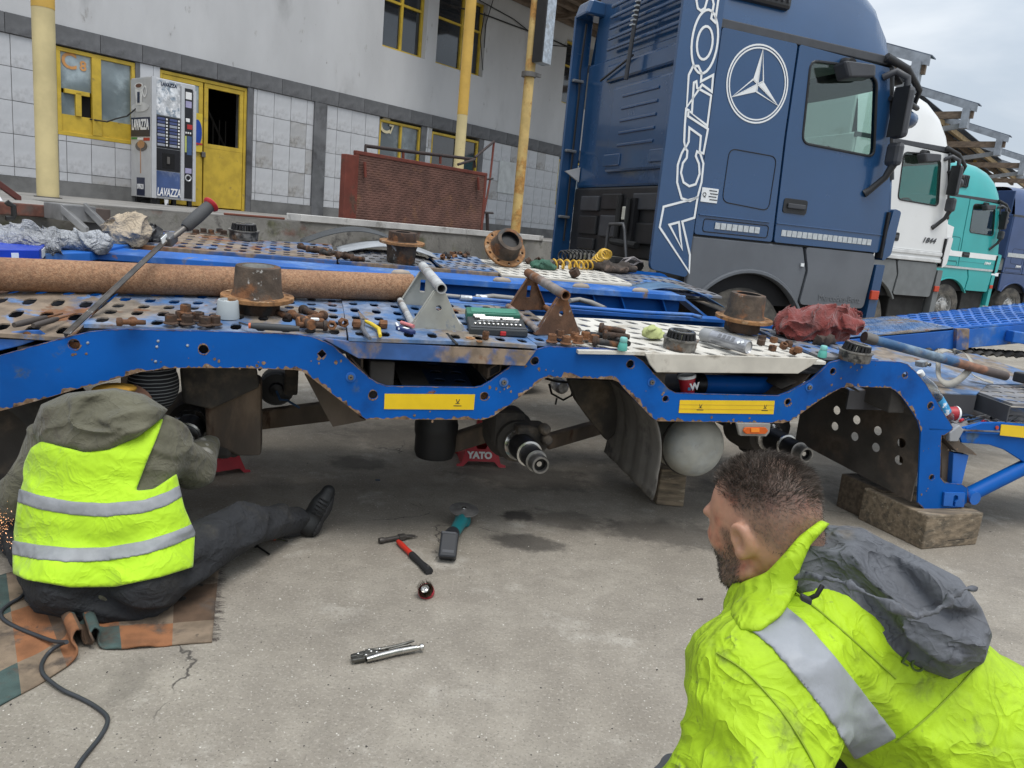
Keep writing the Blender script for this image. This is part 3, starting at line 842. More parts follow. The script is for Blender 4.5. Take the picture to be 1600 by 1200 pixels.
# ================================================================ coffee vending machine
VD = WALLD - .72                                   # front face
sv0, zv0 = BW(237, 314, VD); sv1, zv1 = BW(305, 318, VD)
zt_ = BW(271, 135, VD)[1]
vm = thing('coffee_vending_machine', 'tall grey and navy coffee vending machine standing by the yellow door', 'vending machine', B((sv0 + sv1) / 2, VD + .35, DOCKZ))
m_vside = M('vending_side_print', (.48, .48, .48), .35, var=.06)
m_vgrey = M('vending_aluminium', (.55, .56, .58), .35, .3, var=.05)
m_vnavy = M('vending_navy', (.012, .018, .05), .3, var=.1)
m_vblack = M('vending_black', (.012, .012, .015), .3, var=.1)
m_vwhite = M('white_print', (.8, .8, .8), .4, var=.03)
m_vred = M('red_print', (.45, .03, .03), .4); m_vgreen = M('green_print', (.03, .22, .06), .4)
m_coffee = M('coffee_print', (.14, .05, .02), .4); m_cream = M('coffee_stream_print', (.42, .22, .11), .4)
zb, zt2 = DOCKZ + .10, DOCKZ + 1.87
W_ = sv1 - sv0; sc_ = (sv0 + sv1) / 2
D_ = .66
MB().box(B(sc_, VD + D_ / 2 + .02, (zb + zt2) / 2), (W_, D_, zt2 - zb), X=BE).build('cabinet', m_vgrey, vm, bevel=.012)
for (a, b) in ((sv0 + .06, .08), (sv1 - .06, .08), (sv0 + .06, D_ - .06), (sv1 - .06, D_ - .06)):
    MB().box(B(a, VD + b, DOCKZ + .055), (.06, .06, .11), X=BE).build('foot', m_vblack, vm)
def vface(name, f0, f1, h0, h1, mat, out=.012, par=None):    # fractions on the front
    a, b = sv0 + W_ * f0, sv0 + W_ * f1; c, d_ = zb + (zt2 - zb) * h0, zb + (zt2 - zb) * h1
    mb = MB().box(B((a + b) / 2, VD + .02 - out / 2, (c + d_) / 2), (b - a, out, d_ - c), X=BE); return mb.build(name, mat, par or vm, bevel=.003)
fp = lambda f: sv0 + W_ * f
hp = lambda h: zb + (zt2 - zb) * h
vface('door_rail', 0.0, .10, 0, 1, m_vgrey, .03); vface('door_rail', .655, .73, 0, .97, m_vgrey, .03); vface('door_rail', .93, 1.0, 0, .95, m_vgrey, .03)
m_art = M('silver_art_print', (.62, .64, .67), .25, var=.5, vs=5, patches=[((.25, .30, .36), 7, .54, .05, .3), ((.9, .9, .9), 11, .6, .05, .3)])
art = vface('art_panel', .11, .645, .70, .985, m_art)
bp = vface('button_panel', .11, .645, .43, .695, m_vblack)
for col in (0, 1):
    for r_ in range(9):
        f0 = .13 + col * .27; h0 = .445 + r_ * .027
        vface('product_label', f0, f0 + .17, h0, h0 + .02, M('label_blue', (.06, .08, .20), .4) if r_ % 3 else M('label_grey', (.30, .32, .38), .4), .018, bp)
        vface('button', f0 + .19, f0 + .225, h0 + .003, h0 + .018, m_vwhite, .022, bp)
dp = vface('dispensing_bay', .11, .645, .24, .425, m_vblack)
vface('bay_recess', .24, .52, .26, .39, m_dark, .016, dp); vface('nozzle', .34, .40, .30, .36, M('old_steel', (.2, .2, .2), .5), .03, dp)
lo_ = vface('lower_panel', .11, .645, .02, .235, M('lower_print', (.05, .085, .20), .3, var=.4, vs=1.5, patches=[((.55, .58, .62), 1.3, .62, .10, .3)]))
text('lettering', 'LAVAZZA', .17, B(fp(.385), VD + .003, hp(.055)), BE, (0, 0, 1), m_vwhite, lo_, shear=.2, offset=.004, sx=.5)
text('lettering', 'LAVAZZA', .07, B(fp(.38), VD + .003, hp(.955)), BE, (0, 0, 1), m_vnavy, art, offset=.002, sx=.8)
pay = vface('payment_panel', .735, .925, .02, .96, m_vblack)
for (f0, f1, h0, h1, mt) in ((.76, .90, .87, .93, m_vwhite), (.76, .9, .80, .855, M('label_lilac', (.35, .33, .5), .4)), (.77, .86, .68, .71, m_vwhite), (.80, .92, .62, .66, m_vred),
                             (.75, .79, .42, .56, M('label_lime', (.45, .5, .15), .4)), (.80, .91, .40, .56, M('label_blue2', (.05, .10, .22), .4)), (.76, .91, .24, .285, MATS['label_lilac'])):
    vface('sticker', f0, f1, h0, h1, mt, .017, pay)
for k in range(3): vface('button', .76 + .05 * k, .79 + .05 * k, .58, .595, m_vwhite, .02, pay)
mb = MB(); c = B(fp(.83), VD + .005, hp(.20)); mb.tube([c + BE * (.045 * math.cos(a * .5236)) + Vector((0, 0, .045 * math.sin(a * .5236))) for a in range(12)], .012, 6, closed=True); mb.build('coin_return', m_vgrey, pay, smooth=60)
# side panel: printed face looking along the dock
mb = MB()
sa = sv0 - .004
def vside(name, d0, d1, h0, h1, mat, out, par):
    mb = MB(); c, d_ = hp(h0), hp(h1)
    mb.box(B(sv0 - out / 2 - .001, VD + .02 + (d0 + d1) / 2, (c + d_) / 2), (out, d1 - d0, d_ - c), X=BE); return mb.build(name, mat, par, bevel=.002)
sidep = vside('side_panel', .0, D_, .0, .985, m_vside, .008, vm)
navy = vside('navy_band', .01, D_ - .01, .51, .67, m_vnavy, .012, sidep)
text('lettering', 'LAVAZZA', .21, B(sv0 - .015, VD + .02 + D_ / 2, hp(.605)), BN * -1, (0, 0, 1), m_vwhite, sidep, offset=.008, sx=.62)
# printed cup with handle, coffee and saucer (flat print)
def disc(name, dc, hc, rx, rz, mat, out, par, seg=24, hole=0):
    pts = [B(sv0 - out, VD + .02 + dc + rx * math.cos(2 * math.pi * k / seg), hp(hc) + rz * math.sin(2 * math.pi * k / seg)) for k in range(seg)]
    hs = []
    if hole: hs = [[B(sv0 - out, VD + .02 + dc + (rx - hole) * math.cos(2 * math.pi * k / seg), hp(hc) + (rz - hole) * math.sin(2 * math.pi * k / seg)) for k in range(seg)]]
    mb = MB().prism(pts, BE * -.002, hs); return mb.build(name, mat, par)
m_cup = M('cup_print', (.72, .72, .71), .4)
disc('saucer_print', .33, .755, .29, .07, M('saucer_print', (.60, .60, .60), .4), .012, sidep)
pts = [B(sv0 - .0155, VD + .02 + a, hp(h)) for (a, h) in ((.50, .93), (.22, .93), (.27, .77), (.45, .77))]
MB().prism(pts, BE * -.002).build('cup_print', m_cup, sidep)
disc('cup_rim_print', .36, .93, .145, .045, m_cup, .018, sidep); disc('coffee_print', .36, .93, .10, .028, m_coffee, .021, sidep)
disc('handle_print', .17, .88, .07, .085, m_cup, .0155, sidep, hole=.022)
vside('logo_print', .33, .41, .79, .88, m_vnavy, .021, sidep)
vside('ribbon_print', .43, .64, .487, .505, m_vgreen, .012, sidep); vside('ribbon_print', .23, .43, .482, .50, m_vwhite, .0125, sidep); vside('ribbon_print', .02, .23, .475, .50, m_vred, .012, sidep)
disc('spoon_print', .30, .43, .20, .075, M('spoon_print', (.10, .09, .085), .4), .012, sidep); disc('chocolate_print', .30, .445, .12, .06, m_cream, .015, sidep)
vside('stream_print', .315, .335, .20, .42, m_cream, .014, sidep)
lg = vside('logo_print', .19, .46, .01, .165, m_vnavy, .013, sidep)
text('lettering', 'LAVAZZA', .10, B(sv0 - .016, VD + .02 + .325, hp(.085)), BN * -1, (0, 0, 1), m_vwhite, sidep, offset=.004, sx=.5)
# blue and yellow poster on the door pane, right of the machine
s_, z_ = BW(309, 207, WALLD - .03)
pst = thing('poster', 'blue and yellow round poster taped to the door behind the machine', 'poster', B(s_, WALLD, z_))
MB().box(B(s_, WALLD - .012, z_), (.18, .006, .62), X=BE).build('sheet', M('poster_yellow', (.65, .48, .04), .5), pst)
MB().prism([B(s_ + .08 * math.cos(a * .3927), WALLD - .017, z_ + .21 * math.sin(a * .3927)) for a in range(16)], BN * -.003).build('roundel', M('poster_blue', (.01, .06, .35), .5), pst)
MB().box(B(s_ + .02, WALLD - .019, z_ - .18), (.13, .006, .03), X=BE).build('stripe', m_vred, pst)
# paper cup under the machine
s_, z_ = BW(258, 316, VD + .02)
cup = thing('paper_cup', 'small white paper cup standing under the coffee vending machine', 'cup', B(s_, VD - .02, DOCKZ))
mb = MB(); c = B(s_, VD - .02, DOCKZ + .008); mb.lathe([(.024, 0), (.033, .085), (.030, .085), (.022, .006)], c, (0, 0, 1), 16, True); mb.build('cup_body', m_vwhite, cup, smooth=50)
MB().box(B(s_, VD - .052, DOCKZ + .02), (.014, .002, .03), X=BE).build('print', m_vnavy, cup)
# ================================================================ brown metal gate leaf standing on the dock
GD = 7.6
m_brown = M('brown_expanded_metal', (.125, .06, .045), .8, var=.25, vs=6, bump=.3, bs=60, patches=[((.17, .085, .05), 4, .62, .08, .85)])
m_brownf = M('brown_frame_paint', (.15, .035, .022), .7, var=.2, vs=5, patches=[((.09, .045, .03), 6, .6, .06, .85)])
g00 = BW(535, 350, GD); 
gate = thing('metal_gate', 'brown woven metal gate with tubular railing standing at the dock edge', 'gate', B(g00[0], GD, DOCKZ))
sA, sB, sC = BW(536, 300, GD)[0], BW(554, 300, GD)[0], BW(757, 310, GD)[0]
zA = BW(556, 242, GD)[1]; zB = BW(757, 266, GD)[1]; ztop = (zA + zB) / 2
zbot = DOCKZ + .02
MB().box(B((sA + sB) / 2, GD + .03, (zbot + ztop - .05) / 2), (sB - sA - .01, .10, ztop - .05 - zbot), X=BE).build('end_post', m_brownf, gate, bevel=.01)
m_weave = m_brown
mb = MB()                                       # woven strip panel: rows of wavy strips
nr, nc = 30, 44
hw = (ztop - zbot) / nr; ww = (sC - sB) / nc
def wv(i, j):
    s_ = sB + (sC - sB) * i; z_ = zbot + (ztop - zbot) * j
    a = i * nc; b = j * nr
    return B(s_, GD - .002 * math.sin(a * math.pi) * math.sin(b * math.pi) - .002 * math.cos(b * 2 * math.pi), z_)
mb.grid(wv, nc * 3, nr * 4)
mb.build('woven_panel', m_weave, gate, smooth=180, solid=.008)
mb = MB(); frame_ring(mb, sB - .01, sC + .01, zbot - .01, ztop + .01, .045, GD - .012, GD + .05); mb.build('panel_frame', m_brownf, gate, bevel=.006)
for nm, a, b in (('hinge_strap', (570, 253), (571, 277)), ('hinge_strap', (747, 277), (748, 297))):
    p, q = BW(*a, GD - .04), BW(*b, GD - .04)
    MB().cyl(B(p[0], GD - .04, p[1]), B(q[0], GD - .04, q[1]), .018, n=8).build(nm, m_brownf, gate)
m_rail = M('dark_rail', (.035, .022, .02), .7, var=.2)
def gtube(pts, r, nm='rail', mt=None):
    MB().tube([B(BW(x, y, GD + o)[0], GD + o, BW(x, y, GD + o)[1]) for (x, y, o) in pts], r, 8).build(nm, mt or m_rail, gate, smooth=60)
gtube([(571, 244, .02), (571, 228, .02), (640, 237, .02), (741, 249, .02), (742, 262, .02)], .022)
gtube([(630, 250, .02), (630, 238, .02)], .018, 'upright', m_brownf); gtube([(688, 256, .02), (688, 244, .02)], .018, 'upright', m_brownf)
gtube([(742, 249, .0), (716, 257, -.5), (716, 257, -.5)], .018)
gtube([(742, 246, .1), (772, 221, .5)], .018); gtube([(772, 221, .5), (765, 285, .5), (753, 350, .4)], .016, 'rail', m_brownf)
gtube([(755, 281, .1), (770, 279, .3)], .014); gtube([(743, 310, .0), (758, 310, .3)], .014); gtube([(757, 332, .1), (770, 333, .4)], .016); gtube([(761, 333, .2), (762, 362, .2)], .026, 'upright')
# white marble strip along the dock edge
m_strip = M('white_stone_strip', (.55, .54, .52), .6, var=.15, vs=4, patches=[((.3, .29, .27), 5, .62, .08, .8)])
edge = thing('stone_strip', 'long white stone strip lying along the dock edge under the gate', 'kerb', B(BW(470, 345, DOCKD)[0], DOCKD, DOCKZ))
es = [BW(x, 350, DOCKD)[0] for x in (468, 728, 800, 850)]
for a, b in zip(es, es[1:]):
    MB().box(B((a + b) / 2, DOCKD + .12, DOCKZ + .045), (b - a - .008, .28, .075), X=BE).build('strip_stone', m_strip, edge, bevel=.006)
# left part of the dock: steel edge, dock leveller frame and rail
m_steel_d = M('dark_dock_steel', (.10, .075, .065), .7, .3, var=.3, vs=6, patches=[((.13, .05, .035), 5, .55, .08, .85)])
m_steel_g = M('grey_dock_steel', (.21, .21, .21), .6, .4, var=.3, vs=6)
mb = MB(); sE0 = BW(-60, 315, 5.5)[0]; sE1 = BW(78, 325, 5.5)[0]
mb.box(B((sE0 + sE1) / 2, 5.53, DOCKZ - .03), (sE1 - sE0, .10, .075), X=BE)
tag(mb.build('dock_edge_angle', m_steel_d, bevel=.006), 'rusty steel angle capping the left dock edge', 'dock edge')
lev = thing('dock_leveller', 'grey steel dock ramp frame with two sloping arms at the dock edge', 'dock ramp', B(BW(120, 330, 5.2)[0], 5.4, DOCKZ))
a0, a1 = BW(80, 318, 5.35)[0], BW(133, 322, 5.35)[0]
MB().box(B((a0 + a1) / 2, 5.33, DOCKZ - .02), (a1 - a0, .30, .10), X=BE).build('lip_plate', m_steel_g, lev, bevel=.006)
a2 = BW(158, 326, 5.5)[0]
MB().box(B((a1 + a2) / 2 + .01, 5.5, DOCKZ - .03), (a2 - a1, .25, .09), X=BE).build('side_plate', m_steel_d, lev, bevel=.004)
for (p, q) in (((97, 326), (137, 362)), ((133, 323), (172, 362))):
    A = B(BW(*p, 5.2)[0], 5.2, BW(*p, 5.2)[1]); Bq = B(BW(*q, 5.1)[0], 5.1, BW(*q, 5.1)[1])
    mb = MB(); dv = (Bq - A); mb.box((A + Bq) / 2, (dv.length, .05, .05), X=dv, Z=(0, 0, 1)); mb.build('arm', m_steel_g, lev, bevel=.004)
pp = [BW(*p, 5.45) for p in ((158, 326), (188, 360), (120, 365), (133, 330))]
MB().prism([B(p[0], 5.42, p[1]) for p in pp], BN * .03).build('back_plate', M('dull_plate', (.12, .115, .11), .8, var=.25), lev)
mb = MB(); a = BW(-8, 283, 6.5); b = BW(32, 312, 6.5); mb.box(B((a[0] + b[0]) / 2, 6.5, (a[1] + b[1]) / 2), ((B(b[0], 6.5, b[1]) - B(a[0], 6.5, a[1])).length, .05, .05), X=B(b[0], 6.5, b[1]) - B(a[0], 6.5, a[1]))
tag(mb.build('handrail', M('maroon_paint', (.10, .028, .022), .7), bevel=.004), 'maroon steel handrail sloping down onto the dock at far left', 'handrail')
mb = MB(); q = [BW(*p, 5.4) for p in ((10, 315), (13, 318), (21, 322), (22, 336), (20, 341), (9, 341))]
mb.tube([B(p[0], 5.4, p[1]) for p in q], .017, 6); tag(mb.build('steel_hoop', m_cable), 'black steel hoop hanging on the mossy dock wall', 'hoop')
mb = MB(); q = [BW(*p, 7.0) for p in ((375, 343), (400, 338), (470, 340))]; mb.tube([B(p[0], 7.3, DOCKZ + .02) for p in q], .012, 6)
tag(mb.build('thin_hose', M('rust_hose', (.16, .05, .03), .7)), 'thin rust coloured hose lying along the dock floor', 'hose')
# ================================================================ truck cabs parked side by side
def glass_mat(name, tint, rough=.01):
    m = bpy.data.materials.new(name); m.use_nodes = True
    N, L = m.node_tree.nodes, m.node_tree.links
    N.remove(N['Principled BSDF'])
    tr = N.new('ShaderNodeBsdfTransparent'); tr.inputs['Color'].default_value = (*tint, 1)
    gl = N.new('ShaderNodeBsdfGlossy'); gl.inputs['Roughness'].default_value = rough
    lw = N.new('ShaderNodeLayerWeight'); lw.inputs['Blend'].default_value = .5
    fr = N.new('ShaderNodeMapRange'); fr.interpolation_type = 'SMOOTHERSTEP'; fr.inputs['From Min'].default_value = .25; fr.inputs['To Min'].default_value = .09; fr.inputs['To Max'].default_value = .9
    L.new(lw.outputs['Facing'], fr.inputs['Value'])
    mx = N.new('ShaderNodeMixShader')
    L.new(fr.outputs[0], mx.inputs[0]); L.new(tr.outputs[0], mx.inputs[1]); L.new(gl.outputs[0], mx.inputs[2])
    L.new(mx.outputs[0], N['Material Output'].inputs['Surface'])
    return m
m_cabglass = glass_mat('cab_glass', (.74, .86, .82))
m_plastic_g = M('grey_bumper_plastic', (.115, .125, .14), .5, var=.12, vs=2, bump=.08, bs=200)
m_plastic_b = M('black_plastic', (.018, .019, .021), .45, var=.2, vs=5)
m_plastic_d = M('dark_grey_plastic', (.05, .053, .06), .5, var=.15)
m_seam_shade = M('seam_shade_dark', (.008, .008, .010), .8)  # near-black for seams, also painted shade behind holes
m_rubber = M('tyre_rubber', (.045, .043, .04), .85, var=.3, vs=8, patches=[((.11, .10, .085), 4, .5, .15, .95)])
m_rim = M('wheel_rim', (.45, .45, .44), .45, .6, var=.2, vs=8)
m_chassis = M('chassis_black', (.02, .02, .02), .8, var=.3, vs=6)
m_letter = M('white_vinyl', (.78, .80, .80), .5, var=.03)
m_reflx = M('reflective_tape_grey', (.50, .53, .54), .35, .2, var=.12, vs=30)
m_orange = M('orange_marker', (.55, .10, .01), .25, var=.15)
m_redl = M('red_orange_marker', (.45, .05, .02), .25)
m_seat = M('cab_seat_fabric', (.03, .045, .05), .9, var=.2)
def lv(x, y, z): return Vector((x, y, z))
def rpoly(pts, r, n=4):
    """round the corners of a polygon given as (x, z)"""
    out = []; k = len(pts)
    for i in range(k):
        p = Vector(pts[i]); a = Vector(pts[i - 1]) - p; b = Vector(pts[(i + 1) % k]) - p
        rr = min(r, a.length * .45, b.length * .45)
        A = p + a.normalized() * rr; B_ = p + b.normalized() * rr
        for j in range(n + 1):
            t = j / n; q = A * (1 - t) ** 2 + p * 2 * t * (1 - t) + B_ * t ** 2
            out.append((q.x, q.y))
    return out
def panel(pts, y, th, holes=(), tum=.045):
    """side panel at distance y; leans in above 2 m"""
    f = lambda p: lv(p[0], y, p[1])
    mb = MB().prism([f(p) for p in pts], (0, th, 0), [[f(p) for p in h] for h in holes]); return mb
def truck(name, label, paint, opts=()):
    t = thing(name, label, 'truck', (0, 0, 0), 'tractor units parked in a row')
    W = 2.46
    body_m, grey_m = paint['body'], paint['lower']
    ZS = 1.53
    win = rpoly([(.15, 3.11), (.60, 3.14), (.93, 3.08), (1.06, 2.40), (.20, 2.42)], .08)
    # ---- shell: floor, rear wall, front, roof
    MB().box((.28, W / 2, 1.54), (2.1, W - .1, .06)).build('cab_floor', m_plastic_b, t)
    for near in (True, False):
        y, th = (0.0, .05) if near else (W, -.05)
        mb = panel(rpoly([(-.80, ZS), (.045, ZS), (.0, 2.45), (-.012, 3.22), (-.80, 3.22)], .03), y, th)
        sp_ = mb.build('side_panel', body_m, t, bevel=.012)
        door = rpoly([(.065, ZS), (1.335, ZS), (1.36, 1.95), (1.30, 2.28), (1.08, 3.19), (.008, 3.22), (.02, 2.45)], .03)
        dmb = panel(door, y - (.004 if near else -.004), th, [win])
        d_ = dmb.build('door', body_m, t, bevel=.010)
        if near:
            mb = panel(rpoly([(-.03, ZS - .02), (1.0, ZS - .02), (.9, 3.2), (-.03, 3.2)], .02), y + .03, .004); MB().box((.02, .035, 2.37), (.07, .02, 1.66)).build('door_gap', m_seam_shade, t)
        mb = panel(win, y + (.012 if near else -.016), .004); mb.build('door_window', m_cabglass, d_)
        MB().tube([lv(p[0], y + (-.004 if near else .004), p[1]) for p in win], .012, 6, closed=True).build('window_seal', m_plastic_b, d_)
        if near:
            mb = panel(rpoly([(.10, 1.80), (.37, 1.80), (.37, 1.93), (.10, 1.93)], .03), -.012, .012); h_ = mb.build('handle', m_plastic_b, d_, bevel=.008)
            MB().box((.24, -.022, 1.865), (.20, .02, .045)).build('grip', m_plastic_d, h_, bevel=.008)
            # swage line across door and panel
            for (x0, x1, zz_) in ((-.78, -.02, 1.70), (.06, 1.34, 1.70)):
                MB().box(((x0 + x1) / 2, -.006, zz_), (x1 - x0, .012, .012)).build('swage', body_m, sp_ if x0 < 0 else d_, bevel=.004)
            # lower storage flap outlines
            def groove(pts, r=.03, par=sp_):
                q = rpoly(pts, r); MB().tube([lv(p[0], -.001, p[1]) for p in q], .0045, 5, closed=True).build('flap_seam', m_seam_shade, par)
            groove([(-.56, 1.83), (-.05, 1.80), (-.05, 2.27), (-.56, 2.28)], .07)
            groove([(-.72, 1.56), (-.02, 1.56), (-.02, 1.67), (-.72, 1.67)], .03)
    # front: windscreen, nose, A pillars
    prof = [(1.335, ZS), (1.42, 1.65), (1.44, 1.95), (1.38, 2.25)]
    def fr(i, j):
        k = j * 3; a = int(min(2, k)); f_ = k - a
        x = prof[a][0] * (1 - f_) + prof[a + 1][0] * f_; z = prof[a][1] * (1 - f_) + prof[a + 1][1] * f_
        yy = .0 + W * i; bul = 1 - (2 * i - 1) ** 4
        return lv(x - .07 + .10 * bul, yy, z)
    MB().grid(fr, 16, 6).build('nose_panel', body_m, t, smooth=60, solid=.03)
    def fw(i, j):
        bul = 1 - (2 * i - 1) ** 4; x = 1.31 * (1 - j) + 1.06 * j
        return lv(x + .10 * bul, .03 + (W - .06) * i, 2.25 + .95 * j)
    MB().grid(fw, 16, 4).build('windscreen', m_cabglass, t, smooth=60)
    for y in (.03, W - .03):
        MB().tube([lv(1.33, y, 2.22), lv(1.08, y, 3.2)], .045, 8).build('pillar', m_plastic_b if y < 1 else body_m, t, smooth=60)
    # rear wall
    rw = MB().box((-.80, W / 2, 2.62), (.06, W - .04, 1.34)).build('rear_wall', body_m, t, bevel=.05)
    if 'rear' in opts:
        for (y0, y1, z0, z1) in ((.50, 1.70, 2.10, 2.95), (.50, 1.9, 3.02, 3.2)):
            MB().box((-.845, (y0 + y1) / 2, (z0 + z1) / 2), (.05, y1 - y0, z1 - z0)).build('rear_pressing', body_m, rw, bevel=.03)
        for k in range(5):
            zz_ = 2.36 + k * .12
            MB().box((-.873, 1.12, zz_), (.018, .70, .03)).build('rear_rib', body_m, rw, bevel=.008)
        for k in range(5):
            MB().box((-.885, 1.15, 3.35 + k * .105), (.03, 1.5, .035)).build('rear_rib', body_m, rw, bevel=.01)
        for yy in (.62, 1.55):
            MB().box((-.877, yy, 2.22), (.02, .35, .12)).build('rear_pressing', body_m, rw, bevel=.01)
        eq = MB().box((-.80, W / 2, 1.60), (.10, W - .1, .70)).build('rear_lower_panel', m_plastic_b, t, bevel=.02)
        for (y, z, w, h) in ((1.95, 1.78, .42, .16), (1.45, 1.80, .42, .16), (1.95, 1.55, .42, .2), (1.45, 1.55, .40, .22), (.75, 1.8, .5, .16), (.75, 1.5, .4, .2), (1.95, 1.35, .4, .12)):
            MB().box((-.865, y, z), (.04, w, h)).build('rib_panel', m_plastic_d if (y + z) % .3 < .15 else m_plastic_b, eq, bevel=.012)
        MB().box((-.89, 1.05, 1.62), (.06, .34, .42)).build('recess', m_seam_shade, eq)
        MB().box((-.94, 1.0, 1.68), (.06, .07, .13)).build('work_lamp', M('lamp_lens', (.6, .58, .5), .2), eq, bevel=.01)
        for (y0, z0, y1, z1, r) in ((1.13, 1.45, 1.13, 1.85, .03), (.95, 1.5, .95, 1.82, .025), (1.2, 1.4, .7, 1.38, .035), (1.25, 1.2, .6, 1.2, .05)):
            MB().cyl((-.95, y0, z0), (-.95, y1, z1), r, n=8).build('pipe', m_chassis, eq)
        MB().box((-1.0, 1.0, 1.05), (.45, .6, .4), taper=.6).build('gearbox', m_chassis, eq, bevel=.04)
        MB().tube([lv(-1.15, .93, .8), lv(-1.15, .93, 1.5), lv(-1.15, .91, 1.56), lv(-1.13, .68, 1.57), lv(-1.12, .66, 1.52), lv(-1.1, .58, 1.2)], .016, 8).build('grab_rail', M('rail_grey', (.12, .12, .125), .4, .5), eq, smooth=60)
        MB().box((-.875, 2.08, 1.52), (.006, .06, .11)).build('data_plate', m_letter, eq)
        MB().cyl((-.9, 1.95, 3.05), (-.9, 1.3, 3.2), .012, n=6).build('rail', m_plastic_b, rw)
        st_ = MB().tube([lv(-.96, 1.28, 2.96), lv(-.96, 1.25, 3.3), lv(-.96, 1.16, 4.0)], .022, 8).build('snorkel_stay', m_plastic_d, rw)
        for k in range(14):
            MB().box((-.98, 1.24 - k * .012, 3.45 + k * .04), (.03, .06, .012)).build('stay_tooth', m_reflx, st_)
    # roof: high dome lofted front to back
    def rf(i, j):
        # i across (0..1), j along from rear to front
        xs = [-.80, -.4, 0, .4, .72, .92, 1.03, 1.07]; zs = [4.12, 4.14, 4.14, 4.10, 4.0, 3.84, 3.58, 3.28]
        k = j * 7; a = int(min(6, k)); f_ = k - a
        x = xs[a] * (1 - f_) + xs[a + 1] * f_; zt = zs[a] * (1 - f_) + zs[a + 1] * f_
        c = 2 * i - 1; e = abs(c) ** 6
        s_ = math.copysign(abs(c) ** .8, c)
        zz_ = 3.28 + (zt - 3.28) * max(0, 1 - abs(c) ** 7) ** .5
        return lv(x, W / 2 + s_ * (W / 2 - .01 - .10 * max(0, (zz_ - 3.28))), zz_)
    rfo = MB().grid(rf, 40, 28).build('roof', body_m, t, smooth=60)
    MB().box((-.80, W / 2, 3.62), (.05, W - .25, .76)).build('roof_rear', body_m, rfo, bevel=.05)
    MB().box((.10, .02, 3.252), (1.86, .035, .075)).build('gutter', m_plastic_d, t, bevel=.008)
    MB().box((.10, W - .02, 3.252), (1.86, .035, .075)).build('gutter', m_plastic_d, t)
    if 'grille' in opts:
        g_ = MB().box((-.44, .055, 3.62), (.62, .10, .30)).build('roof_intake', m_plastic_b, t, bevel=.03)
        for k in range(10):
            MB().box((-.70 + k * .058, -.002, 3.63), (.012, .02, .22)).build('intake_slat', m_plastic_d, g_)
    # sun visor with front mirror arm
    mb = MB()
    mb.tube([lv(.98, -.02, 3.27), lv(1.22, -.05, 3.20), lv(1.45, -.02, 3.05), lv(1.52, .08, 2.93)], [.04, .035, .028, .02], 8); v_ = mb.build('visor_arm', m_plastic_b, t, smooth=60)
    MB().tube([lv(1.10, -.03, 2.93), lv(1.35, -.03, 2.92), lv(1.50, .02, 2.90), lv(1.53, .1, 2.93)], .025, 8).build('mirror_stay', m_plastic_b, v_, smooth=60)
    MB().lathe([(.01, -.13), (.055, -.10), (.08, -.02), (.075, .07), (.03, .12)], lv(1.44, .06, 2.80), (1, .2, -.1), 14).build('front_mirror', body_m if 'rear' in opts else m_plastic_b, v_, smooth=60)
    def vis(i, j): return lv(1.10 + .32 * j - .12 * j * (2 * i - 1) ** 2, .05 + (W - .1) * i, 3.26 - .16 * j)
    MB().grid(vis, 12, 4).build('sun_visor', m_plastic_b, t, smooth=60, solid=.02)
    # side mirrors
    mir = MB()
    mo = MB().box((1.17, -.13, 2.80), (.09, .18, .46)).build('mirror_housing', m_plastic_d, t, bevel=.045)
    MB().box((1.17, -.13, 2.43), (.085, .17, .22)).build('lower_mirror', m_plastic_d, mo, bevel=.045)
    MB().box((1.112, -.14, 2.80), (.006, .17, .44)).build('mirror_glass', m_plastic_b, mo, bevel=.002)
    MB().tube([lv(1.0, .0, 3.10), lv(1.06, -.09, 3.15), lv(1.15, -.14, 3.10), lv(1.17, -.14, 3.0)], .032, 8).build('mirror_arm', m_plastic_d, mo, smooth=60)
    MB().tube([lv(1.17, -.14, 2.34), lv(1.14, -.10, 2.22), lv(1.06, -.03, 2.10), lv(1.02, .0, 2.06)], [.036, .03, .03, .04], 8).build('mirror_arm', m_plastic_b, mo, smooth=60)
    km = MB().prism([lv(.36, -.03, 3.10), lv(.72, -.03, 3.12), lv(.74, -.03, 3.02), lv(.44, -.03, 2.97)], (0, -.16, .02)).build('kerb_mirror', m_plastic_d, t, bevel=.025)
    MB().cyl((.52, .0, 3.14), (.52, -.10, 3.12), .055, n=10).build('mirror_bracket', m_plastic_b, km, smooth=50)
    # front corner deflector
    mb = panel(rpoly([(1.37, 1.45), (1.47, 1.52), (1.50, 1.94), (1.40, 1.96), (1.35, 1.6)], .03), -.03, .10); mb.build('corner_deflector', body_m, t, bevel=.02)
    MB().box((1.355, .0, 1.70), (.03, .06, .44)).build('deflector_slot', m_seam_shade, t)
    # lower skirt, wheel arch, step
    cx, cz, R1 = -.12, .53, .70
    arc = lambda r, a0, a1, n: [(cx + r * math.cos(R_(a0 + (a1 - a0) * k / n)), cz + r * math.sin(R_(a0 + (a1 - a0) * k / n))) for k in range(n + 1)]
    pts = [(-.80, .97)] + [(p[0], p[1]) for p in arc(R1, 142, 35, 18) if p[0] > -.70] + [(.46, .97), (.50, 1.30), (.42, 1.515), (-.80, 1.515)]
    mb = panel(pts, .01, .06); mb.build('wheel_arch', paint.get('arch', grey_m), t, bevel=.015)
    lip = arc(R1 + .02, 145, 32, 20)
    MB().tube([lv(p[0], .005, p[1]) for p in lip], .022, 6).build('arch_lip', paint.get('arch', grey_m), t, smooth=60)
    mb = panel(rpoly([(.475, .98), (1.27, .98), (1.31, 1.45), (1.28, 1.515), (.44, 1.515), (.515, 1.30)], .05), .0, .06); stp = mb.build('step_panel', paint.get('arch', grey_m), t, bevel=.018)
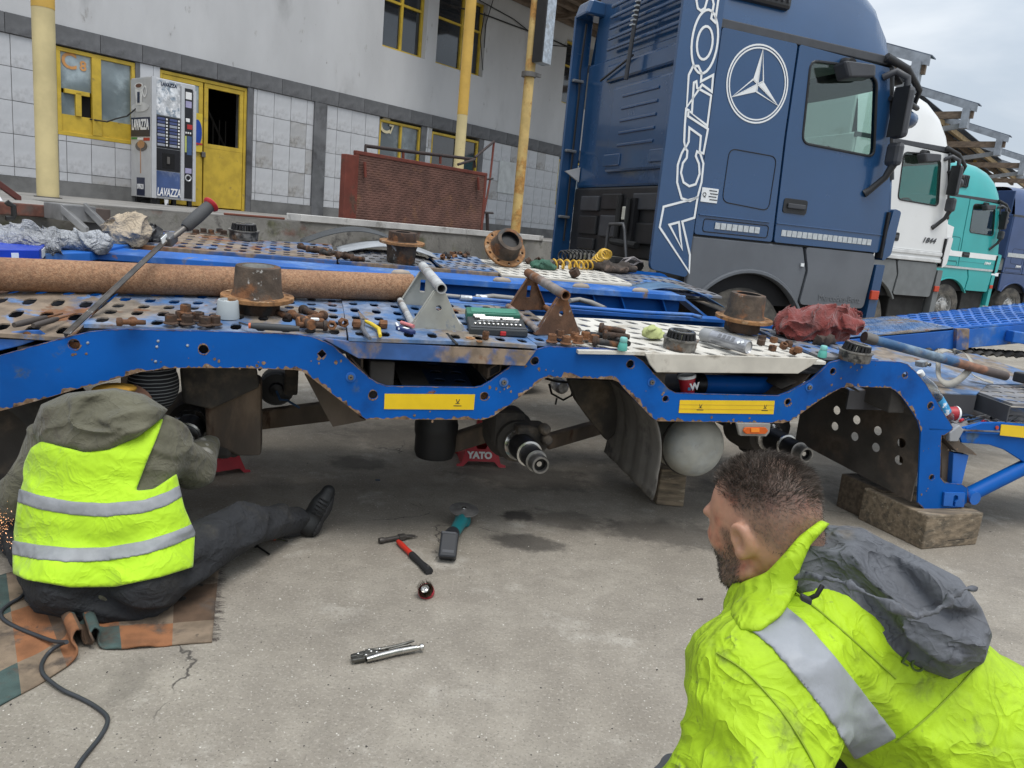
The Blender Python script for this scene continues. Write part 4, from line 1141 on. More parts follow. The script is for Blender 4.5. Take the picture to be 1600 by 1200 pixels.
    MB().box((.28, .12, 1.22), (2.1, .04, .55)).build('arch_liner', m_seam_shade, t)
    mb = panel(rpoly([(1.31, .62), (1.42, .62), (1.44, 1.42), (1.33, 1.42)], .02), -.01, .12); bu = mb.build('bumper_corner', body_m if 'rear' in opts else grey_m, t, bevel=.02)
    MB().box((1.36, -.02, 1.12), (.10, .03, .09)).build('marker_lamp', m_redl, bu, bevel=.008)
    MB().box((1.40, W / 2, .95), (.16, W - .3, .9)).build('bumper', grey_m, t, bevel=.05)
    MB().box((.9, .30, .70), (.75, .4, .50)).build('step_well', m_chassis, t, bevel=.02)
    # wheels
    for (wx, wy) in ((cx, .20), (cx, W - .20), (-2.35, .42), (-2.35, W - .42)):
        sg = 1 if wy < 1 else -1
        w_ = MB().lathe([(.29, .0), (.46, .0), (.53, .035), (.555, .08), (.555, .24), (.53, .30), (.3, .31)], lv(wx, wy - .15 * sg, .555), (0, sg, 0), 40, False).build('wheel', m_rubber, t, smooth=45)
        r_ = MB().lathe([(.30, .02), (.285, .05), (.27, .11), (.20, .12), (.19, .06), (.12, .03), (.10, -.02), (.0, -.03)], lv(wx, wy - .15 * sg, .555), (0, sg, 0), 30, False).build('rim', m_rim, w_, smooth=40)
        if sg > 0 and wx == cx:
            for k in range(10):
                a = k * .6283; MB().hexnut(lv(wx + .165 * math.cos(a), wy - .115, .555 + .165 * math.sin(a)), (0, -1, 0), .018, .03, .3).build('wheel_nut', m_rim, w_)
    for y in (.75, W - .75):
        MB().box((-.75, y, .85), (4.1, .09, .26)).build('chassis_rail', m_chassis, t)
    MB().cyl((-2.35, .4, .525), (-2.35, W - .4, .525), .09, n=10).build('axle', m_chassis, t)
    MB().cyl((cx, .2, .525), (cx, W - .2, .525), .09, n=10).build('axle', m_chassis, t)
    MB().lathe([(.02, 0), (.45, 0), (.47, .06), (.02, .07)], lv(-2.1, W / 2, 1.0), (0, 0, 1), 20).build('coupling_plate', m_chassis, t)
    # cab interior
    MB().box((.15, W / 2, 3.24), (1.75, W - .12, .02)).build('headliner', M('cab_lining', (.55, .56, .54), .9), t)
    MB().box((-.74, W / 2, 2.4), (.02, W - .12, 1.6)).build('bunk_wall', M('cab_lining', (.55, .56, .54), .9), t)
    for y in (.55, W - .55):
        s_ = MB().box((.25, y, 2.30), (.16, .50, .85)).build('seat', m_seat, t, bevel=.06)
        MB().box((.28, y, 2.86), (.12, .28, .22)).build('headrest', m_seat, s_, bevel=.05)
        MB().box((.52, y, 1.95), (.55, .5, .16)).build('seat_cushion', m_seat, s_, bevel=.05)
    MB().box((1.12, W / 2, 2.12), (.3, W - .15, .35)).build('dashboard', m_plastic_b, t, bevel=.06)
    mb = MB(); c = lv(.93, .6, 2.32); mb.tube([c + lv(.08 * math.sin(a), .22 * math.cos(a), .2 * math.sin(a)) for a in [k * .4488 for k in range(14)]], .016, 6, closed=True); mb.build('steering_wheel', m_plastic_b, t, smooth=60)
    return t
def outline(name, pts, y, r, mat, parent):
    """white line of flat tape along a closed outline in the side plane"""
    n = len(pts); vs = []
    P = [Vector(p) for p in pts]
    out_, in_ = [], []
    for i in range(n):
        a = (P[i] - P[i - 1]).normalized(); b = (P[(i + 1) % n] - P[i]).normalized()
        nn = Vector((-(a.y + b.y), a.x + b.x)); nn.normalize()
        c = max(.5, math.sqrt(max(.01, (1 + a.dot(b)) / 2)))
        out_.append(P[i] + nn * r / c); in_.append(P[i] - nn * r / c)
    vs = [lv(p.x, y, p.y) for p in out_] + [lv(p.x, y, p.y) for p in in_] + [lv(p.x, y - .002, p.y) for p in out_] + [lv(p.x, y - .002, p.y) for p in in_]
    fs = []
    for i in range(n):
        j = (i + 1) % n
        fs += [(2 * n + i, 2 * n + j, 3 * n + j, 3 * n + i), (i, n + i, n + j, j), (i, j, 2 * n + j, 2 * n + i), (n + j, n + i, 3 * n + i, 3 * n + j)]
    mb = MB().add(vs, fs); return mb.build(name, mat, parent)
def star(parent, cx, cz, R, y):
    ring = lambda r: [(cx + r * math.cos(2 * math.pi * k / 56), cz + r * math.sin(2 * math.pi * k / 56)) for k in range(56)]
    outline('ring_print', ring(R), y, .007, m_letter, parent); outline('ring_print', ring(R - .024), y, .006, m_letter, parent)
    for k in range(3):
        a = math.pi / 2 + k * 2 * math.pi / 3
        tip = (cx + (R - .03) * math.cos(a), cz + (R - .03) * math.sin(a))
        l = (cx + .062 * math.cos(a + 1.047), cz + .062 * math.sin(a + 1.047)); r = (cx + .062 * math.cos(a - 1.047), cz + .062 * math.sin(a - 1.047))
        MB().prism([lv(cx, y, cz), lv(l[0], y, l[1]), lv(tip[0], y, tip[1])], (0, -.002, 0)).build('star_point', m_letter, parent)
        q = [(cx + (r[0] - cx) * .12, cz + (r[1] - cz) * .12)]
        outline('star_point', [(cx + .0 * a, cz), r, tip], y, .006, m_letter, parent)
# ---------------- the blue truck in front
m_tblue = M('truck_blue_paint', (.014, .062, .16), .26, 0, var=.06, vs=1.2, coat=.6, spec=.5, bump=.03, bs=1.6, bdist=.05, patches=[((.02, .07, .17), 2.2, .66, .08, .45)])
P1 = dict(body=m_tblue, lower=m_plastic_g)
tk = truck('tractor_truck', 'dark blue truck cab with large white lettering and star emblem, nearest of the row', P1, ('rear', 'grille'))
# side fairings
fo = rpoly([(-1.215, 1.20), (-.825, 1.15), (-.825, 4.05), (-1.215, 4.05)], .05)
mb = panel(fo, -.025, .035); fair = mb.build('side_fairing', m_tblue, tk, bevel=.012)
ff = MB().box((-.93, 2.47, 2.45), (.22, .035, 2.65)).build('side_fairing', m_tblue, tk, bevel=.012)
MB().prism([lv(-1.05, 2.48, 3.74), lv(-.75, 2.48, 3.74), lv(-.75, 2.48, 3.88), lv(-1.0, 2.48, 3.90)], (0, -.30, 0)).build('fairing_cap', m_tblue, ff, bevel=.03)
MB().tube([lv(-.92, 2.42, 1.35), lv(-.92, 2.42, 3.0), lv(-.94, 2.41, 3.2), lv(-.92, 2.41, 3.7)], .012, 6).build('hinge_rod', m_plastic_b, ff)
for z in (1.62, 2.35, 3.1):
    MB().box((-.95, 2.42, z), (.13, .05, .03)).build('hinge_bracket', M('bracket_grey', (.22, .23, .24), .5, .5), ff, bevel=.006)
MB().prism([lv(-1.02, 2.35, 2.12), lv(-.84, 2.35, 2.18), lv(-.84, 2.35, 2.02)], (0, .03, 0)).build('bracket_plate', M('bracket_white', (.5, .5, .5), .5), ff)
# outlined lettering up the fairing: points are (px, py) on the photographed face
def fl(pts, hole=None):
    outline('outlined_letter', [KS(*p) for p in pts], -.0275, .0095, m_letter, fair)
def arcpx(cx, cy, rx, ry, a0, a1, n, tilt=0.0):
    r_ = []
    for k in range(n + 1):
        a = R_(a0 + (a1 - a0) * k / n); x, y = rx * math.cos(a), ry * math.sin(a)
        r_.append((cx + x * math.cos(tilt) - y * math.sin(tilt), cy + x * math.sin(tilt) + y * math.cos(tilt)))
    return r_
fl([(1074, 425), (1075, 398), (1063, 346), (1082, 340), (1087, 309), (1034, 323), (1028, 355)])                # A
fl([(1063, 389), (1043, 351), (1058, 347), (1060, 369)])
Cc = [(1062, 310), (1055, 285), (1056, 258), (1062, 240), (1067, 231), (1071, 236), (1070, 247), (1064, 255), (1061, 270), (1065, 285), (1074, 291), (1084, 288), (1090, 272), (1089, 256), (1084, 244), (1086, 237), (1091, 240), (1096, 256), (1093, 285), (1087, 308), (1075, 314)]
fl(Cc)
fl([(1068, 232), (1066, 222), (1067, 196), (1069, 171), (1073, 173), (1072, 182), (1103, 202), (1096, 240), (1090, 238), (1092, 213), (1074, 200), (1073, 222)])   # T
fl([(1078, 176), (1081, 130), (1085, 128), (1086, 138), (1108, 150), (1102, 197), (1074, 175)])              # T/R stems
fl([(1070, 168), (1073, 118), (1080, 104), (1088, 104), (1093, 115), (1092, 128), (1111, 118), (1109, 144), (1094, 133)]) # R
O1 = arcpx(1098, 66, 20, 50, 0, 360, 28, .12)[:-1]; O2 = arcpx(1098, 68, 12, 26, 0, 360, 22, .12)[:-1]
fl(O1); fl(O2)
fl([(1087, 14), (1085, 2), (1088, -14), (1094, -30), (1112, -40), (1122, -20), (1118, 8), (1114, 36), (1108, 30), (1112, 8), (1108, -8), (1102, 0), (1098, 14), (1092, 18)])  # S
star(tk, -.37, 2.835, .315, -.003)
for (x0, x1, n_) in ((-.60, -.11, 8), (.13, 1.22, 18)):
    for k in range(n_):
        a = x0 + (x1 - x0) * k / n_; b = x0 + (x1 - x0) * (k + 1) / n_ - .008
        MB().box(((a + b) / 2, -.0065, 1.62), (b - a, .004, .055)).build('reflective_square', m_reflx, tk)
st_ = MB().box((-.70, -.004, 1.87), (.17, .006, .12)).build('info_sticker', m_letter, tk)
for k in range(4):
    MB().box((-.67 + .012 * (k % 2), -.0085, 1.91 - .025 * k), (.08, .002, .008)).build('sticker_print', m_plastic_d, st_)
text('sticker_print', 'Q', .05, (-.755, -.009, 1.87), (1, 0, 0), (0, 0, 1), m_plastic_b, st_)
text('embossed_name', 'Mercedes-Benz', .085, (.95, -.004, 1.06), (1, 0, 0), (0, 0, 1), M('emboss_grey', (.15, .16, .175), .4), tk, sx=1.0)
MB().box((.43, -.004, 1.35), (.035, .01, .03)).build('arch_clip', m_letter, tk)
tk.location = KS0; tk.rotation_euler = (0, 0, math.pi / 2 - KAZ)
def place_truck(t, px, py, z, dist):
    """put the local point (1.06, 0, 2.40) (front lower window corner) on a pixel at a forward distance"""
    P = AT(px, py, dist)
    o = P - KT * 1.06; o.z = 0
    t.location = o; t.rotation_euler = (0, 0, math.pi / 2 - KAZ)
    return P.z
# ---------------- white, teal and far blue trucks
m_twhite = M('truck_white_paint', (.70, .71, .71), .3, var=.04, vs=1.2, coat=.4, patches=[((.55, .54, .51), 2, .66, .08, .5)])
P2 = dict(body=m_twhite, lower=M('mid_grey_plastic', (.15, .16, .165), .5, var=.1), arch=M('mid_grey_plastic', (.15, .16, .165), .5))
t2 = truck('tractor_truck', 'white truck cab with grey skirt, second in the row behind the blue one', P2)
text('model_number', '1844', .11, (1.0, -.012, 1.86), (1, 0, 0), (0, 0, 1), m_plastic_d, t2, shear=.3, offset=.003, sx=1.3)
for zz_ in (1.56, 1.66):
    MB().box((.30, -.012, zz_), (2.1, .02, .06)).build('side_moulding', M('white_moulding', (.6, .61, .61), .4), t2, bevel=.01)
z2 = place_truck(t2, 1463, 334, 2.4, 12.0)
m_tteal = M('truck_teal_paint', (.03, .36, .36), .3, var=.07, vs=1.5, coat=.4)
P3 = dict(body=m_tteal, lower=m_tteal, arch=m_tteal)
t3 = truck('tractor_truck', 'turquoise truck cab with white angular stripe, third in the row', P3, ('grille',))
mb = panel([(-.60, 2.55), (-.36, 2.50), (-.36, 1.98), (-.26, 1.93), (1.40, 1.93), (1.40, 1.80), (-.58, 1.80)], -.008, .006); mb.build('white_stripe', m_letter, t3)
MB().box((.3, -.010, 1.53), (2.0, .01, .05)).build('grey_stripe', m_reflx, t3)
text('model_number', '1844', .10, (1.05, -.012, 1.70), (1, 0, 0), (0, 0, 1), m_letter, t3, shear=.3, offset=.003, sx=1.2)
z3 = place_truck(t3, 1550, 375, 2.4, 19.5)
m_tnavy = M('truck_navy_paint', (.035, .07, .18), .35, var=.1, vs=1.5, coat=.3)
P4 = dict(body=m_tnavy, lower=m_tnavy, arch=m_tnavy)
t4 = truck('tractor_truck', 'faded navy truck cab cut off at right, last in the row', P4)
MB().box((.3, -.010, 2.08), (2.1, .01, .12)).build('white_stripe', m_reflx, t4)
text('model_number', '1844', .10, (-.2, -.012, 1.75), (1, 0, 0), (0, 0, 1), m_letter, t4, shear=.3, offset=.003, sx=1.2)
z4 = place_truck(t4, 1640, 388, 2.4, 24.0)
print('TRUCKZ', z2, z3, z4)
# ================================================================ car carrier trailer on blocks
m_blue = M('trailer_blue', (.0, .085, .36), .5, spec=.2, var=.16, vs=2.2, bump=.04, bs=60,
           patches=[((.003, .055, .24), 1.6, .60, .10, .5), (RUSTC, 7.0, .715, .012, .85), (RUSTD, 19, .735, .01, .85), ((.06, .10, .16), 5, .67, .05, .6), ((.01, .09, .26), 3, .68, .05, .6)])
m_blue2 = M('trailer_blue_worn', (.01, .11, .42), .5, var=.2, vs=3,
            patches=[((.09, .19, .42), 3.5, .57, .08, .6), (RUSTC, 4.5, .66, .03, .85), ((.17, .16, .15), 6, .66, .05, .8)])
m_deckb = M('deck_blue_scuffed', (.06, .14, .30), .55, var=.3, vs=6, bump=.15, bs=70,
            patches=[((.17, .21, .29), 5, .50, .09, .6), ((.20, .165, .13), 3.4, .53, .06, .85), (RUSTC, 5.0, .635, .03, .85)])
m_deckr = M('deck_rust_blue', (.05, .12, .26), .6, var=.3, vs=6, bump=.2, bs=70,
            patches=[((.20, .155, .115), 2.6, .47, .07, .85), (RUSTC, 4.0, .57, .04, .88), ((.10, .18, .34), 7, .62, .04, .6)])
m_deckw = M('deck_white_paint', (.55, .53, .48), .7, var=.14, vs=6, bump=.25, bs=90, patches=[((.33, .29, .23), 4, .62, .06, .85), ((.14, .12, .10), 9, .70, .03, .9)])
m_deckg = M('deck_grey_worn', (.19, .19, .20), .65, .2, var=.3, vs=6, bump=.2, bs=70, patches=[((.06, .16, .38), 3.5, .57, .05, .6), (RUSTD, 5, .62, .05, .9)])
m_under = M('underside_grime', (.045, .040, .035), .85, var=.35, vs=5, bump=.2, bs=40, patches=[((.12, .095, .07), 4, .58, .08, .9)])
m_underr = M('underside_brown', (.10, .078, .060), .85, var=.3, vs=4, bump=.25, bs=50, stretch=(1, 1, .4), patches=[((.16, .115, .08), 3, .55, .1, .9), (RUSTD, 6, .62, .05, .9)])
m_black = M('black_oily_iron', (.012, .012, .013), .45, .3, var=.3, vs=6)
m_yel = M('yellow_reflective_tape', (.74, .50, .012), .35, var=.07, vs=8, patches=[((.5, .33, .03), 5, .74, .03, .5)])
m_print = M('black_print', (.02, .02, .02), .6)
m_steel = M('machined_steel', (.52, .51, .49), .22, .95, var=.2, vs=20)
m_oldst = MATS['old_steel']
m_rust = M('rust', RUSTC, .85, var=.35, vs=12, bump=.35, bs=90, patches=[(RUSTD, 9, .55, .08, .9), (RUSTO, 11, .60, .05, .9)])
m_rusto = M('rust_orange', (.24, .115, .045), .85, var=.35, vs=14, bump=.4, bs=110, patches=[(RUSTD, 10, .57, .06, .9), ((.34, .20, .10), 16, .58, .06, .85)])
m_rustd = M('rust_dark', (.06, .036, .024), .8, .15, var=.4, vs=14, bump=.35, bs=100, patches=[(RUSTC, 12, .6, .06, .9), ((.02, .02, .02), 8, .58, .06, .6)])
tr = thing('car_carrier_trailer', 'blue car carrier trailer with perforated deck, wheels off, standing on blocks', 'trailer', T(0, 1.2) - Vector((0, 0, 1.0)))
def ngon(px, py, r, n=10, v=0.0, sq=1.0, ph=0.0):
    c = TS(px, py, v); k = r * DIST(c) / FPX
    return [c + TU * (k * math.cos(2 * math.pi * i / n + ph)) + Vector((0, 0, k * sq * math.sin(2 * math.pi * i / n + ph))) for i in range(n)]
top = [(-260, 640), (-100, 588), (0, 555), (50, 541), (98, 528), (140, 518), (170, 515), (200, 514), (320, 517), (440, 521), (480, 524), (500, 530), (520, 540), (577, 590), (590, 598), (604, 603),
       (741, 605), (752, 603), (766, 595), (821, 555), (837, 546), (857, 541), (967, 545), (982, 550), (1005, 564), (1024, 586), (1045, 608), (1057, 614), (1216, 618), (1232, 612), (1266, 594), (1286, 576), (1297, 566),
       (1318, 561), (1407, 565.5), (1418, 569), (1431, 581), (1446, 599), (1489, 668), (1487, 672), (1476, 680), (1471, 680), (1469, 745), (1477, 755), (1502, 756), (1512, 763), (1511, 785), (1503, 793), (1445, 797), (1434, 785)]
bot = [(1439, 675), (1435, 659), (1427, 645), (1410, 621), (1400, 611), (1391, 606), (1330, 604), (1314, 606), (1281, 625), (1236, 657), (1223, 661), (1027, 658), (1017, 651), (975, 607), (967, 597), (957, 593),
       (858, 589), (848, 592), (802, 628), (770, 651), (754, 656), (572, 655), (562, 649), (481, 586), (472, 580), (461, 578), (380, 575), (270, 575), (220, 581), (170, 595), (116, 609), (66, 624), (16, 638), (-100, 668), (-260, 712)]
outl = [TS(x, y) for x, y in top + bot]
holes = [ngon(116, 538, 8.5), ngon(318, 546, 7.5), ngon(503, 553, 7, 4), ngon(836, 564, 6.5), ngon(985, 569, 6.5), ngon(1301, 580, 5), ngon(1414, 586, 5), ngon(1454, 634, 5.5), ngon(1456, 746, 4.5),
         ngon(583, 617, 7), ngon(757, 619, 6.5), ngon(1040, 623, 5), ngon(1231, 628, 5)]
keyh = ngon(1491, 773, 5, 10); 
mb = MB().prism(outl, TV * .010, holes)
beam = mb.build('side_beam', m_blue, tr, bevel=.0025)
# flaking rust along the lower edge, the top and round the holes
mb = MB(); rg = random.Random(8)
def flake(pts, wmax, closed=False, keep=.75):
    P = [Vector(p) for p in pts]; n = len(P); w = 0.0
    for i in range(n if closed else n - 1):
        a, b = P[i], P[(i + 1) % n]; L_ = (b - a).length; m_ = max(1, int(L_ / .009)); d = (b - a).normalized(); nn = TV.cross(d)
        for k in range(m_):
            w2 = max(.001, w * .7 + rg.uniform(-.25, 1) * wmax * .42) if rg.random() < keep else .0015
            p, q = a.lerp(b, k / m_) - TV * .0011, a.lerp(b, (k + 1) / m_) - TV * .0011
            mb.add([p, q, q + nn * w2, p + nn * w], [(0, 1, 2, 3)]); w = w2
flake([TS(x, y) for x, y in bot], .022); flake([TS(x, y) for x, y in top], .006, keep=.5)
for h_ in holes: flake(h_, .011, True, keep=.8)
for k in range(60):                               # chips and drips
    x, y = rg.choice(((116, 556), (318, 562), (548, 600), (787, 612), (1018, 612), (836, 576), (503, 566), (660, 648), (1130, 653), (1450, 770), (1455, 700), (1330, 598), (250, 565), (380, 568), (1340, 572)))
    c = TS(x + rg.gauss(0, 16), y + rg.gauss(0, 4)) - TV * .0011; r_ = rg.uniform(.002, .008)
    mb.add([c + TU * (r_ * rg.uniform(.6, 1.3) * math.cos(j * 1.047)) + Vector((0, 0, r_ * rg.uniform(.6, 1.5) * math.sin(j * 1.047))) for j in range(6)], [tuple(range(6))])
rf_ = mb.build('rust_flakes', M('flaked_rust', (.20, .125, .075), .9, var=.4, vs=40, patches=[(RUSTD, 30, .58, .06, .9), ((.30, .24, .19), 24, .62, .05, .9)]), beam); rf_['kind'] = 'stuff'
# added discs behind holes: dark ones stand in for shade, others rusty metal
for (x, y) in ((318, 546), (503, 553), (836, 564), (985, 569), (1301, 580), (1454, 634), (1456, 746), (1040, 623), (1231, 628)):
    c = TS(x, y, .04); MB().cyl(c, c + TV * .02, .04, n=10).build('hole_backing', m_seam_shade, beam)
for (x, y, r) in ((116, 538, 8.5), (583, 617, 7), (757, 619, 6.5)):
    c = TS(x, y, .03); MB().cyl(c, c + TV * .02, .03, n=12).build('hole_backing', m_rust, beam)
for (x, y) in ((548, 589), (787, 597), (1018, 597), (1264, 605)):                       # bolts with washers
    c = TS(x, y); w_ = MB().cyl(c - TV * .003, c, .020, n=14).build('washer', m_blue2, beam, smooth=40)
    MB().hexnut(c - TV * .003, -TV, .012, .010, .3).build('bolt', m_oldst, w_)
for (x, y) in ((137, 536), (245, 542), (247, 533), (293, 540), (243, 565)):
    c = TS(x, y); MB().lathe([(.006, 0), (.004, .003), (.0005, .004)], c, -TV, 8, False).build('weld_dot', m_galv, beam)
# reflective tapes with small printed emblem
for (q, ems) in ((((601, 615), (742, 616), (740, 640), (600, 639)), ((715, 628),)), (((1062, 625), (1210, 626), (1208, 647), (1060, 645)), ((1094, 635), (1195, 636)))):
    P = [TS(x, y) - TV * .0015 for x, y in q]; tp = MB().prism(P, -TV * .0015).build('reflective_tape', m_yel, beam)
    for k in (.33, .66) if q[0][0] > 1000 else ():
        a = P[0].lerp(P[3], k); b = P[1].lerp(P[2], k)
        MB().box((a + b) / 2 - TV * .0022, ((b - a).length, .001, .002), X=b - a).build('tape_line', M('tape_line', (.60, .38, .03), .5), tp)
    for (x, y) in ems:
        c = TS(x, y) - TV * .0035
        mb = MB()
        for s_ in (-1, 1):
            mb.box(c + TU * (.004 * s_) + Vector((0, 0, .004)), (.003, .0008, .017), X=TU + Vector((0, 0, -.4 * s_)), Z=Vector((0, 0, 1)) + TU * .4 * s_)
        mb.box(c + Vector((0, 0, -.006)), (.018, .0008, .0022), X=TU); mb.box(c + Vector((0, 0, -.016)), (.034, .0008, .003), X=TU); mb.build('emblem_print', m_print, tp)
# bracket with keyhole on the leg foot
q = [TS(x, y) - TV * .002 for x, y in ((1473, 768), (1505, 769), (1503, 791), (1471, 789))]
kh = [TS(x, y) - TV * .002 for x, y in ((1487, 774), (1490, 772), (1494, 774), (1494, 779), (1490, 783), (1489, 790), (1485, 790), (1486, 781))]
MB().prism(q, -TV * .012, [[p for p in kh]]).build('keyhole_bracket', m_blue2, beam, bevel=.004)
MB().prism([TS(x, y, .003) for x, y in ((1478, 771), (1500, 771), (1500, 789), (1478, 789))], TV * .004).build('keyhole_back', m_under, beam)
# outer plate at far left, overlapping
q = [TS(x, y, .03) for x, y in ((-200, 570), (-60, 530), (0, 521), (40, 516), (62, 516), (70, 522), (72, 527), (30, 541), (0, 548), (-200, 610))]
MB().prism(q, TV * .012).build('overlap_plate', m_blue2, tr, bevel=.004)
c = TS(43, 524, .03); MB().cyl(c, c - TV * .01, .014, n=12).build('rivet', m_rust, tr)
# twin beam on the far side
fo_ = TV * 2.68 + Vector((0, 0, TK * 2.68))
MB().prism([p + fo_ for p in outl], TV * .010).build('side_beam', m_blue, tr)
# ---- perforated deck plates
def perf(name, u0, u1, v0, v1, nu, nv, hu, hv, mat, shear=0.0, stag=0.0, wfn=None, seed=0, lip=.0015, diag=0.0, depth=.004, xyz=None):
    mb = MB(); pu, pv = (u1 - u0) / nu, (v1 - v0) / nv
    def W(u, v, w):
        n_ = Vector((u * 2.1 + seed * 3.1, v * 2.3, seed)); from_noise = math.sin(n_.x * 2.7 + math.sin(n_.y * 3)) * math.sin(n_.y * 3.1 + 1.3 * seed) * .006
        if xyz: return xyz((u - u0) / (u1 - u0), (v - v0) / (v1 - v0), w + from_noise)
        return T(u + shear * (v - v0), v, w + from_noise + (wfn(u, v) if wfn else 0))
    oc = [(-1, -.5), (-.5, -1), (.5, -1), (1, -.5), (1, .5), (.5, 1), (-.5, 1), (-1, .5)]
    for j in range(nv):
        for i in range(nu + (1 if stag and j % 2 else 0)):
            a0 = u0 + (i - (stag if j % 2 else 0)) * pu; a1 = a0 + pu
            a0, a1 = max(u0, a0), min(u1, a1)
            if a1 - a0 < 1e-4: continue
            b0, b1 = v0 + j * pv, v0 + (j + 1) * pv
            cu, cv = (a0 + a1) / 2, (b0 + b1) / 2
            full = (a1 - a0) > pu * .9
            if not full:
                mb.add([W(a0, b0, 0), W(a1, b0, 0), W(a1, b1, 0), W(a0, b1, 0)], [(0, 1, 2, 3)]); continue
            outer = [(a0, cv - pv * .25), (a0, b0), (a1, b0), (a1, cv - pv * .25), (a1, cv + pv * .25), (a1, b1), (a0, b1), (a0, cv + pv * .25)]
            ring = []; rin = []
            for (x, y) in oc:
                du, dv = x * hu + diag * y * hv, y * hv
                ring.append((cu + du * 1.22, cv + dv * 1.22)); rin.append((cu + du, cv + dv))
            vs = [W(p[0], p[1], 0) for p in outer] + [W(p[0], p[1], .0) for p in ring] + [W(p[0], p[1], lip) for p in rin] + [W(p[0], p[1], -depth) for p in rin]
            fs = []
            for k in range(8):
                k2 = (k + 1) % 8
                for l in range(3): fs.append((l * 8 + k, l * 8 + k2, (l + 1) * 8 + k2, (l + 1) * 8 + k))
            mb.add(vs, fs)
    # outer rim skirt
    for (p, q, n_) in (((u0, v0), (u1, v0), nu), ((u1, v0), (u1, v1), nv), ((u1, v1), (u0, v1), nu), ((u0, v1), (u0, v0), nv)):
        for k in range(n_):
            a = (p[0] + (q[0] - p[0]) * k / n_, p[1] + (q[1] - p[1]) * k / n_); b = (p[0] + (q[0] - p[0]) * (k + 1) / n_, p[1] + (q[1] - p[1]) * (k + 1) / n_)
            mb.add([W(a[0], a[1], 0), W(a[0], a[1], -.014), W(b[0], b[1], -.014), W(b[0], b[1], 0)], [(0, 1, 2, 3)])
    return mb.build(name, mat, tr, smooth=30)
# near track
perf('deck_plate', -2.75, -1.765, .012, .66, 10, 5, .021, .036, m_deckr, wfn=lambda u, v: -.06 * max(0, 1 - v / .45) - max(0, -2.1 - u) * .12, seed=1, shear=.06)
perf('deck_plate', -1.73, -.80, .012, .74, 10, 6, .020, .036, m_deckb, shear=.03, seed=2, wfn=lambda u, v: -.014 * max(0, 1 - v / .2))
perf('deck_plate', -.795, -.02, -.03, .80, 8, 6, .020, .038, m_deckb, seed=3, shear=.02)
perf('deck_plate', -.015, .16, .035, .80, 2, 6, .020, .036, m_deckb, seed=3, shear=.02)
perf('deck_plate', .17, 1.43, -.025, .68, 14, 6, .023, .028, m_deckw, stag=.5, seed=4, diag=-.5, wfn=lambda u, v: -.012)
perf('deck_plate', 1.44, 1.78, .03, .62, 4, 5, .020, .03, m_deckg, seed=5)
# front flanges where the beam dips
def flange(name, q, v, mat, th=.012):
    mb = MB().prism([TS(x, y, v) for x, y in q], TV * th); return mb.build(name, mat, tr, bevel=.003)
m_flr = M('flange_rusty', (.03, .10, .30), .6, var=.3, vs=5, patches=[((.22, .165, .12), 4, .50, .06, .85), (RUSTC, 5, .57, .05, .88)])
flange('deck_flange', ((500, 527), (545, 533), (838, 548), (820, 572), (560, 560)), -.028, m_flr)
m_flw = M('flange_white', (.50, .47, .41), .7, var=.14, vs=5, patches=[((.30, .27, .22), 5, .62, .06, .85), ((.06, .15, .36), 2.2, .68, .05, .6)])
flange('deck_flange', ((1008, 552), (1280, 560), (1268, 572), (1247, 584), (1026, 582), (1016, 570)), -.03, m_flw)
# blue inner flanges of both tracks, webs and centre gap
def strip(name, u0, u1, v0, v1, w0, w1, mat, n=12, bev=.004):
    mb = MB()
    mb.prism([T(u0, v0, w0), T(u1, v0, w0), T(u1, v1, w0), T(u0, v1, w0)], Vector((0, 0, w1 - w0))); return mb.build(name, mat, tr, bevel=bev)
strip('inner_flange', -2.9, -1.80, .69, .80, -.03, .012, m_blue2)
strip('inner_flange', -1.73, 1.40, .815, .89, -.02, .004, m_blue2)
strip('inner_web', -2.9, 1.75, .86, .872, -.24, -.022, m_blue)
strip('inner_flange', -2.9, 1.50, 1.56, 1.80, -.012, .004, m_blue2)
strip('inner_flange', -2.9, 1.52, 1.545, 1.56, -.03, .008, m_blue2)
strip('inner_web', -2.9, 1.52, 1.62, 1.635, -.24, -.014, m_blue)
strip('inner_web', -2.9, 1.9, 1.50, 1.51, -.30, -.20, m_under)
MB().prism([T(1.50, 1.56, .004), T(1.78, 1.56, -.16), T(1.78, 1.80, -.16), T(1.50, 1.80, .004)], (0, 0, -.016)).build('end_ramp', m_blue2, tr)
for u in (.85, 1.05, 1.35):
    MB().prism([T(u, 1.615, -.02), T(u + .10, 1.615, -.22), T(u + .106, 1.615, -.22), T(u + .012, 1.615, -.02)], TV * -.05).build('gusset', m_blue, tr)
for (u, v) in ((-.38, 1.58), (.25, 1.58), (.78, 1.58), (1.2, 1.58)):       # cast lugs on the rail
    MB().lathe([(.001, -.06), (.018, -.045), (.024, 0), (.018, .045), (.001, .06)], T(u, v, .012), TU, 10, False).build('cast_lug', M('bare_cast', (.33, .28, .23), .7, .2, var=.2), tr, smooth=60)
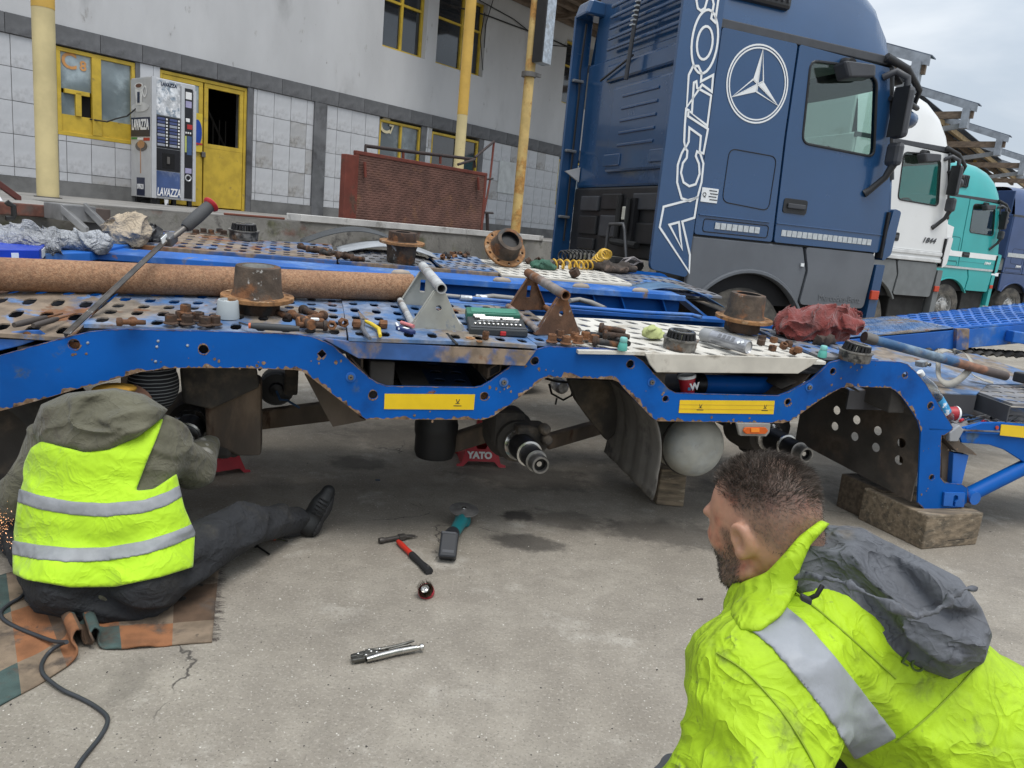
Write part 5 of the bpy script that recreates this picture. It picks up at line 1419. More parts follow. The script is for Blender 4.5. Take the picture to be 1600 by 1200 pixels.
# far track
perf('deck_plate', -1.95, -.74, 1.93, 2.64, 14, 6, .022, .036, m_deckr, seed=6, wfn=lambda u, v: .012, stag=.0)
perf('deck_plate', -.72, -.06, 1.98, 2.64, 9, 6, .020, .034, m_deckg, seed=7, wfn=lambda u, v: -.02 + .03 * math.sin((u + .72) / .66 * 3.14), stag=.5)
perf('deck_plate', -.05, .33, 1.98, 2.66, 6, 6, .018, .034, m_deckb, seed=8, wfn=lambda u, v: .01, stag=.5)
perf('deck_plate', .34, 1.30, 1.94, 2.66, 13, 6, .021, .032, m_deckw, seed=9, stag=.5, diag=-.4)
perf('deck_plate', 1.31, 1.95, 1.80, 2.60, 8, 6, .022, .034, m_deckg, seed=10, stag=.5, wfn=lambda u, v: -.03 * (u - 1.3))
perf('deck_plate', -2.9, -1.97, 1.93, 2.5, 8, 4, .03, .022, m_deckw, seed=11, wfn=lambda u, v: -.02)
strip('deck_flange', -1.95, -.74, 1.915, 1.927, -.045, .012, m_flr); strip('deck_flange', -.72, .33, 1.965, 1.977, -.05, .004, m_flr); strip('deck_flange', .34, 1.30, 1.925, 1.937, -.04, .0, m_flw)
strip('deck_flange', -2.9, -1.97, 1.91, 1.925, -.06, -.018, m_blue2)
# grey hump behind the far track (mudguard of the far axle)
def hump(i, j): return T(-.70 + .75 * i, 2.40 + .35 * j, -.01 + .075 * math.sin(math.pi * i))
MB().grid(hump, 20, 4).build('far_mudguard', M('mudguard_grey', (.30, .32, .34), .6, var=.2), tr, smooth=60, solid=.006)
def hump2(i, j): return T(-.95 + .85 * i, 2.7 + .3 * j, -.01 + .13 * math.sin(math.pi * i))
MB().grid(hump2, 20, 4).build('far_mudguard', M('mudguard_dark', (.05, .055, .06), .7, var=.2), tr, smooth=60, solid=.006)
def hump3(i, j): return T(1.18 + .75 * i, 1.72 + .22 * j, -.13 + .16 * math.sin(math.pi * (.15 + .75 * i)))
MB().grid(hump3, 20, 4).build('far_mudguard', M('mudguard_blue', (.07, .14, .24), .6, var=.3, vs=5), tr, smooth=60, solid=.006)
# left side blue cover pieces beyond the pipe
MB().prism([TDP(x, y, .02) for x, y in ((66, 384), (150, 378), (265, 362), (250, 372), (140, 394), (70, 396))], (0, 0, -.05)).build('cover_plate', m_blue2, tr, bevel=.006)
MB().prism([T(-2.9, .92, -.02), T(-1.72, .9, .0), T(-1.72, 1.10, .02), T(-2.9, 1.10, .0)], (0, 0, -.03)).build('cover_plate', m_blue2, tr, bevel=.006)
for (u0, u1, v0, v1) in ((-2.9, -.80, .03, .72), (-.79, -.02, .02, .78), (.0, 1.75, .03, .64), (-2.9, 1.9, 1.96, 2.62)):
    strip('deck_shade_sheet', u0, u1, v0, v1, -.085, -.078, m_seam_shade, bev=0)  # added black sheet below the plates, stands in for shade in the holes
strip('gap_light_block', -2.9, 1.9, .89, 1.38, -.27, -.26, m_under, bev=0)  # added sheet closing the gap, keeps light off the ground below
# cross members and belly
for u in (-1.9, -.65, .58, 1.95):
    MB().box(T(u, 1.3, -.19), (.10, 2.55, .16), X=TU, Y=DECKV).build('cross_member', m_under, tr, bevel=.008)
for u in (-.62,):
    MB().box(T(u + .12, .30, -.22), (.12, .6, .005), X=TU, Y=DECKV).build('belly_plate', m_under, tr)
# things seen in the two dips: rusty sloping webs, inner steps plate, square tube ends, blue tube
MB().prism([T(-.78, .012, -.10), T(-.62, .012, -.27), T(-.62, .8, -.27), T(-.78, .8, -.10)], (0, 0, .006)).build('pan_side', m_underr, tr)
MB().prism([T(.05, .012, -.10), T(-.12, .012, -.27), T(-.12, .8, -.27), T(.05, .8, -.10)], (0, 0, .006)).build('pan_side', m_underr, tr)
MB().prism([T(-.62, .014, -.28), T(-.12, .014, -.28), T(-.12, .8, -.28), T(-.62, .8, -.28)], (0, 0, .006)).build('pan_floor', m_under, tr)
perf('step_plate', -.60, -.22, .22, .62, 4, 4, .026, .02, M('deck_dark_blue', (.02, .045, .10), .6, var=.3, patches=[((.10, .075, .06), 5, .55, .06, .85)]), wfn=lambda u, v: -.262 + .10 * (v - .2), seed=12)
for (x, y) in ((556, 563), (773, 578)):
    c = TS(x, y, .06); MB().box(c + TV * .2, (.07, .4, .05), X=TU + Vector((0, 0, -.55 if x < 600 else .6)), Y=TV).build('square_tube', m_underr, tr, bevel=.004)
    MB().box(c - TV * .002, (.045, .006, .03), X=TU + Vector((0, 0, -.55 if x < 600 else .6)), Y=TV).build('tube_bore', m_seam_shade, tr)
MB().prism([T(.72, .012, -.30), T(1.35, .012, -.30), T(1.35, .7, -.30), T(.72, .7, -.30)], (0, 0, .006)).build('pan_floor', m_under, tr)
MB().prism([T(1.40, .03, -.09), T(1.22, .03, -.29), T(1.22, .7, -.29), T(1.40, .7, -.09)], (0, 0, .006)).build('pan_side', m_underr, tr)
a, b = TS(1088, 600, .22), TS(1204, 603, .22); bt = MB().cyl(a, b, .048, n=18).build('blue_tube', m_blue, tr, smooth=40)
MB().lathe([(.030, -.012), (.052, -.012), (.055, .0), (.055, .03), (.050, .035)], a, TU, 18, False).build('tube_collar', m_black, bt, smooth=40)
# marker lamp below the beam
c = TS(1179, 672, -.002); hl = MB().prism([TS(x, y, -.012) for x, y in ((1151, 661), (1205, 662), (1203, 676), (1198, 682), (1156, 681))], TV * .02).build('marker_lamp', M('lamp_bracket_grey', (.26, .25, .23), .7), tr, bevel=.006)
a, b = TS(1161, 672, -.022), TS(1197, 672, -.022); MB().prism([TS(x, y, -.016) for x, y in ((1163, 667), (1195, 667), (1199, 672), (1195, 677), (1163, 677), (1159, 672))], TV * -.012).build('lens', m_orange, hl, bevel=.005)
MB().prism([TS(x, y, -.028) for x, y in ((1173, 669), (1186, 669), (1186, 675), (1173, 675))], TV * -.004).build('lens_centre', M('orange_bright', (.75, .22, .02), .2), hl)
# ---- bulkhead at the right arch
def TXp(x, y, u):
    q = ray(x, y); return EYEP + q * (((TP - EYEP).dot(TU) + u) / q.dot(TU))
BU = 2.14
bk = [TP + TU * BU + TV * v + Vector((0, 0, z)) for v, z in ((.014, .22), (.014, .63), (.014, .80), (.2, .86), (1.0, .9), (1.0, .26))]
bh = []
for (x, y) in ((1307, 641), (1304, 666), (1338, 656), (1335, 682), (1371, 673), (1368, 699), (1408, 692), (1404, 719)):
    c = TXp(x, y, BU); bh.append([c + TV * (.032 * math.cos(k * .5236)) + Vector((0, 0, .026 * math.sin(k * .5236))) for k in range(12)])
MB().prism(bk, TU * .006, bh).build('bulkhead', M('bulkhead_grime', (.068, .06, .052), .85, var=.3, vs=4, bump=.25, bs=50, patches=[((.11, .085, .065), 3, .58, .1, .9)]), tr)
# right of the arch: bracket shelf, post, side rail with tape, strut
MB().prism([TS(x, y, .02) for x, y in ((1473, 683), (1495, 706), (1528, 712), (1520, 704), (1480, 676))], TV * .35).build('shelf_bracket', m_underr, tr, bevel=.004)
MB().prism([TS(x, y, .03) for x, y in ((1490, 708), (1514, 711), (1503, 757), (1487, 756))], TV * .05).build('support_post', m_blue2, tr, bevel=.004)
MB().prism([TS(x, y, .06) for x, y in ((1471, 690), (1492, 708), (1488, 756), (1471, 750))], TV * .3).build('support_web', m_underr, tr)
q = ((1505, 668), (1535, 660), (1566, 660), (1700, 672), (1860, 690), (1860, 765), (1700, 745), (1600, 722), (1570, 703), (1546, 695), (1503, 692), (1500, 682))
sr = MB().prism([TS(x, y, .015) for x, y in q], TV * .014).build('side_rail', m_blue, tr, bevel=.003)
MB().prism([TS(x, y, .003) for x, y in ((1511, 669), (1536, 661), (1566, 661), (1860, 692), (1860, 718), (1562, 679), (1508, 676))], TV * .010).build('rail_overlay', m_blue, sr, bevel=.002)
MB().prism([TS(x, y, .0) for x, y in ((1564, 663), (1720, 676), (1720, 697), (1562, 680))], TV * -.002).build('reflective_tape', m_yel, sr)
c = TS(1557, 668, .0); MB().cyl(c, c - TV * .006, .010, n=10).build('reflector_dot', m_redl, sr)
a, b = TS(1512, 774, .03), TS(1660, 700, .03); MB().cyl(a, b, .040, n=18).build('strut', m_blue, tr, smooth=40)
MB().cyl(a - TV * .05, a + TV * .05, .036, n=16).build('strut_pivot', m_blue2, tr, smooth=40)
MB().prism([TS(x, y, -.004) for x, y in ((1484, 676), (1500, 664), (1507, 672), (1497, 690), (1484, 690))], TV * .05).build('joint_lug', M('bare_grey', (.33, .34, .36), .6, .2), tr, bevel=.006)
# lower deck at right
MB().prism([T(1.80, .215, -.205), T(2.62, .19, -.20), T(2.95, .42, -.20), T(3.6, .46, -.20), T(3.6, 1.12, -.18), T(1.80, 1.12, -.16)], (0, 0, -.010)).build('lower_deck', m_deckb, tr, bevel=.004)
MB().prism([T(1.80, .210, -.212), T(2.62, .185, -.207), T(2.62, .197, -.207), T(1.80, .222, -.212)], (0, 0, -.10)).build('lower_lip', M('lip_dark', (.05, .05, .055), .7), tr)
perf('step_plate', 2.70, 3.75, .03, .40, 11, 4, .035, .016, m_deckg, wfn=lambda u, v: -.205, seed=13)
MB().prism([T(2.68, .02, -.21), T(2.68, .42, -.21), T(2.68, .42, -.30), T(2.68, .02, -.30)], TU * -.01).build('step_riser', m_plastic_d, tr)
MB().prism([T(2.15, .0, -.335), T(4.2, .0, -.36), T(4.2, .45, -.36), T(2.15, .45, -.335)], (0, 0, -.008)).build('tray_floor', m_deckg, tr)
MB().prism([T(1.80, 1.12, -.19), T(3.6, 1.12, -.20), T(3.6, 1.14, -.20), T(1.80, 1.14, -.19)], (0, 0, -.14)).build('lower_web', m_blue, tr)
# far ramp: chequer sheet then perforated ramp rising to the right
rn = lambda i: TS(1337, 525, 1.2).lerp(TS(1640, 503, 1.2), i) 
def ramp(i, j, w):
    a = TS(1490, 513, 1.2).lerp(TS(1760, 490, 1.2), i); b = TS(1394, 494, 1.95).lerp(TS(1680, 466, 1.95), i)
    return a.lerp(b, j) + Vector((0, 0, w))
perf('ramp_plate', 0, 1, 0, 1, 18, 9, .016, .034, m_blue2, seed=14, xyz=ramp, lip=.008, stag=.5)
MB().add([ramp(0, .02, -.05), ramp(1, .02, -.05), ramp(1, .98, -.05), ramp(0, .98, -.05)], [(0, 1, 2, 3)]).build('ramp_shade_sheet', m_seam_shade, tr)  # black sheet added so the ramp holes look shaded
def cheq(i, j):
    a = TS(1300, 529, 1.2).lerp(TS(1490, 512.5, 1.2), i); b = TS(1240, 507, 1.95).lerp(TS(1396, 494, 1.95), i)
    return a.lerp(b, j)
ch = MB().grid(cheq, 8, 6).build('chequer_plate', m_deckb, tr, smooth=60, solid=.008)
mb = MB(); rg = random.Random(5)
for i in range(40):
    for j in range(14):
        c = cheq((i + .5 + .25 * (j % 2)) / 41, (j + .5) / 14); d_ = (TU + TV * (.8 if (i + j) % 2 else -.8)).normalized()
        mb.box(c + Vector((0, 0, .0055)), (.022, .005, .004), X=d_)
mb.build('chequer_bars', m_deckb, ch)['kind'] = 'stuff'
q = ((1300, 533), (1490, 516), (1760, 494), (1760, 524), (1600, 536), (1500, 545), (1371, 555), (1300, 560))
MB().prism([TS(x, y, 1.2) for x, y in q], TV * .05).build('ramp_beam', m_blue2, tr, bevel=.004)
MB().prism([TS(x, y, 1.17) for x, y in ((1496, 514), (1515, 514), (1513, 546), (1494, 547))], TV * .03).build('ramp_joint', m_flr, tr)
mb = MB(); a, b = TS(1577, 525, 1.15), TS(1680, 540, 1.0); mb.box((a + b) / 2, ((b - a).length, .10, .08), X=b - a); mb.build('outrigger', m_blue2, tr, bevel=.006)
# rubber mat between ramp and lower deck
def mat_(i, j): return T(2.95 + 1.3 * i, 1.16 + .16 * j, -.19 + .012 * math.sin(i * 90) + .008 * math.sin(j * 12))
MB().grid(mat_, 150, 8).build('rubber_mat', M('ribbed_rubber', (.05, .047, .043), .8, var=.2), tr, smooth=60, solid=.006)
# ---- running gear
ax_z = .445
def axle(u, tip_v, z, nm='axle'):
    c = lambda v: TP + TU * u + TV * v + Vector((0, 0, z + (v - tip_v) * .01))
    a_ = MB().cyl(c(.55), c(2.2), .065, n=16).build('axle_tube', m_under, tr, smooth=40)
    MB().lathe([(.065, .62), (.12, .60), (.125, .50), (.10, .44), (.10, .36), (.075, .34)], c(0) if False else c(tip_v), TV, 24, False).build('brake_carrier', m_under, a_, smooth=40)
    MB().lathe([(.078, .36), (.078, .31), (.066, .30), (.062, .29)], c(tip_v), TV, 28, False).build('seal_ring', m_steel, a_, smooth=40)
    MB().lathe([(.064, .31), (.060, .20), (.058, .17), (.050, .165), (.050, .07)], c(tip_v), TV, 24, False).build('spindle', m_black, a_, smooth=40)
    MB().lathe([(.059, .175), (.060, .165), (.051, .163)], c(tip_v), TV, 24, False).build('spindle_shoulder', m_steel, a_, smooth=40)
    MB().lathe([(.028, .02), (.030, .0), (.038, .0), (.041, .006), (.041, .06), (.050, .062)], c(tip_v), TV, 24, False).build('spindle_thread', M('worn_steel', (.24, .235, .225), .35, .9, var=.3, vs=30), a_, smooth=40)
    MB().lathe([(.001, .03), (.026, .03), (.028, .02)], c(tip_v), TV, 16, False).build('spindle_bore', m_black, a_, smooth=40)
    MB().lathe([(.001, .022), (.012, .022), (.014, .03)], c(tip_v), TV, 10, False).build('spindle_centre', m_steel, a_, smooth=40)
    return a_
ax2 = axle(.045, -.05, .435); ax3 = axle(1.525, .11, .44); ax1 = axle(-1.42, .15, .44)
for (x, y) in ((853, 672), (856, 689)):                                  # slack adjuster bushes
    c = TS(x, y, .18); MB().lathe([(.001, -.012), (.014, -.012), (.022, -.004), (.026, .004), (.026, .03), (.02, .05)], c, TV, 16, False).build('bush', m_under, ax2, smooth=40)
MB().box(TS(826, 680, .30), (.16, .14, .12), X=TU, Y=TV).build('adjuster_arm', m_under, ax2, bevel=.02)
MB().box(TS(790, 665, .42), (.16, .16, .18), X=TU, Y=TV).build('axle_seat', m_under, ax2, bevel=.03)
mb = MB(); a, b = TS(712, 690, .62), TS(800, 662, .48); mb.box((a + b) / 2, ((b - a).length * 1.1, .07, .10), X=b - a, Y=TV); mb.build('trailing_arm', m_underr, ax2, bevel=.01)
# air springs
def spring(x0, x1, y0, y1, v):
    a, b = TS((x0 + x1) / 2, y1, v), TS((x0 + x1) / 2, y0, v); k = (x1 - x0) / 2 * DIST(a) / FPX
    mb = MB(); h = (b - a).z
    mb.lathe([(.001, 0), (k * .86, 0), (k * .95, h * .12), (k * .95, h * .45), (k, h * .55), (k * 1.02, h * .7), (k * .95, h * .8), (k, h * .9), (k * .9, h)], a, (0, 0, 1), 28, False); return mb.build('air_spring', M('air_spring_rubber', (.010, .010, .011), .55, var=.3), tr, smooth=40)
spring(645, 712, 640, 712, .62); spring(1150, 1225, 640, 705, .75)
# axle 1 hanger, brake chamber, arms (left arch)
MB().prism([TS(x, y, .34) for x, y in ((318, 590), (372, 580), (408, 600), (408, 712), (372, 713), (322, 690))], TV * .16).build('spring_hanger', m_underr, tr, bevel=.012)
MB().prism([TS(x, y, .30) for x, y in ((280, 575), (400, 574), (405, 606), (330, 640), (285, 630))], TV * .05).build('hanger_plate', m_under, tr, bevel=.01)
c = TS(432, 607, .75); bc = MB().lathe([(.001, -.02), (.07, -.015), (.085, .0), (.085, .05), (.08, .06), (.08, .14), (.05, .16)], c, TV, 24, False).build('brake_chamber', M('chamber_grey', (.07, .072, .075), .6, var=.25), tr, smooth=40)
MB().lathe([(.001, -.05), (.03, -.045), (.035, -.02), (.075, -.018)], c, TV, 18, False).build('chamber_cap', m_black, bc, smooth=40)
MB().tube([c - TV * .05, c - TV * .06 + Vector((.02, 0, -.04)), TS(448, 625, .7), TS(468, 637, .72)], .006, 6).build('air_line', M('blue_air_line', (.02, .06, .14), .5), bc)
mb = MB(); a, b = TS(408, 655, .9), TS(530, 640, .8); mb.box((a + b) / 2, ((b - a).length, .06, .10), X=b - a, Y=TV); mb.build('trailing_arm', m_underr, tr, bevel=.01)
MB().prism([TS(x, y, .25) for x, y in ((476, 585), (520, 590), (562, 652), (572, 657), (520, 667), (505, 640))], TV * .35).build('mudguard', m_underr, tr)
MB().box(TS(345, 700, .40), (.10, .12, .07), X=TU, Y=TV).build('clamp_block', m_under, tr, bevel=.02)
c = TS(365, 706, .38); MB().lathe([(.001, -.02), (.02, -.015), (.026, .0), (.026, .06)], c, TV, 14, False).build('bush', m_under, tr, smooth=40)
# curved ribbed mudguard right of axle 2
CU, CZ, RR = .235, .42, .43
def mud(i, j):
    a = R_(62 - 88 * i); v = .04 + .60 * j
    rr = RR + .010 * (1 if (int(j * 24) in (5, 6, 11, 12, 17, 18)) else 0)
    return TP + TU * (CU + rr * math.cos(a) + .03 * max(0, i - .8) * 5) + TV * v + Vector((0, 0, CZ + rr * math.sin(a) + TK * v))
MB().grid(mud, 20, 24).build('mudguard', M('grimy_mudguard', (.15, .14, .125), .8, var=.3, vs=4, bump=.15, bs=30, patches=[((.05, .047, .043), 4, .55, .08, .9)]), tr, smooth=35, solid=.008)
def mud2(i, j):
    a = R_(120 - 60 * i); v = .06 + .42 * j
    return TP + TU * (1.5 + .46 * math.cos(a)) + TV * v + Vector((0, 0, .42 + .42 * math.sin(a) + TK * v))
MB().grid(mud2, 12, 4).build('mudguard', m_under, tr, smooth=35, solid=.008)
# air tank
tc_ = TS(1095, 703, .16); mb = MB()
mb.lathe([(.001, .0), (.05, .004), (.09, .016), (.125, .04), (.148, .072), (.157, .11), (.157, .75), (.12, .82), (.001, .86)], tc_ - TV * .04, TV, 36, False)
tank = mb.build('air_tank', M('tank_dusty_white', (.40, .395, .35), .65, var=.16, vs=8, bump=.05, bs=90, patches=[((.33, .36, .37), 3.5, .62, .12, .6), ((.33, .31, .27), 14, .66, .06, .8)]), tr, smooth=50)
c = TS(1110, 705, .135); mb = MB().lathe([(.018, .02), (.018, .0), (.013, -.004)], c, TV, 14, False); mb.hexnut(c + TV * .002, -TV, .013, .012, .2); mb.build('drain_plug', m_oldst, tank, smooth=30)
mb = MB(); p_ = tc_ + TV * .10; mb.tube([p_ + (TU * math.cos(a) + Vector((0, 0, math.sin(a)))) * .16 for a in [k * .2618 for k in range(24)]], .006, 6, closed=True); mb.build('tank_strap', m_under, tank)
# far running gear seen through the arches, air lines
for (pts, r, mt) in ((((852, 591), (870, 596), (895, 598)), .008, m_black), (((858, 600), (862, 615), (880, 625), (893, 618), (897, 600)), .007, m_black), (((870, 622), (868, 632)), .006, m_black)):
    MB().tube([TS(x, y, 1.3) for x, y in pts], r, 6).build('air_line', mt, tr, smooth=60)
MB().lathe([(.03, 0), (.045, .02), (.045, .12), (.03, .15)], TS(880, 606, 1.3), TV, 12).build('air_valve', M('silver_valve', (.45, .46, .48), .35, .7, var=.4, vs=30), tr, smooth=40)
mb = MB(); a, b = TS(855, 690, 1.2), TS(960, 660, 1.4); mb.box((a + b) / 2, ((b - a).length, .08, .09), X=b - a, Y=TV); mb.build('trailing_arm', m_underr, tr, bevel=.01)
MB().prism([TS(x, y, .55) for x, y in ((888, 593), (958, 594), (975, 610), (980, 660), (950, 690), (925, 660), (900, 625))], TV * .05).build('hanger_plate', m_under, tr, bevel=.01)
# hoses lying in the centre gap
for (pts, r, mt, nm) in ((((742, 466), (770, 463), (800, 466), (830, 472)), .014, M('hose_grey', (.25, .24, .22), .6, var=.2), 'hydraulic_hose'), (((890, 470), (905, 468), (925, 473), (945, 482)), .014, MATS['hose_grey'], 'hydraulic_hose'),
                         (((730, 466), (800, 472), (900, 480), (1000, 488), (1080, 492), (1096, 496)), .011, m_blue2, 'brake_pipe'), (((640, 455), (680, 460), (742, 466)), .010, MATS['hose_grey'], 'hydraulic_hose')):
    MB().tube([TDP(x, y, .02) for x, y in pts], r, 8).build(nm, mt, tr, smooth=60)
for (x, y) in ((728, 466), (752, 465)):
    mb = MB(); c = TDP(x, y, .02); mb.cyl(c - TU * .03, c + TU * .03, .016, n=10); mb.build('hose_fitting', m_galv, tr)
rg = random.Random(44)
for k in range(22):                               # air lines and cables slung under the frame
    u = rg.uniform(-1.8, 1.9); v = rg.uniform(.35, 1.6); p = T(u, v, -.2); q = T(u + rg.uniform(-.5, .5), v + rg.uniform(-.4, .5), -.22)
    m_ = (p + q) / 2 - Vector((0, 0, rg.uniform(.04, .2))); MB().tube([p, p.lerp(m_, .6), m_, m_.lerp(q, .5), q], rg.choice((.006, .008, .012)), 6).build('air_line', m_black if k % 3 else m_under, tr, smooth=60)
for k in range(9):
    c = T(rg.uniform(-1.7, 1.9), rg.uniform(.5, 1.7), rg.uniform(-.4, -.25)); MB().box(c, (rg.uniform(.05, .16), rg.uniform(.05, .14), rg.uniform(.08, .2)), X=TU).build('frame_bracket', m_under if k % 2 else m_underr, tr, bevel=.01)
# the tyre still mounted at the left arch edge
c = TP + TU * -2.15 + TV * .16 + Vector((0, 0, .40))
ty = MB().lathe([(.22, .0), (.34, .0), (.385, .03), (.40, .06), (.40, .22), (.385, .26), (.22, .27)], c, TV, 48, False).build('tyre', m_rubber, tr, smooth=45)
for g in range(4):
    MB().tube([c + TV * (.085 + .035 * g) + (TU * math.cos(a) + Vector((0, 0, math.sin(a)))) * .4015 for a in [k * .1309 for k in range(48)]], .005, 5, closed=True).build('tread_groove', m_seam_shade, ty)
MB().lathe([(.225, .03), (.21, .10), (.12, .12), (.001, .12)], c, TV, 24, False).build('rim', m_under, ty, smooth=40)
# ================================================================ wooden blocks and jack stand
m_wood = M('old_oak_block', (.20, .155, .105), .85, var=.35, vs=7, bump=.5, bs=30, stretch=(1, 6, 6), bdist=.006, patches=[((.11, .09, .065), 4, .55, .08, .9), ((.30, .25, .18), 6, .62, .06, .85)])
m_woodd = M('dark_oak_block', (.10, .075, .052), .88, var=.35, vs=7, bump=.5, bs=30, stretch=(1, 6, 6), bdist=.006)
def wood(name, c, size, rz, mat, label, cracks=0):
    t = thing(name, label, 'wood block', (c[0], c[1], c[2] - size[2] / 2), 'timber blocks under the trailer')
    rg = random.Random(int(abs(c[0]) * 1000))
    X = Vector((math.cos(rz), math.sin(rz), 0))
    mb = MB().box(c, size, X=X)
    for i, v in enumerate(mb.v): mb.v[i] = tuple(v[k] + rg.uniform(-.007, .007) * (1 if k < 2 else .5) for k in range(3))
    o = mb.build('timber', mat, t, bevel=.008)
    Y = Vector((-X.y, X.x, 0))
    for k in range(cracks):                       # drying cracks on the near end
        z = c[2] + rg.uniform(-.35, .35) * size[2]; a = rg.uniform(-.4, .1) * size[0]; l = rg.uniform(.2, .5) * size[0]
        p = Vector(c) - Y * (size[1] / 2 + .0005) + X * (a + l / 2); p.z = z
        MB().box(p, (l, .004, .003), X=X + Vector((0, 0, rg.uniform(-.06, .06)))).build('crack', m_seam_shade, o)
    return t
g1, g2 = G(1440, 859), G(1524, 851); dv = g2 - g1; L_ = dv.length
ang = math.atan2(dv.y, dv.x); X = dv.normalized(); Y = Vector((-X.y, X.x, 0))
BH = .187
wood('wood_block', g1 + X * (L_ / 2) + Y * .21 + Vector((0, 0, BH / 2)), (L_, .42, BH), ang, m_wood, 'split pale oak block under the right foot of the blue beam', 7)
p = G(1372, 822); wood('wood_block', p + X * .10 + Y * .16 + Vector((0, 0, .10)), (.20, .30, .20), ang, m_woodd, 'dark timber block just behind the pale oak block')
p = G(1063, 789); wood('wood_block', p + Vector((0, 0, .11)) + X * -.03 + Y * .15, (.16, .34, .21), ang - .3, m_wood, 'timber block standing on the ground below the air tank')
for (u, nm) in ((-1.9, 'left'), (1.95, 'right')):
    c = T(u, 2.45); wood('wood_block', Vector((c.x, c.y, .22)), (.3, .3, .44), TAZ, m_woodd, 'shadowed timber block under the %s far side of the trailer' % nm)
# red jack stand
def jack(cx, cy, rz, s, label, txt=True):
    t = thing('jack_stand', label, 'jack stand', (cx, cy, 0), 'red jack stands')
    m_red = M('jack_red', (.42, .012, .025), .4, var=.15, vs=6, patches=[((.15, .02, .02), 6, .66, .05, .7)])
    X = Vector((math.cos(rz), math.sin(rz), 0)); Y = Vector((-X.y, X.x, 0)); c = Vector((cx, cy, 0)); Zv = Vector((0, 0, 1))
    q = lambda x, y, z: c + X * x * s + Y * y * s + Zv * z * s
    for sg in (-1, 1):
        f = lambda pts: [q(x, sg * (.13 - .5 * max(0, z) * .8), z) for x, z in pts]
        lg = MB().prism(f([(-.15, 0), (-.11, 0), (-.08, .03), (.08, .03), (.11, 0), (.15, 0), (.15, .012), (.12, .02), (.085, .13), (.045, .16), (-.045, .16), (-.085, .13), (-.12, .02), (-.15, .012)]), Y * .005 * s, [f([(-.025, .10), (.025, .10), (.035, .12), (.025, .145), (-.025, .145), (-.035, .12)])]).build('leg_plate', m_red, t, bevel=.002)
        if sg < 0 and txt: text('lettering', 'YATO', .055 * s, q(-.01, -.109, .065), X, (Zv + Y * .4).normalized(), m_letter, lg, offset=.003)
    for sg in (-1, 1):
        f = lambda pts: [q(sg * (.12 - .45 * max(0, z) * .55), y, z) for y, z in pts]
        MB().prism(f([(-.12, .0), (.12, .0), (.05, .16), (-.05, .16)]), X * .005 * s).build('side_plate', m_red, t)
    MB().box(q(0, 0, .22), (.06 * s, .05 * s, .20 * s), X=X).build('ratchet_post', m_red, t, bevel=.004)
    MB().box(q(0, 0, .325), (.12 * s, .06 * s, .03 * s), X=X).build('saddle', m_oldst, t, bevel=.006)
    MB().cyl(q(.03, 0, .19), q(.14, -.02, .23), .009 * s, n=8).build('handle', m_oldst, t)
g = G(745, 730); jack(g.x, g.y + .14, TAZ - .1, 1.0, 'red jack stand with white lettering under the middle axle')
g = G(328, 745); jack(g.x, g.y + .12, TAZ + .5, .85, 'red jack stand mostly hidden behind the sitting mechanic', False)
# ================================================================ things lying on the trailer deck
UPD = DECKN
def deckframe(px, py, w=0.0):
    return TDP(px, py, w)
# ---- rusty pipe across the deck
a = TDP(-150, 452, .0); b = TDP(641, 471, .0)
pr = .066
dv = (b - a).normalized()
mb = MB().lathe([(pr - .010, .35), (pr - .010, 0), (pr, 0), (pr, (b - a).length), (pr - .010, (b - a).length), (pr - .010, (b - a).length - .35)], a + UPD * (pr + .004), dv, 36, False)
m_pipe = M('rusty_pipe', (.30, .165, .09), .85, var=.4, vs=60, bump=.4, bs=200, patches=[((.36, .22, .13), 110, .52, .12, .85), ((.22, .11, .06), 130, .56, .12, .9), ((.19, .10, .06), 3, .60, .15, .9)])
tag(mb.build('steel_pipe', m_pipe, smooth=50), 'long thick rusty steel pipe lying across the deck plates', 'pipe')
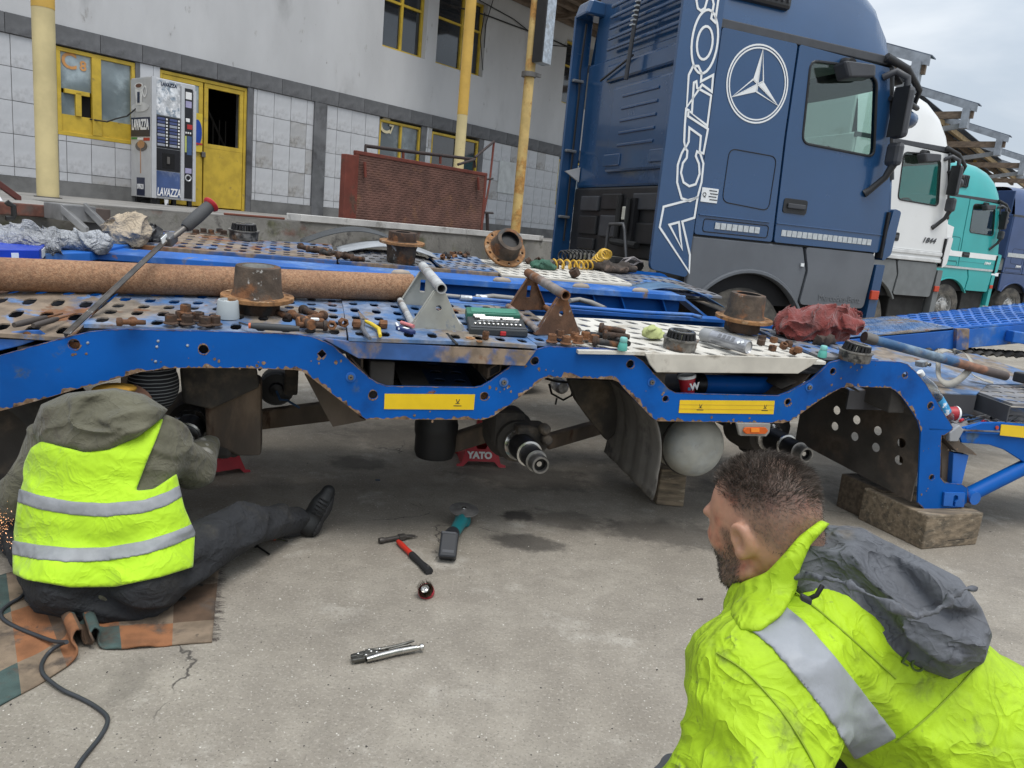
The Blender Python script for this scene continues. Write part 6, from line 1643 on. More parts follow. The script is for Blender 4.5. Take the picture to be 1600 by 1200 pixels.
# ---- wheel hubs
m_hubbody = M('hub_body', (.085, .062, .045), .75, .15, var=.4, vs=14, bump=.4, bs=80, patches=[((.40, .39, .37), 9, .66, .02, .6), (RUSTC, 8, .58, .06, .88), ((.03, .028, .025), 6, .6, .08, .6)])
m_hubflange = M('hub_flange', (.25, .125, .05), .85, var=.35, vs=20, bump=.4, bs=100, patches=[(RUSTD, 9, .58, .06, .9), ((.33, .22, .13), 16, .6, .05, .85)])
def hub(pos, axis, label, s=1.0, top=.155, low=.075, nholes=10, flip=False, white=False):
    t = thing('wheel_hub', label, 'wheel hub', pos, 'dismounted wheel hubs')
    ax = Vector(axis).normalized(); pos = Vector(pos)
    h0, h1 = (low, low + .022)
    q = lambda r, h: (r * s, h * s)
    X0 = Vector((1, 0, 0)) if abs(ax.x) < .8 else Vector((0, 0, 1))
    x = (X0 - ax * X0.dot(ax)).normalized(); y = ax.cross(x)
    ring = lambda r, h, n, ph=0: [pos + ax * h * s + (x * math.cos(2 * math.pi * k / n + ph) + y * math.sin(2 * math.pi * k / n + ph)) * r * s for k in range(n)]
    hl = []
    for k in range(nholes):
        c = pos + ax * h0 * s + (x * math.cos(2 * math.pi * k / nholes) + y * math.sin(2 * math.pi * k / nholes)) * .158 * s
        hl.append([c + (x * math.cos(j * .7854) + y * math.sin(j * .7854)) * .0125 * s for j in range(8)])
    MB().prism(ring(.187, h0, 40), ax * .022 * s, [ring(.10, h0, 24)] + hl).build('flange', m_hubflange, t, bevel=.002)
    MB().lathe([q(.080, h1 + top), q(.088, h1 + top + .004), q(.112, h1 + top), q(.116, h1 + top - .01), q(.122, h1 + .035), q(.135, h1), q(.10, h1 - .002)], pos, ax, 36, False).build('barrel', m_hubbody, t, smooth=40)
    MB().lathe([q(.001, h1 + top - .045), q(.079, h1 + top - .045), q(.080, h1 + top)], pos, ax, 24, False).build('bore', M('pale_grease', (.33, .33, .31), .6, var=.3, vs=20) if white else m_black, t, smooth=40)
    MB().lathe([q(.06, 0), q(.112, 0), q(.116, .01), q(.116, h0 - .006), q(.125, h0)], pos, ax, 32, False).build('rear_barrel', m_rustd, t, smooth=40)
    MB().lathe([q(.001, .02), q(.06, .02), q(.061, 0)], pos, ax, 20, False).build('rear_bore', m_black, t)
    return t
hub(TDP(402, 489, 0), UPD, 'rusty wheel hub standing upright in front of the long pipe', .78, white=True)
hub(TDP(1158, 517, 0), UPD, 'rusty wheel hub standing beside the dark red cloth', .80)
c = TDP(626, 411, .0)
hub(c + UPD * .205, -UPD, 'rusty wheel hub turned flange up on the far deck', .80)
c = TDP(787, 417, .0)
axd = (-_F * .72 + Vector((0, 0, 1)) * .42 + _Rt * .30).normalized()
hub(c + Vector((0, 0, .15)) - axd * .09 + _F * .06, axd, 'orange rusty wheel hub propped on its rim, bore facing the camera', .84, top=.13)
# ---- tapered roller bearings
def bearing(pos, axis, label, s=1.0, tilt=0.0, cup=True):
    t = thing('roller_bearing', label, 'bearing', pos, 'wheel bearings')
    ax = Vector(axis).normalized(); pos = Vector(pos); h = 0
    q = lambda r, z: (r * s, z * s)
    if cup:
        MB().lathe([q(.062, .0), q(.073, .0), q(.075, .006), q(.076, .040), q(.082, .046), q(.082, .052), q(.062, .052), q(.06, .0)], pos, ax, 32, False).build('cup', M('greasy_cup', (.20, .19, .175), .5, .4, var=.4, vs=20, patches=[((.02, .02, .02), 12, .55, .06, .5), ((.17, .10, .06), 14, .62, .05, .8), ((.5, .5, .48), 10, .66, .04, .5)]), t, smooth=40)
        h = .046
    a2 = (ax + _Rt * tilt).normalized()
    p2 = pos + ax * h * s
    co = MB().lathe([q(.042, .0), q(.052, .0), q(.050, .034), q(.057, .036), q(.057, .042), q(.044, .042), q(.042, 0)], p2, a2, 32, False).build('cone', m_steel, t, smooth=35)
    x = (Vector((1, 0, 0)) - a2 * a2.x).normalized(); y = a2.cross(x)
    for k in range(20):
        a = k * .31416; d_ = x * math.cos(a) + y * math.sin(a)
        MB().cyl(p2 + d_ * .061 * s + a2 * .002 * s, p2 + d_ * .056 * s + a2 * .034 * s, .0082 * s, .0070 * s, 8).build('roller', m_black, co, smooth=40)
    MB().lathe([q(.056, .0), q(.0685, -.001), q(.0685, .005), q(.060, .006)], p2, a2, 32, False).build('cage', m_black, co, smooth=40)
    MB().lathe([q(.056, .034), q(.0625, .032), q(.0625, .038), q(.057, .040)], p2, a2, 32, False).build('cage', m_black, co, smooth=40)
    return t
bearing(TDP(1061, 545, -.010), UPD, 'greasy black roller bearing in its cup in front of the spray can', 1.0)
bearing(TDP(1334, 563, .0), UPD, 'open roller bearing with shiny face resting on a rusty ring', .98, tilt=.12)
bearing(TDP(381, 374, .012), UPD, 'small dark roller bearing on the far rusty deck plate', 1.25)
# ---- pipe saddle stands
def stand(A1, A2, B1, apexA, pipeF, pipeN, mat, mat2, label, slot=False):
    t = thing('saddle_stand', label, 'stand', (A1 + A2) / 2, 'triangular saddle stands')
    off = B1 - A1
    upv = UPD
    mid = (A1 + A2) / 2; nrm = (A2 - A1).cross(upv).normalized()
    h = (apexA - mid).dot(upv); e = (A2 - A1).normalized()
    for k, o_ in enumerate((Vector((0, 0, 0)), off)):
        pts = [A1 + o_, A2 + o_, mid + o_ + upv * h + e * .022, mid + o_ + upv * h - e * .022]
        c = mid + o_ + upv * h * .58
        if k == 0: hole = [c + (e * math.cos(j * .5236) + upv * math.sin(j * .5236)) * .0125 for j in range(12)]
        else: hole = [c + e * x + upv * y for x, y in ((-.012, -.03), (.012, -.03), (.012, .03), (-.012, .03))]
        pl = MB().prism(pts, nrm * .006, [hole]).build('end_plate', mat, t, bevel=.0015)
        # folded side flanges
        for (p, q_) in ((pts[0], pts[3]), (pts[1], pts[2])):
            d_ = (q_ - p); inn = (-nrm if False else (off.normalized() if k == 0 else -off.normalized()))
            MB().prism([p, q_, q_ + inn * .022, p + inn * .022], d_.cross(inn).normalized() * .004).build('plate_flange', mat, pl)
    pa = mid + upv * (h + .018) - off.normalized() * .035; pb = mid + off + upv * (h + .018) + off.normalized() * .045
    MB().lathe([(.017, .12), (.017, 0), (.0225, 0), (.0225, (pb - pa).length), (.017, (pb - pa).length), (.017, (pb - pa).length - .1)], pa, pb - pa, 24, False).build('top_pipe', mat2, t, smooth=40)
    MB().cyl(A1 + upv * .018 + e * .012, B1 + upv * .018 + e * .012, .015, n=14).build('foot_pipe', mat2, t, smooth=40)
    MB().cyl(A2 + upv * .018 - e * .012, A2 + off + upv * .018 - e * .012, .015, n=14).build('foot_pipe', mat2, t, smooth=40)
    return t
m_sgrey = M('stand_grey_paint', (.36, .36, .32), .6, var=.15, vs=8, patches=[((.22, .21, .18), 7, .62, .06, .8), ((.5, .5, .48), 12, .68, .03, .6), ((.05, .14, .32), 3.0, .70, .03, .6)])
m_sgrey2 = M('stand_worn_pipe', (.45, .46, .46), .55, .3, var=.25, vs=14, patches=[((.20, .17, .15), 9, .6, .05, .8)])
m_srust = M('stand_rust', (.12, .062, .036), .85, var=.35, vs=9, bump=.25, bs=70, patches=[((.36, .38, .36), 4, .66, .02, .6), (RUSTC, 6, .57, .06, .88)])
m_srust2 = M('stand_rust_pipe', (.23, .20, .185), .7, .2, var=.3, vs=14, patches=[(RUSTC, 5, .53, .06, .88)])
A1, A2 = TDP(640, 514), TDP(723, 518); B1 = TDP(621, 475)
mid = (A1 + A2) / 2
stand(A1, A2, B1, mid + UPD * .168, None, None, m_sgrey, m_sgrey2, 'grey painted triangular stand with round pipe on top beside the socket set')
A1, A2 = TDP(836, 523), TDP(906, 522); B1 = TDP(790, 484)
mid = (A1 + A2) / 2
stand(A1, A2, B1, mid + UPD * .168, None, None, m_srust, m_srust2, 'rusty triangular stand with round pipe on top near the white deck plate')
# ---- nuts and studs
def nut(pos, axis, r=.021, h=.024, mat=None, label='', group='', skirt=True):
    t = thing('wheel_nut', label, 'nut', pos, group)
    ax = Vector(axis).normalized(); pos = Vector(pos)
    mb = MB()
    if skirt: mb.lathe([(r * .55, 0), (r * 1.28, 0), (r * 1.28, .003), (r * 1.0, .007), (r * .55, .007)], pos, ax, 18, False)
    ph = random.uniform(0, 1)
    mb.lathe([(r * .55, .004), (r * .98, .004), (r * 1.0, .006), (r * 1.0, h - .003), (r * .9, h), (r * .60, h), (r * .52, h - .004), (r * .52, .0)], pos, ax, 6, False, phase=ph)
    mb.build('hexagon', mat or m_rust, t)
    MB().lathe([(r * .53, .002), (r * .53, h - .002)], pos, ax, 12, False).build('thread', m_black, t)
    return t
def stud(pos, d, length=.11, r=.0125, mat=None, label='', group=''):
    t = thing('wheel_stud', label, 'bolt', pos, group)
    d = Vector(d).normalized(); pos = Vector(pos)
    hd = MB().lathe([(r * .2, -.012), (r * 1.45, -.010), (r * 1.6, -.004), (r * 1.6, .006), (r * 1.05, .010), (r, .014), (r, length * .35)], pos, d, 16, True).build('head', mat or m_rust, t, smooth=40)
    prof = [(r * .98, length * .35)]
    n = 12
    for k in range(n):
        z = length * (.38 + .58 * k / n); prof += [(r * .98, z), (r * .88, z + length * .58 / n * .5)]
    prof += [(r * .8, length)]
    MB().lathe(prof, pos, d, 12, True).build('thread', mat or m_rustd, t, smooth=40)
    return t
rg = random.Random(21); random.seed(21)
def deckdir(a): return (TU * math.cos(a) + DECKV * math.sin(a)).normalized()
L1 = 'rusty wheel nut in the heap left of the grey plastic cap'
for (x, y, lay) in ((267, 505, 0), (283, 499, 0), (293, 506, 0), (310, 501, 0), (320, 508, 0), (336, 507, 0)):
    nut(TDP(x, y, .002), UPD, label=L1, group='nuts left of the grey cap', mat=m_rustd, r=.0215, h=.034)
nut(TDP(290, 489, .028), UPD, label=L1, group='nuts left of the grey cap', mat=m_rustd, r=.021, h=.034)
L2 = 'short rusty bolt lying alone on the plate near the seam'
stud(TDP(187, 503, .014), deckdir(.15), .085, .010, m_rust, L2, None); nut(TDP(207, 502, .012), deckdir(-1.2), .014, .024, m_rust, 'small rusty nut beside the short bolt near the seam', None)
L3 = 'rusty wheel stud in the heap right of the tall hub'
for k, (x, y, a, w) in enumerate(((430, 487, -.95, .016), (456, 492, -.9, .016), (474, 484, -1.0, .018), (468, 503, .35, .016), (508, 509, 3.2, .016), (505, 493, -2.3, .016), (486, 507, 1.9, .03))):
    stud(TDP(x, y, w), deckdir(a), .10, .0135, m_rust if k % 2 else m_rustd, L3, 'studs right of the tall hub')
L4 = 'rusty nut in the short row beside the yellow pliers'
for k, (x, y, ax_) in enumerate(((518, 507, -TV), (534, 503, -TV + TU * .3), (550, 506, TU), (592, 506, TU))):
    nut(TDP(x, y, .020) , ax_, .020, .034, m_rust, L4, 'nuts beside the pliers', skirt=False)
mb = MB(); c = TDP(492, 499, .030); mb.box(c, (.034, .018, .012), X=deckdir(.1)); tag(mb.build('paint_marker_cap', m_letter, bevel=.004), 'small white plastic cap among the rusty studs', 'cap')
L5 = 'rust brown nut standing in the row in front of the rusty stand'
for (x, y) in ((862, 534), (874, 527), (884, 537), (897, 531), (903, 536), (914, 530), (928, 535)):
    nut(TDP(x, y, .004), UPD, .0205, .034, m_rust, L5, 'nuts before the rusty stand')
L6 = 'dark steel wheel stud in the heap left of the spray can'
for k, (x, y, a, w) in enumerate(((940, 512, -.6, .05), (918, 523, .0, .018), (930, 533, -.5, .018), (956, 528, -1.2, .018), (946, 523, -.2, .034), (972, 526, 2.3, .018))):
    stud(TDP(x, y, w), deckdir(a), .11, .0145, m_black if k % 2 else m_rustd, L6, 'dark studs by the white plate')
L7 = 'brown nut in the pile between spray can and red cloth'
for (x, y, ax_) in ((1188, 540, UPD), (1208, 536, UPD), (1222, 544, UPD + TV * -.6), (1206, 549, UPD), (1228, 537, TU), (1246, 552, UPD), (1237, 548, -TV), (1190, 533, UPD)):
    nut(TDP(x, y, .012), ax_, .0195, .030, m_rustd if x < 1200 else m_rust, L7, 'nuts by the spray can', skirt=False)
L8 = 'old fitting in the rusty chain of bolts on the far deck'
for k in range(8):
    x = 470 + k * 11.5; y = 386 + k * 2.2 + 2 * (k % 2)
    stud(TDP(x, y, .02), deckdir(-.25 + .6 * (k % 3 - 1)), .08, .017, m_rustd, L8, 'bolts in a row on the far deck')
L9 = 'small nut in the heap behind the upturned far hub'
for k in range(9):
    x = 695 + (k % 5) * 9 + rg.uniform(-3, 3); y = 399 + (k // 5) * 4 + rg.uniform(-1, 1)
    nut(TDP(x, y, .012), (rg.uniform(-1, 1), rg.uniform(-1, 1), rg.uniform(0, 1)), .02, .03, m_rust if k % 2 else m_rustd, L9, 'nuts behind the far hub', skirt=False)
L10 = 'brown nut on the far rusty plate left of the small bearing'
for (x, y) in ((306, 366), (318, 364), (330, 366), (343, 364), (350, 367)):
    nut(TDP(x, y, .012), UPD, .022, .032, m_rustd, L10, 'nuts on the far rusty plate')
L11 = 'rust lump in the scrap heap on the far white plate'
for (x, y, s_) in ((822, 410, 1), (838, 408, 1), (868, 418, 1.3), (880, 414, 1.3), (893, 416, 1.4), (901, 432, 1.5)):
    nut(TDP(x, y, .012), (rg.uniform(-1, 1), rg.uniform(-1, 1), .4), .024 * s_, .04 * s_, m_rustd, L11, 'scrap on the far white plate', skirt=False)
# ---- caps, cups and cans
m_gcap = M('grey_plastic_cap', (.36, .40, .42), .45, var=.06)
def capthing(px, py, r0, r1, h, mat, label, w=0.0, name='spray_can_cap', inner=None):
    c = TDP(px, py, w); t = thing(name, label, 'plastic cup', c)
    MB().lathe([(r0 * .9, .0), (r0, .002), (r1, h - .003), (r1 * .93, h), (r1 * .80, h), (r1 * .78, h * .6)], c, UPD, 24, True).build('shell', mat, t, smooth=40)
    MB().lathe([(.0005, h * .86), (r1 * .80, h * .86), (r1 * .81, h)], c, UPD, 20, False).build('inside', inner or mat, t, smooth=40)
    return t
capthing(356, 497, .045, .040, .075, m_gcap, 'grey plastic cup shaped cap next to the tall rusty hub', inner=M('cap_inside', (.6, .61, .6), .5))  # cap of a spray can, shaped like a cup
m_teal = M('teal_plastic', (.10, .42, .36), .35, var=.08)
def tealcap(px, py, label, s=1.0):
    c = TDP(px, py, .0); t = thing('valve_cap', label, 'cap', c)
    MB().lathe([(.020 * s, 0), (.021 * s, .004), (.018 * s, .026 * s), (.014 * s, .034 * s), (.0135 * s, .036 * s)], c, UPD, 18, True).build('base', m_teal, t, smooth=40)
    MB().lathe([(.0145 * s, .034 * s), (.016 * s, .036 * s), (.0155 * s, .050 * s), (.013 * s, .054 * s), (.003 * s, .055 * s)], c, UPD, 18, True).build('lid', M('teal_lid', (.22, .55, .52), .35), t, smooth=40)
tealcap(972, 547, 'small teal plastic cap on the beam beside dark studs', 1.05); tealcap(1284, 558, 'teal topped small bottle cap left of the open bearing', 1.05)
# spray can lying on the white plate
a, b = TDP(1170, 543, .033), TDP(1068, 513, .033)
d_ = (b - a).normalized()
sc = thing('spray_can', 'silver grey spray can lying on the white deck plate', 'spray can', (a + b) / 2 - UPD * .033)
Lc = .265
MB().lathe([(.026, .006), (.029, .0), (.0325, .004), (.0325, Lc - .06)], a, d_, 28, False).build('body', M('can_print_silver', (.36, .37, .40), .3, .5, var=.15, vs=18, patches=[((.50, .51, .53), 8, .58, .03, .35), ((.22, .23, .25), 14, .64, .03, .35)]), sc, smooth=40)
MB().lathe([(.0005, .010), (.020, .008), (.026, .006)], a, d_, 24, False).build('bottom', M('can_bottom', (.62, .62, .62), .35, .3), sc, smooth=40)
MB().lathe([(.0330, Lc - .06), (.0335, Lc - .058), (.0325, Lc - .008), (.028, Lc), (.001, Lc)], a, d_, 28, False).build('cap', M('can_cap_grey', (.30, .31, .32), .45), sc, smooth=40)
sv = d_.cross(UPD).normalized()
if sv.dot(_F) > 0: sv = -sv
nn = (sv * .75 + UPD * .66).normalized(); tt = nn.cross(d_)
for (z, sh) in ((.022, 0), (.040, .007)):
    c = a + d_ * z + nn * .0332 + tt * sh; e1 = d_; e2 = tt
    MB().prism([c + e1 * .010, c + e2 * .010, c - e1 * .010, c - e2 * .010], nn * .0008).build('hazard_print', m_letter, sc)
for z in (.075, .10, .125, .15):
    c = a + d_ * z + nn * .0334; MB().box(c, (.016, .022, .0008), X=d_, Y=tt).build('label_print', M('label_dark', (.16, .165, .18), .4), sc)
# red paper cup in the dip, cup on the lower tray
def papercup(pos, ax, s, label, print_=True):
    t = thing('paper_cup', label, 'cup', pos, 'red paper cups')
    ax = Vector(ax).normalized(); pos = Vector(pos)
    bd = MB().lathe([(.029 * s, 0), (.030 * s, .003), (.041 * s, .098 * s)], pos, ax, 28, False).build('cup_body', M('red_cup_paper', (.38, .018, .03), .45, var=.1), t, smooth=40)
    MB().lathe([(.041 * s, .096 * s), (.044 * s, .096 * s), (.044 * s, .104 * s), (.040 * s, .110 * s), (.036 * s, .109 * s), (.034 * s, .102 * s), (.001, .102 * s)], pos, ax, 28, False).build('lid', m_letter, t, smooth=40)
    MB().lathe([(.001, .0), (.0292 * s, .0), (.0305 * s, .010 * s)], pos, ax, 24, False).build('base_rim', m_letter, t, smooth=40)
    return t, bd
c = TS(1075, 618, .09)
axc = (Vector((0, 0, 1)) - TU * .22).normalized()
t_, bd_ = papercup(c - Vector((0, 0, .006)), axc, .98, 'red paper cup with white lid tucked in the beam recess')
text('lettering', 'W', .045, c + axc * .052 - TV * .0365 + TU * .018, (TU + Vector((0, 0, .2))), axc, m_letter, bd_, offset=.002)
mb = MB(); p_ = c + axc * .04 - TV * .034 - TU * .010; mb.box(p_, (.014, .004, .014), X=TU); mb.build('blue_print', M('print_blue', (.05, .2, .35), .4), bd_)
c = T(2.33, .13, -.29)
t_, bd_ = papercup(c + TU * .0, (TU * 1 + TV * -.22).normalized(), .92, 'red paper cup lying on its side among tools on the tray')
# ---- socket set in its case
ss_ = thing('socket_set', 'open socket set in a dark green case between the two stands', 'tool case', TDP(772, 515))
f = [TDP(726, 494), TDP(810, 497), TDP(824, 528), TDP(733, 524)]
def quad_pt(i, j, w): return f[3].lerp(f[2], i).lerp(f[0].lerp(f[1], i), j) + UPD * w
def slab(name, i0, i1, j0, j1, w0, w1, mat, par, bev=.003):
    mb = MB().prism([quad_pt(i0, j0, w0), quad_pt(i1, j0, w0), quad_pt(i1, j1, w0), quad_pt(i0, j1, w0)], UPD * (w1 - w0)); return mb.build(name, mat, par, bevel=bev)
m_case = M('case_dark', (.03, .034, .036), .5, var=.15); m_caseg = M('case_green', (.03, .15, .10), .5, var=.1)
tray = slab('tray', 0, 1, 0, .62, .002, .032, m_case, ss_, .006)
lid = slab('lid', .0, .97, .66, 1.0, .002, .045, m_caseg, ss_, .006)
slab('lid_inset', .08, .9, .70, .96, .046, .048, M('case_green2', (.05, .22, .15), .5), lid)
slab('rim', .02, .98, .03, .10, .032, .036, m_plastic_d, tray)
for k in range(11):
    p_ = quad_pt(.10 + .078 * k, .15, .033); MB().lathe([(.003, .010), (.006, .012), (.008, .010), (.008, 0)], p_, UPD, 12, True).build('socket', m_steel, ss_, smooth=35)
for k in range(9):
    p_ = quad_pt(.16 + .075 * k, .30, .036); MB().cyl(p_, p_ + (f[1] - f[0]).normalized() * .03 + TV * .02, .006 + .002 * (k % 3), n=10).build('socket', m_steel, ss_, smooth=35)
for (i0, i1, j, r_) in ((.12, .80, .48, .007), (.2, .55, .40, .008), (.6, .9, .41, .006), (.1, .3, .56, .009)):
    MB().cyl(quad_pt(i0, j, .040), quad_pt(i1, j, .040), r_, n=10).build('ratchet_bar', m_steel, ss_, smooth=35)
slab('latch', .52, .62, -.02, .03, .006, .024, M('latch_red', (.45, .02, .02), .4), tray)
nut(TDP(758, 531, .004), UPD, .015, .026, m_rust, 'small rusty nut in front of the socket set latch', None, skirt=False)
nut(TDP(759, 525, .030), UPD, .014, .02, m_rust, 'small nut stacked on another before the socket set', None, skirt=False)
for (x, y, r_, lb) in ((735, 529, .020, 'flat rusty washer left of the stacked nuts'), (749, 534, .013, 'tiny rusty washer in front of the stacked nuts')):
    tag(MB().lathe([(r_ * .35, 0), (r_, 0), (r_, .004), (r_ * .35, .004), (r_ * .35, 0)], TDP(x, y, .004), UPD, 20, False).build('washer', m_rusto, smooth=40), lb, 'washer')
mb = MB(); a, b = TDP(698, 521, .004), TDP(714, 538, .004); mb.box((a + b) / 2, ((b - a).length, .012, .006), X=b - a, Z=UPD); tag(mb.build('steel_strip', m_black, bevel=.001), 'short dark steel strip beside the grey stand', 'strip')
# ---- pliers with yellow and black handles
pl = thing('combination_pliers', 'combination pliers with yellow and dark grey handles lying open', 'pliers', TDP(578, 512))
pj = TDP(568, 502, .016)
tip = TDP(560, 490, .016)
MB().prism([pj + TU * .012, pj - TU * .012, tip - TU * .004, tip + TU * .004], UPD * .012).build('jaw', m_steel, pl, bevel=.002)
MB().cyl(pj - UPD * .004, pj + UPD * .014, .012, n=14).build('pivot', m_steel, pl)
MB().tube([pj + UPD * .004, TDP(566, 512, .014), TDP(570, 520, .012), TDP(578, 529, .012)], [.006, .009, .009, .007], 8).build('grip', M('grip_grey', (.10, .105, .12), .6), pl, smooth=60)
MB().tube([pj + UPD * .004, TDP(580, 506, .016), TDP(592, 514, .014), TDP(594, 525, .012)], [.006, .009, .009, .007], 8).build('grip', M('grip_yellow', (.68, .50, .03), .5), pl, smooth=60)
# ---- small cutters (navy and pink/white handles)
ct = thing('utility_knife', 'small knife with navy and pink handle on the blue plate', 'knife', TDP(632, 515))
a, b = TDP(622, 512, .010), TDP(646, 520, .010); bd = MB().box((a + b) / 2, ((b - a).length, .030, .018), X=b - a, Z=UPD).build('body', M('navy_plastic', (.015, .03, .12), .4), ct, bevel=.005)
MB().box((a + b) / 2 + UPD * .0095, (.030, .014, .002), X=b - a, Z=UPD).build('label', m_letter, bd)
a, b = TDP(627, 504, .018), TDP(646, 510, .018); MB().cyl(a, b, .0085, n=12).build('pink_grip', M('pink_plastic', (.55, .18, .18), .4), ct, smooth=40)
mb = MB(); a, b = TDP(619, 505, .010), TDP(624, 514, .012); mb.box((a + b) / 2, ((b - a).length, .010, .008), X=b - a, Z=UPD); mb.build('blade_holder', m_letter, ct, bevel=.002)
# ---- file with dark grip, screwdrivers at left
fl_ = thing('hand_file', 'flat file with dark grey round grip lying before the studs', 'file', TDP(425, 511))
a, b, c = TDP(392, 509, .014), TDP(468, 514, .014), TDP(373, 505, .010)
MB().tube([a, a.lerp(b, .15), a.lerp(b, .8), b], [.010, .0135, .0135, .010], 12).build('grip', M('grip_dark', (.035, .038, .042), .6), fl_, smooth=60)
MB().cyl(a - (b - a).normalized() * .008, a, .011, n=12).build('collar', M('collar_orange', (.5, .12, .04), .5), fl_)
MB().prism([a - UPD * .004 + TV * .008, a - UPD * .004 - TV * .008, c - TV * .010, c + TV * .010], UPD * .005).build('blade', m_steel, fl_)
for (p, q, r_, lb) in (((22, 508), (72, 496), .0115, 'dark brown wooden handled chisel lying at far left'), ((52, 509), (90, 498), .0105, 'second dark handled chisel beside the far left one')):
    a, b = TDP(*p, -.02), TDP(*q, -.02); t = thing('chisel', lb, 'chisel', a, 'chisels at far left')
    MB().tube([a, a.lerp(b, .2), a.lerp(b, .8), b], [r_ * .8, r_, r_, r_ * .7], 12).build('handle', M('grip_brown', (.055, .045, .04), .6), t, smooth=60)
    e = b + (b - a) * .55; MB().cyl(b, e, r_ * .4, r_ * .3, 8).build('shank', m_rust, t)
# ---- long breaker bar leaning across the pipe
bar = thing('breaker_bar', 'long steel bar with dark grey grip and red end leaning over the pipe', 'breaker bar', TDP(103, 526))
a = TDP(105, 524, -.05); 
d1 = DIST(a)
t1 = AT(262, 376, d1 + .55); t2 = AT(289, 356, d1 + .60); t3 = AT(327, 322, d1 + .68)
t0 = a.lerp(t1, -.0)
dvn = (t1 - a).normalized(); sd = dvn.cross(Vector((0, 0, 1))).normalized(); ud = sd.cross(dvn)
mb = MB()
for (o1, o2, w1, w2) in ((0, .006, .026, .005), (-.011, 0, .005, .020)):
    mb.box((a + t1) / 2 + sd * o1 + ud * o2, ((t1 - a).length, w1, w2), X=dvn, Z=ud)
mb.build('angle_bar', M('bar_steel', (.09, .085, .08), .45, .6, var=.4, vs=10, patches=[((.05, .035, .025), 6, .56, .08, .8), ((.3, .29, .27), 20, .66, .05, .4)]), bar, bevel=.001)
MB().cyl(t1 - dvn * .02, t2, .013, n=12).build('shank', m_oldst, bar, smooth=40)
jn = MB().box(t1 + dvn * .012, (.06, .05, .045), X=dvn, Z=ud).build('joint', MATS['rail_grey'], bar, bevel=.008)
MB().box(t1 - ud * .002 - sd * .0 + _F * -.03, (.045, .004, .032), X=dvn, Z=ud).build('label', m_letter, jn)
MB().tube([t2, t2.lerp(t3, .08), t2.lerp(t3, .5), t2.lerp(t3, .9), t3], [.020, .026, .029, .027, .026], 18).build('grip', M('grip_charcoal', (.055, .057, .06), .7, bump=.2, bs=200), bar, smooth=60)
mb = MB(); g_ = (t3 - t2).normalized(); mb.lathe([(.026, 0), (.034, .004), (.038, .012), (.036, .016), (.001, .018)], t3, g_, 20, False); mb.build('end_cap', M('grip_red', (.42, .02, .03), .5), bar, smooth=40)
# ---- cloth heaps
def heap(name, c, ex, ey, ez, size, label, cat, mat, seed, h=.007, fold=.02, fs=9.0, lumps=4, flat=False):
    """a crumpled cloth: lumps merged and folded"""
    c = V3(c); E = np.array([V3(Vector(ex).normalized()), V3(Vector(ey).normalized()), V3(Vector(ez).normalized())])
    sx, sy, sz = size; rg = random.Random(seed)
    bl = [((0, 0, sz * .45), (sx * .9, sy * .9, sz * .55))]
    for k in range(lumps):
        bl.append(((rg.uniform(-.6, .6) * sx, rg.uniform(-.5, .5) * sy, rg.uniform(.3, .75) * sz), (sx * rg.uniform(.25, .5), sy * rg.uniform(.3, .6), sz * rg.uniform(.3, .55))))
    def fn(P):
        q = (P - c) @ E.T
        d = None
        for (o, r_) in bl:
            e = sd_ell(q, o, r_); d = e if d is None else smin(d, e, .03)
        w = q * fs + fbm(q * fs * .6, seed, 2)[:, None] * 2.2
        rid = np.clip(np.abs(vnoise(w * np.array([1, 1.6, 1.1]), seed + 3)) / .26, 0, 1)
        rid2 = np.clip(np.abs(vnoise(w * 2.1 + 5, seed + 9)) / .26, 0, 1)
        d = d - fold * (.5 - rid ** .8) - fold * .4 * (.5 - rid2 ** .8)
        return np.maximum(d, -q[:, 2] + .001)
    R_x = max(sx, sy, sz) * 1.25 + .05
    lo = np.full(3, 1e9); hi = -lo
    for a in (-1, 1):
        for b in (-1, 1):
            for k in (0, 1):
                p = c + E[0] * a * (sx * 1.15 + fold) + E[1] * b * (sy * 1.15 + fold) + E[2] * (k * (sz * 1.3 + fold * 2) - .02)
                lo = np.minimum(lo, p); hi = np.maximum(hi, p)
    o = soft(name, fn, lo, hi, h, mat, smooth_it=1)
    return tag(o, label, cat)
m_redc = M('red_fleece', (.185, .033, .028), .95, var=.15, vs=10, sheen=.3, bump=.6, crease=14, bdist=.012, patches=[((.12, .03, .026), 4, .6, .1, .95)])
heap('red_cloth', TDP(1272, 528, 0), TU, DECKV, UPD, (.27, .14, .165), 'crumpled dark red fleece cloth heaped on the deck by the hub', 'cloth', m_redc, 4, .006, .055, 9, 7)
m_blackrag = M('black_rag', (.02, .018, .016), .9, var=.3)
heap('dirty_rag', TDP(1288, 541, 0), TU, DECKV, UPD, (.07, .04, .055), 'small dirty black rag in front of the red cloth', 'rag', M('brown_black_rag', (.045, .032, .026), .9, var=.3), 8, .005, .02, 14, 3)
heap('yellow_rag', TDP(1022, 528, 0), TU, DECKV, UPD, (.050, .035, .045), 'crumpled yellow green rag beside the greasy bearing', 'rag', M('lime_rag', (.42, .46, .20), .9, var=.2), 12, .004, .016, 22, 4)
heap('beige_cloth', TDP(196, 384, 0), TU, DECKV, UPD, (.13, .10, .17), 'crumpled beige cloth on the far end of the deck', 'cloth', M('beige_cotton', (.46, .38, .28), .9, var=.12, vs=8, bump=.8, crease=16, bdist=.014), 15, .007, .035, 10, 5)
heap('black_bag', TDP(233, 380, 0), TU, DECKV, UPD, (.08, .08, .10), 'small black plastic bundle right of the beige cloth', 'bag', M('black_film', (.02, .02, .022), .35, var=.3, patches=[((.2, .2, .2), 20, .68, .04, .4)]), 18, .006, .03, 14, 4)
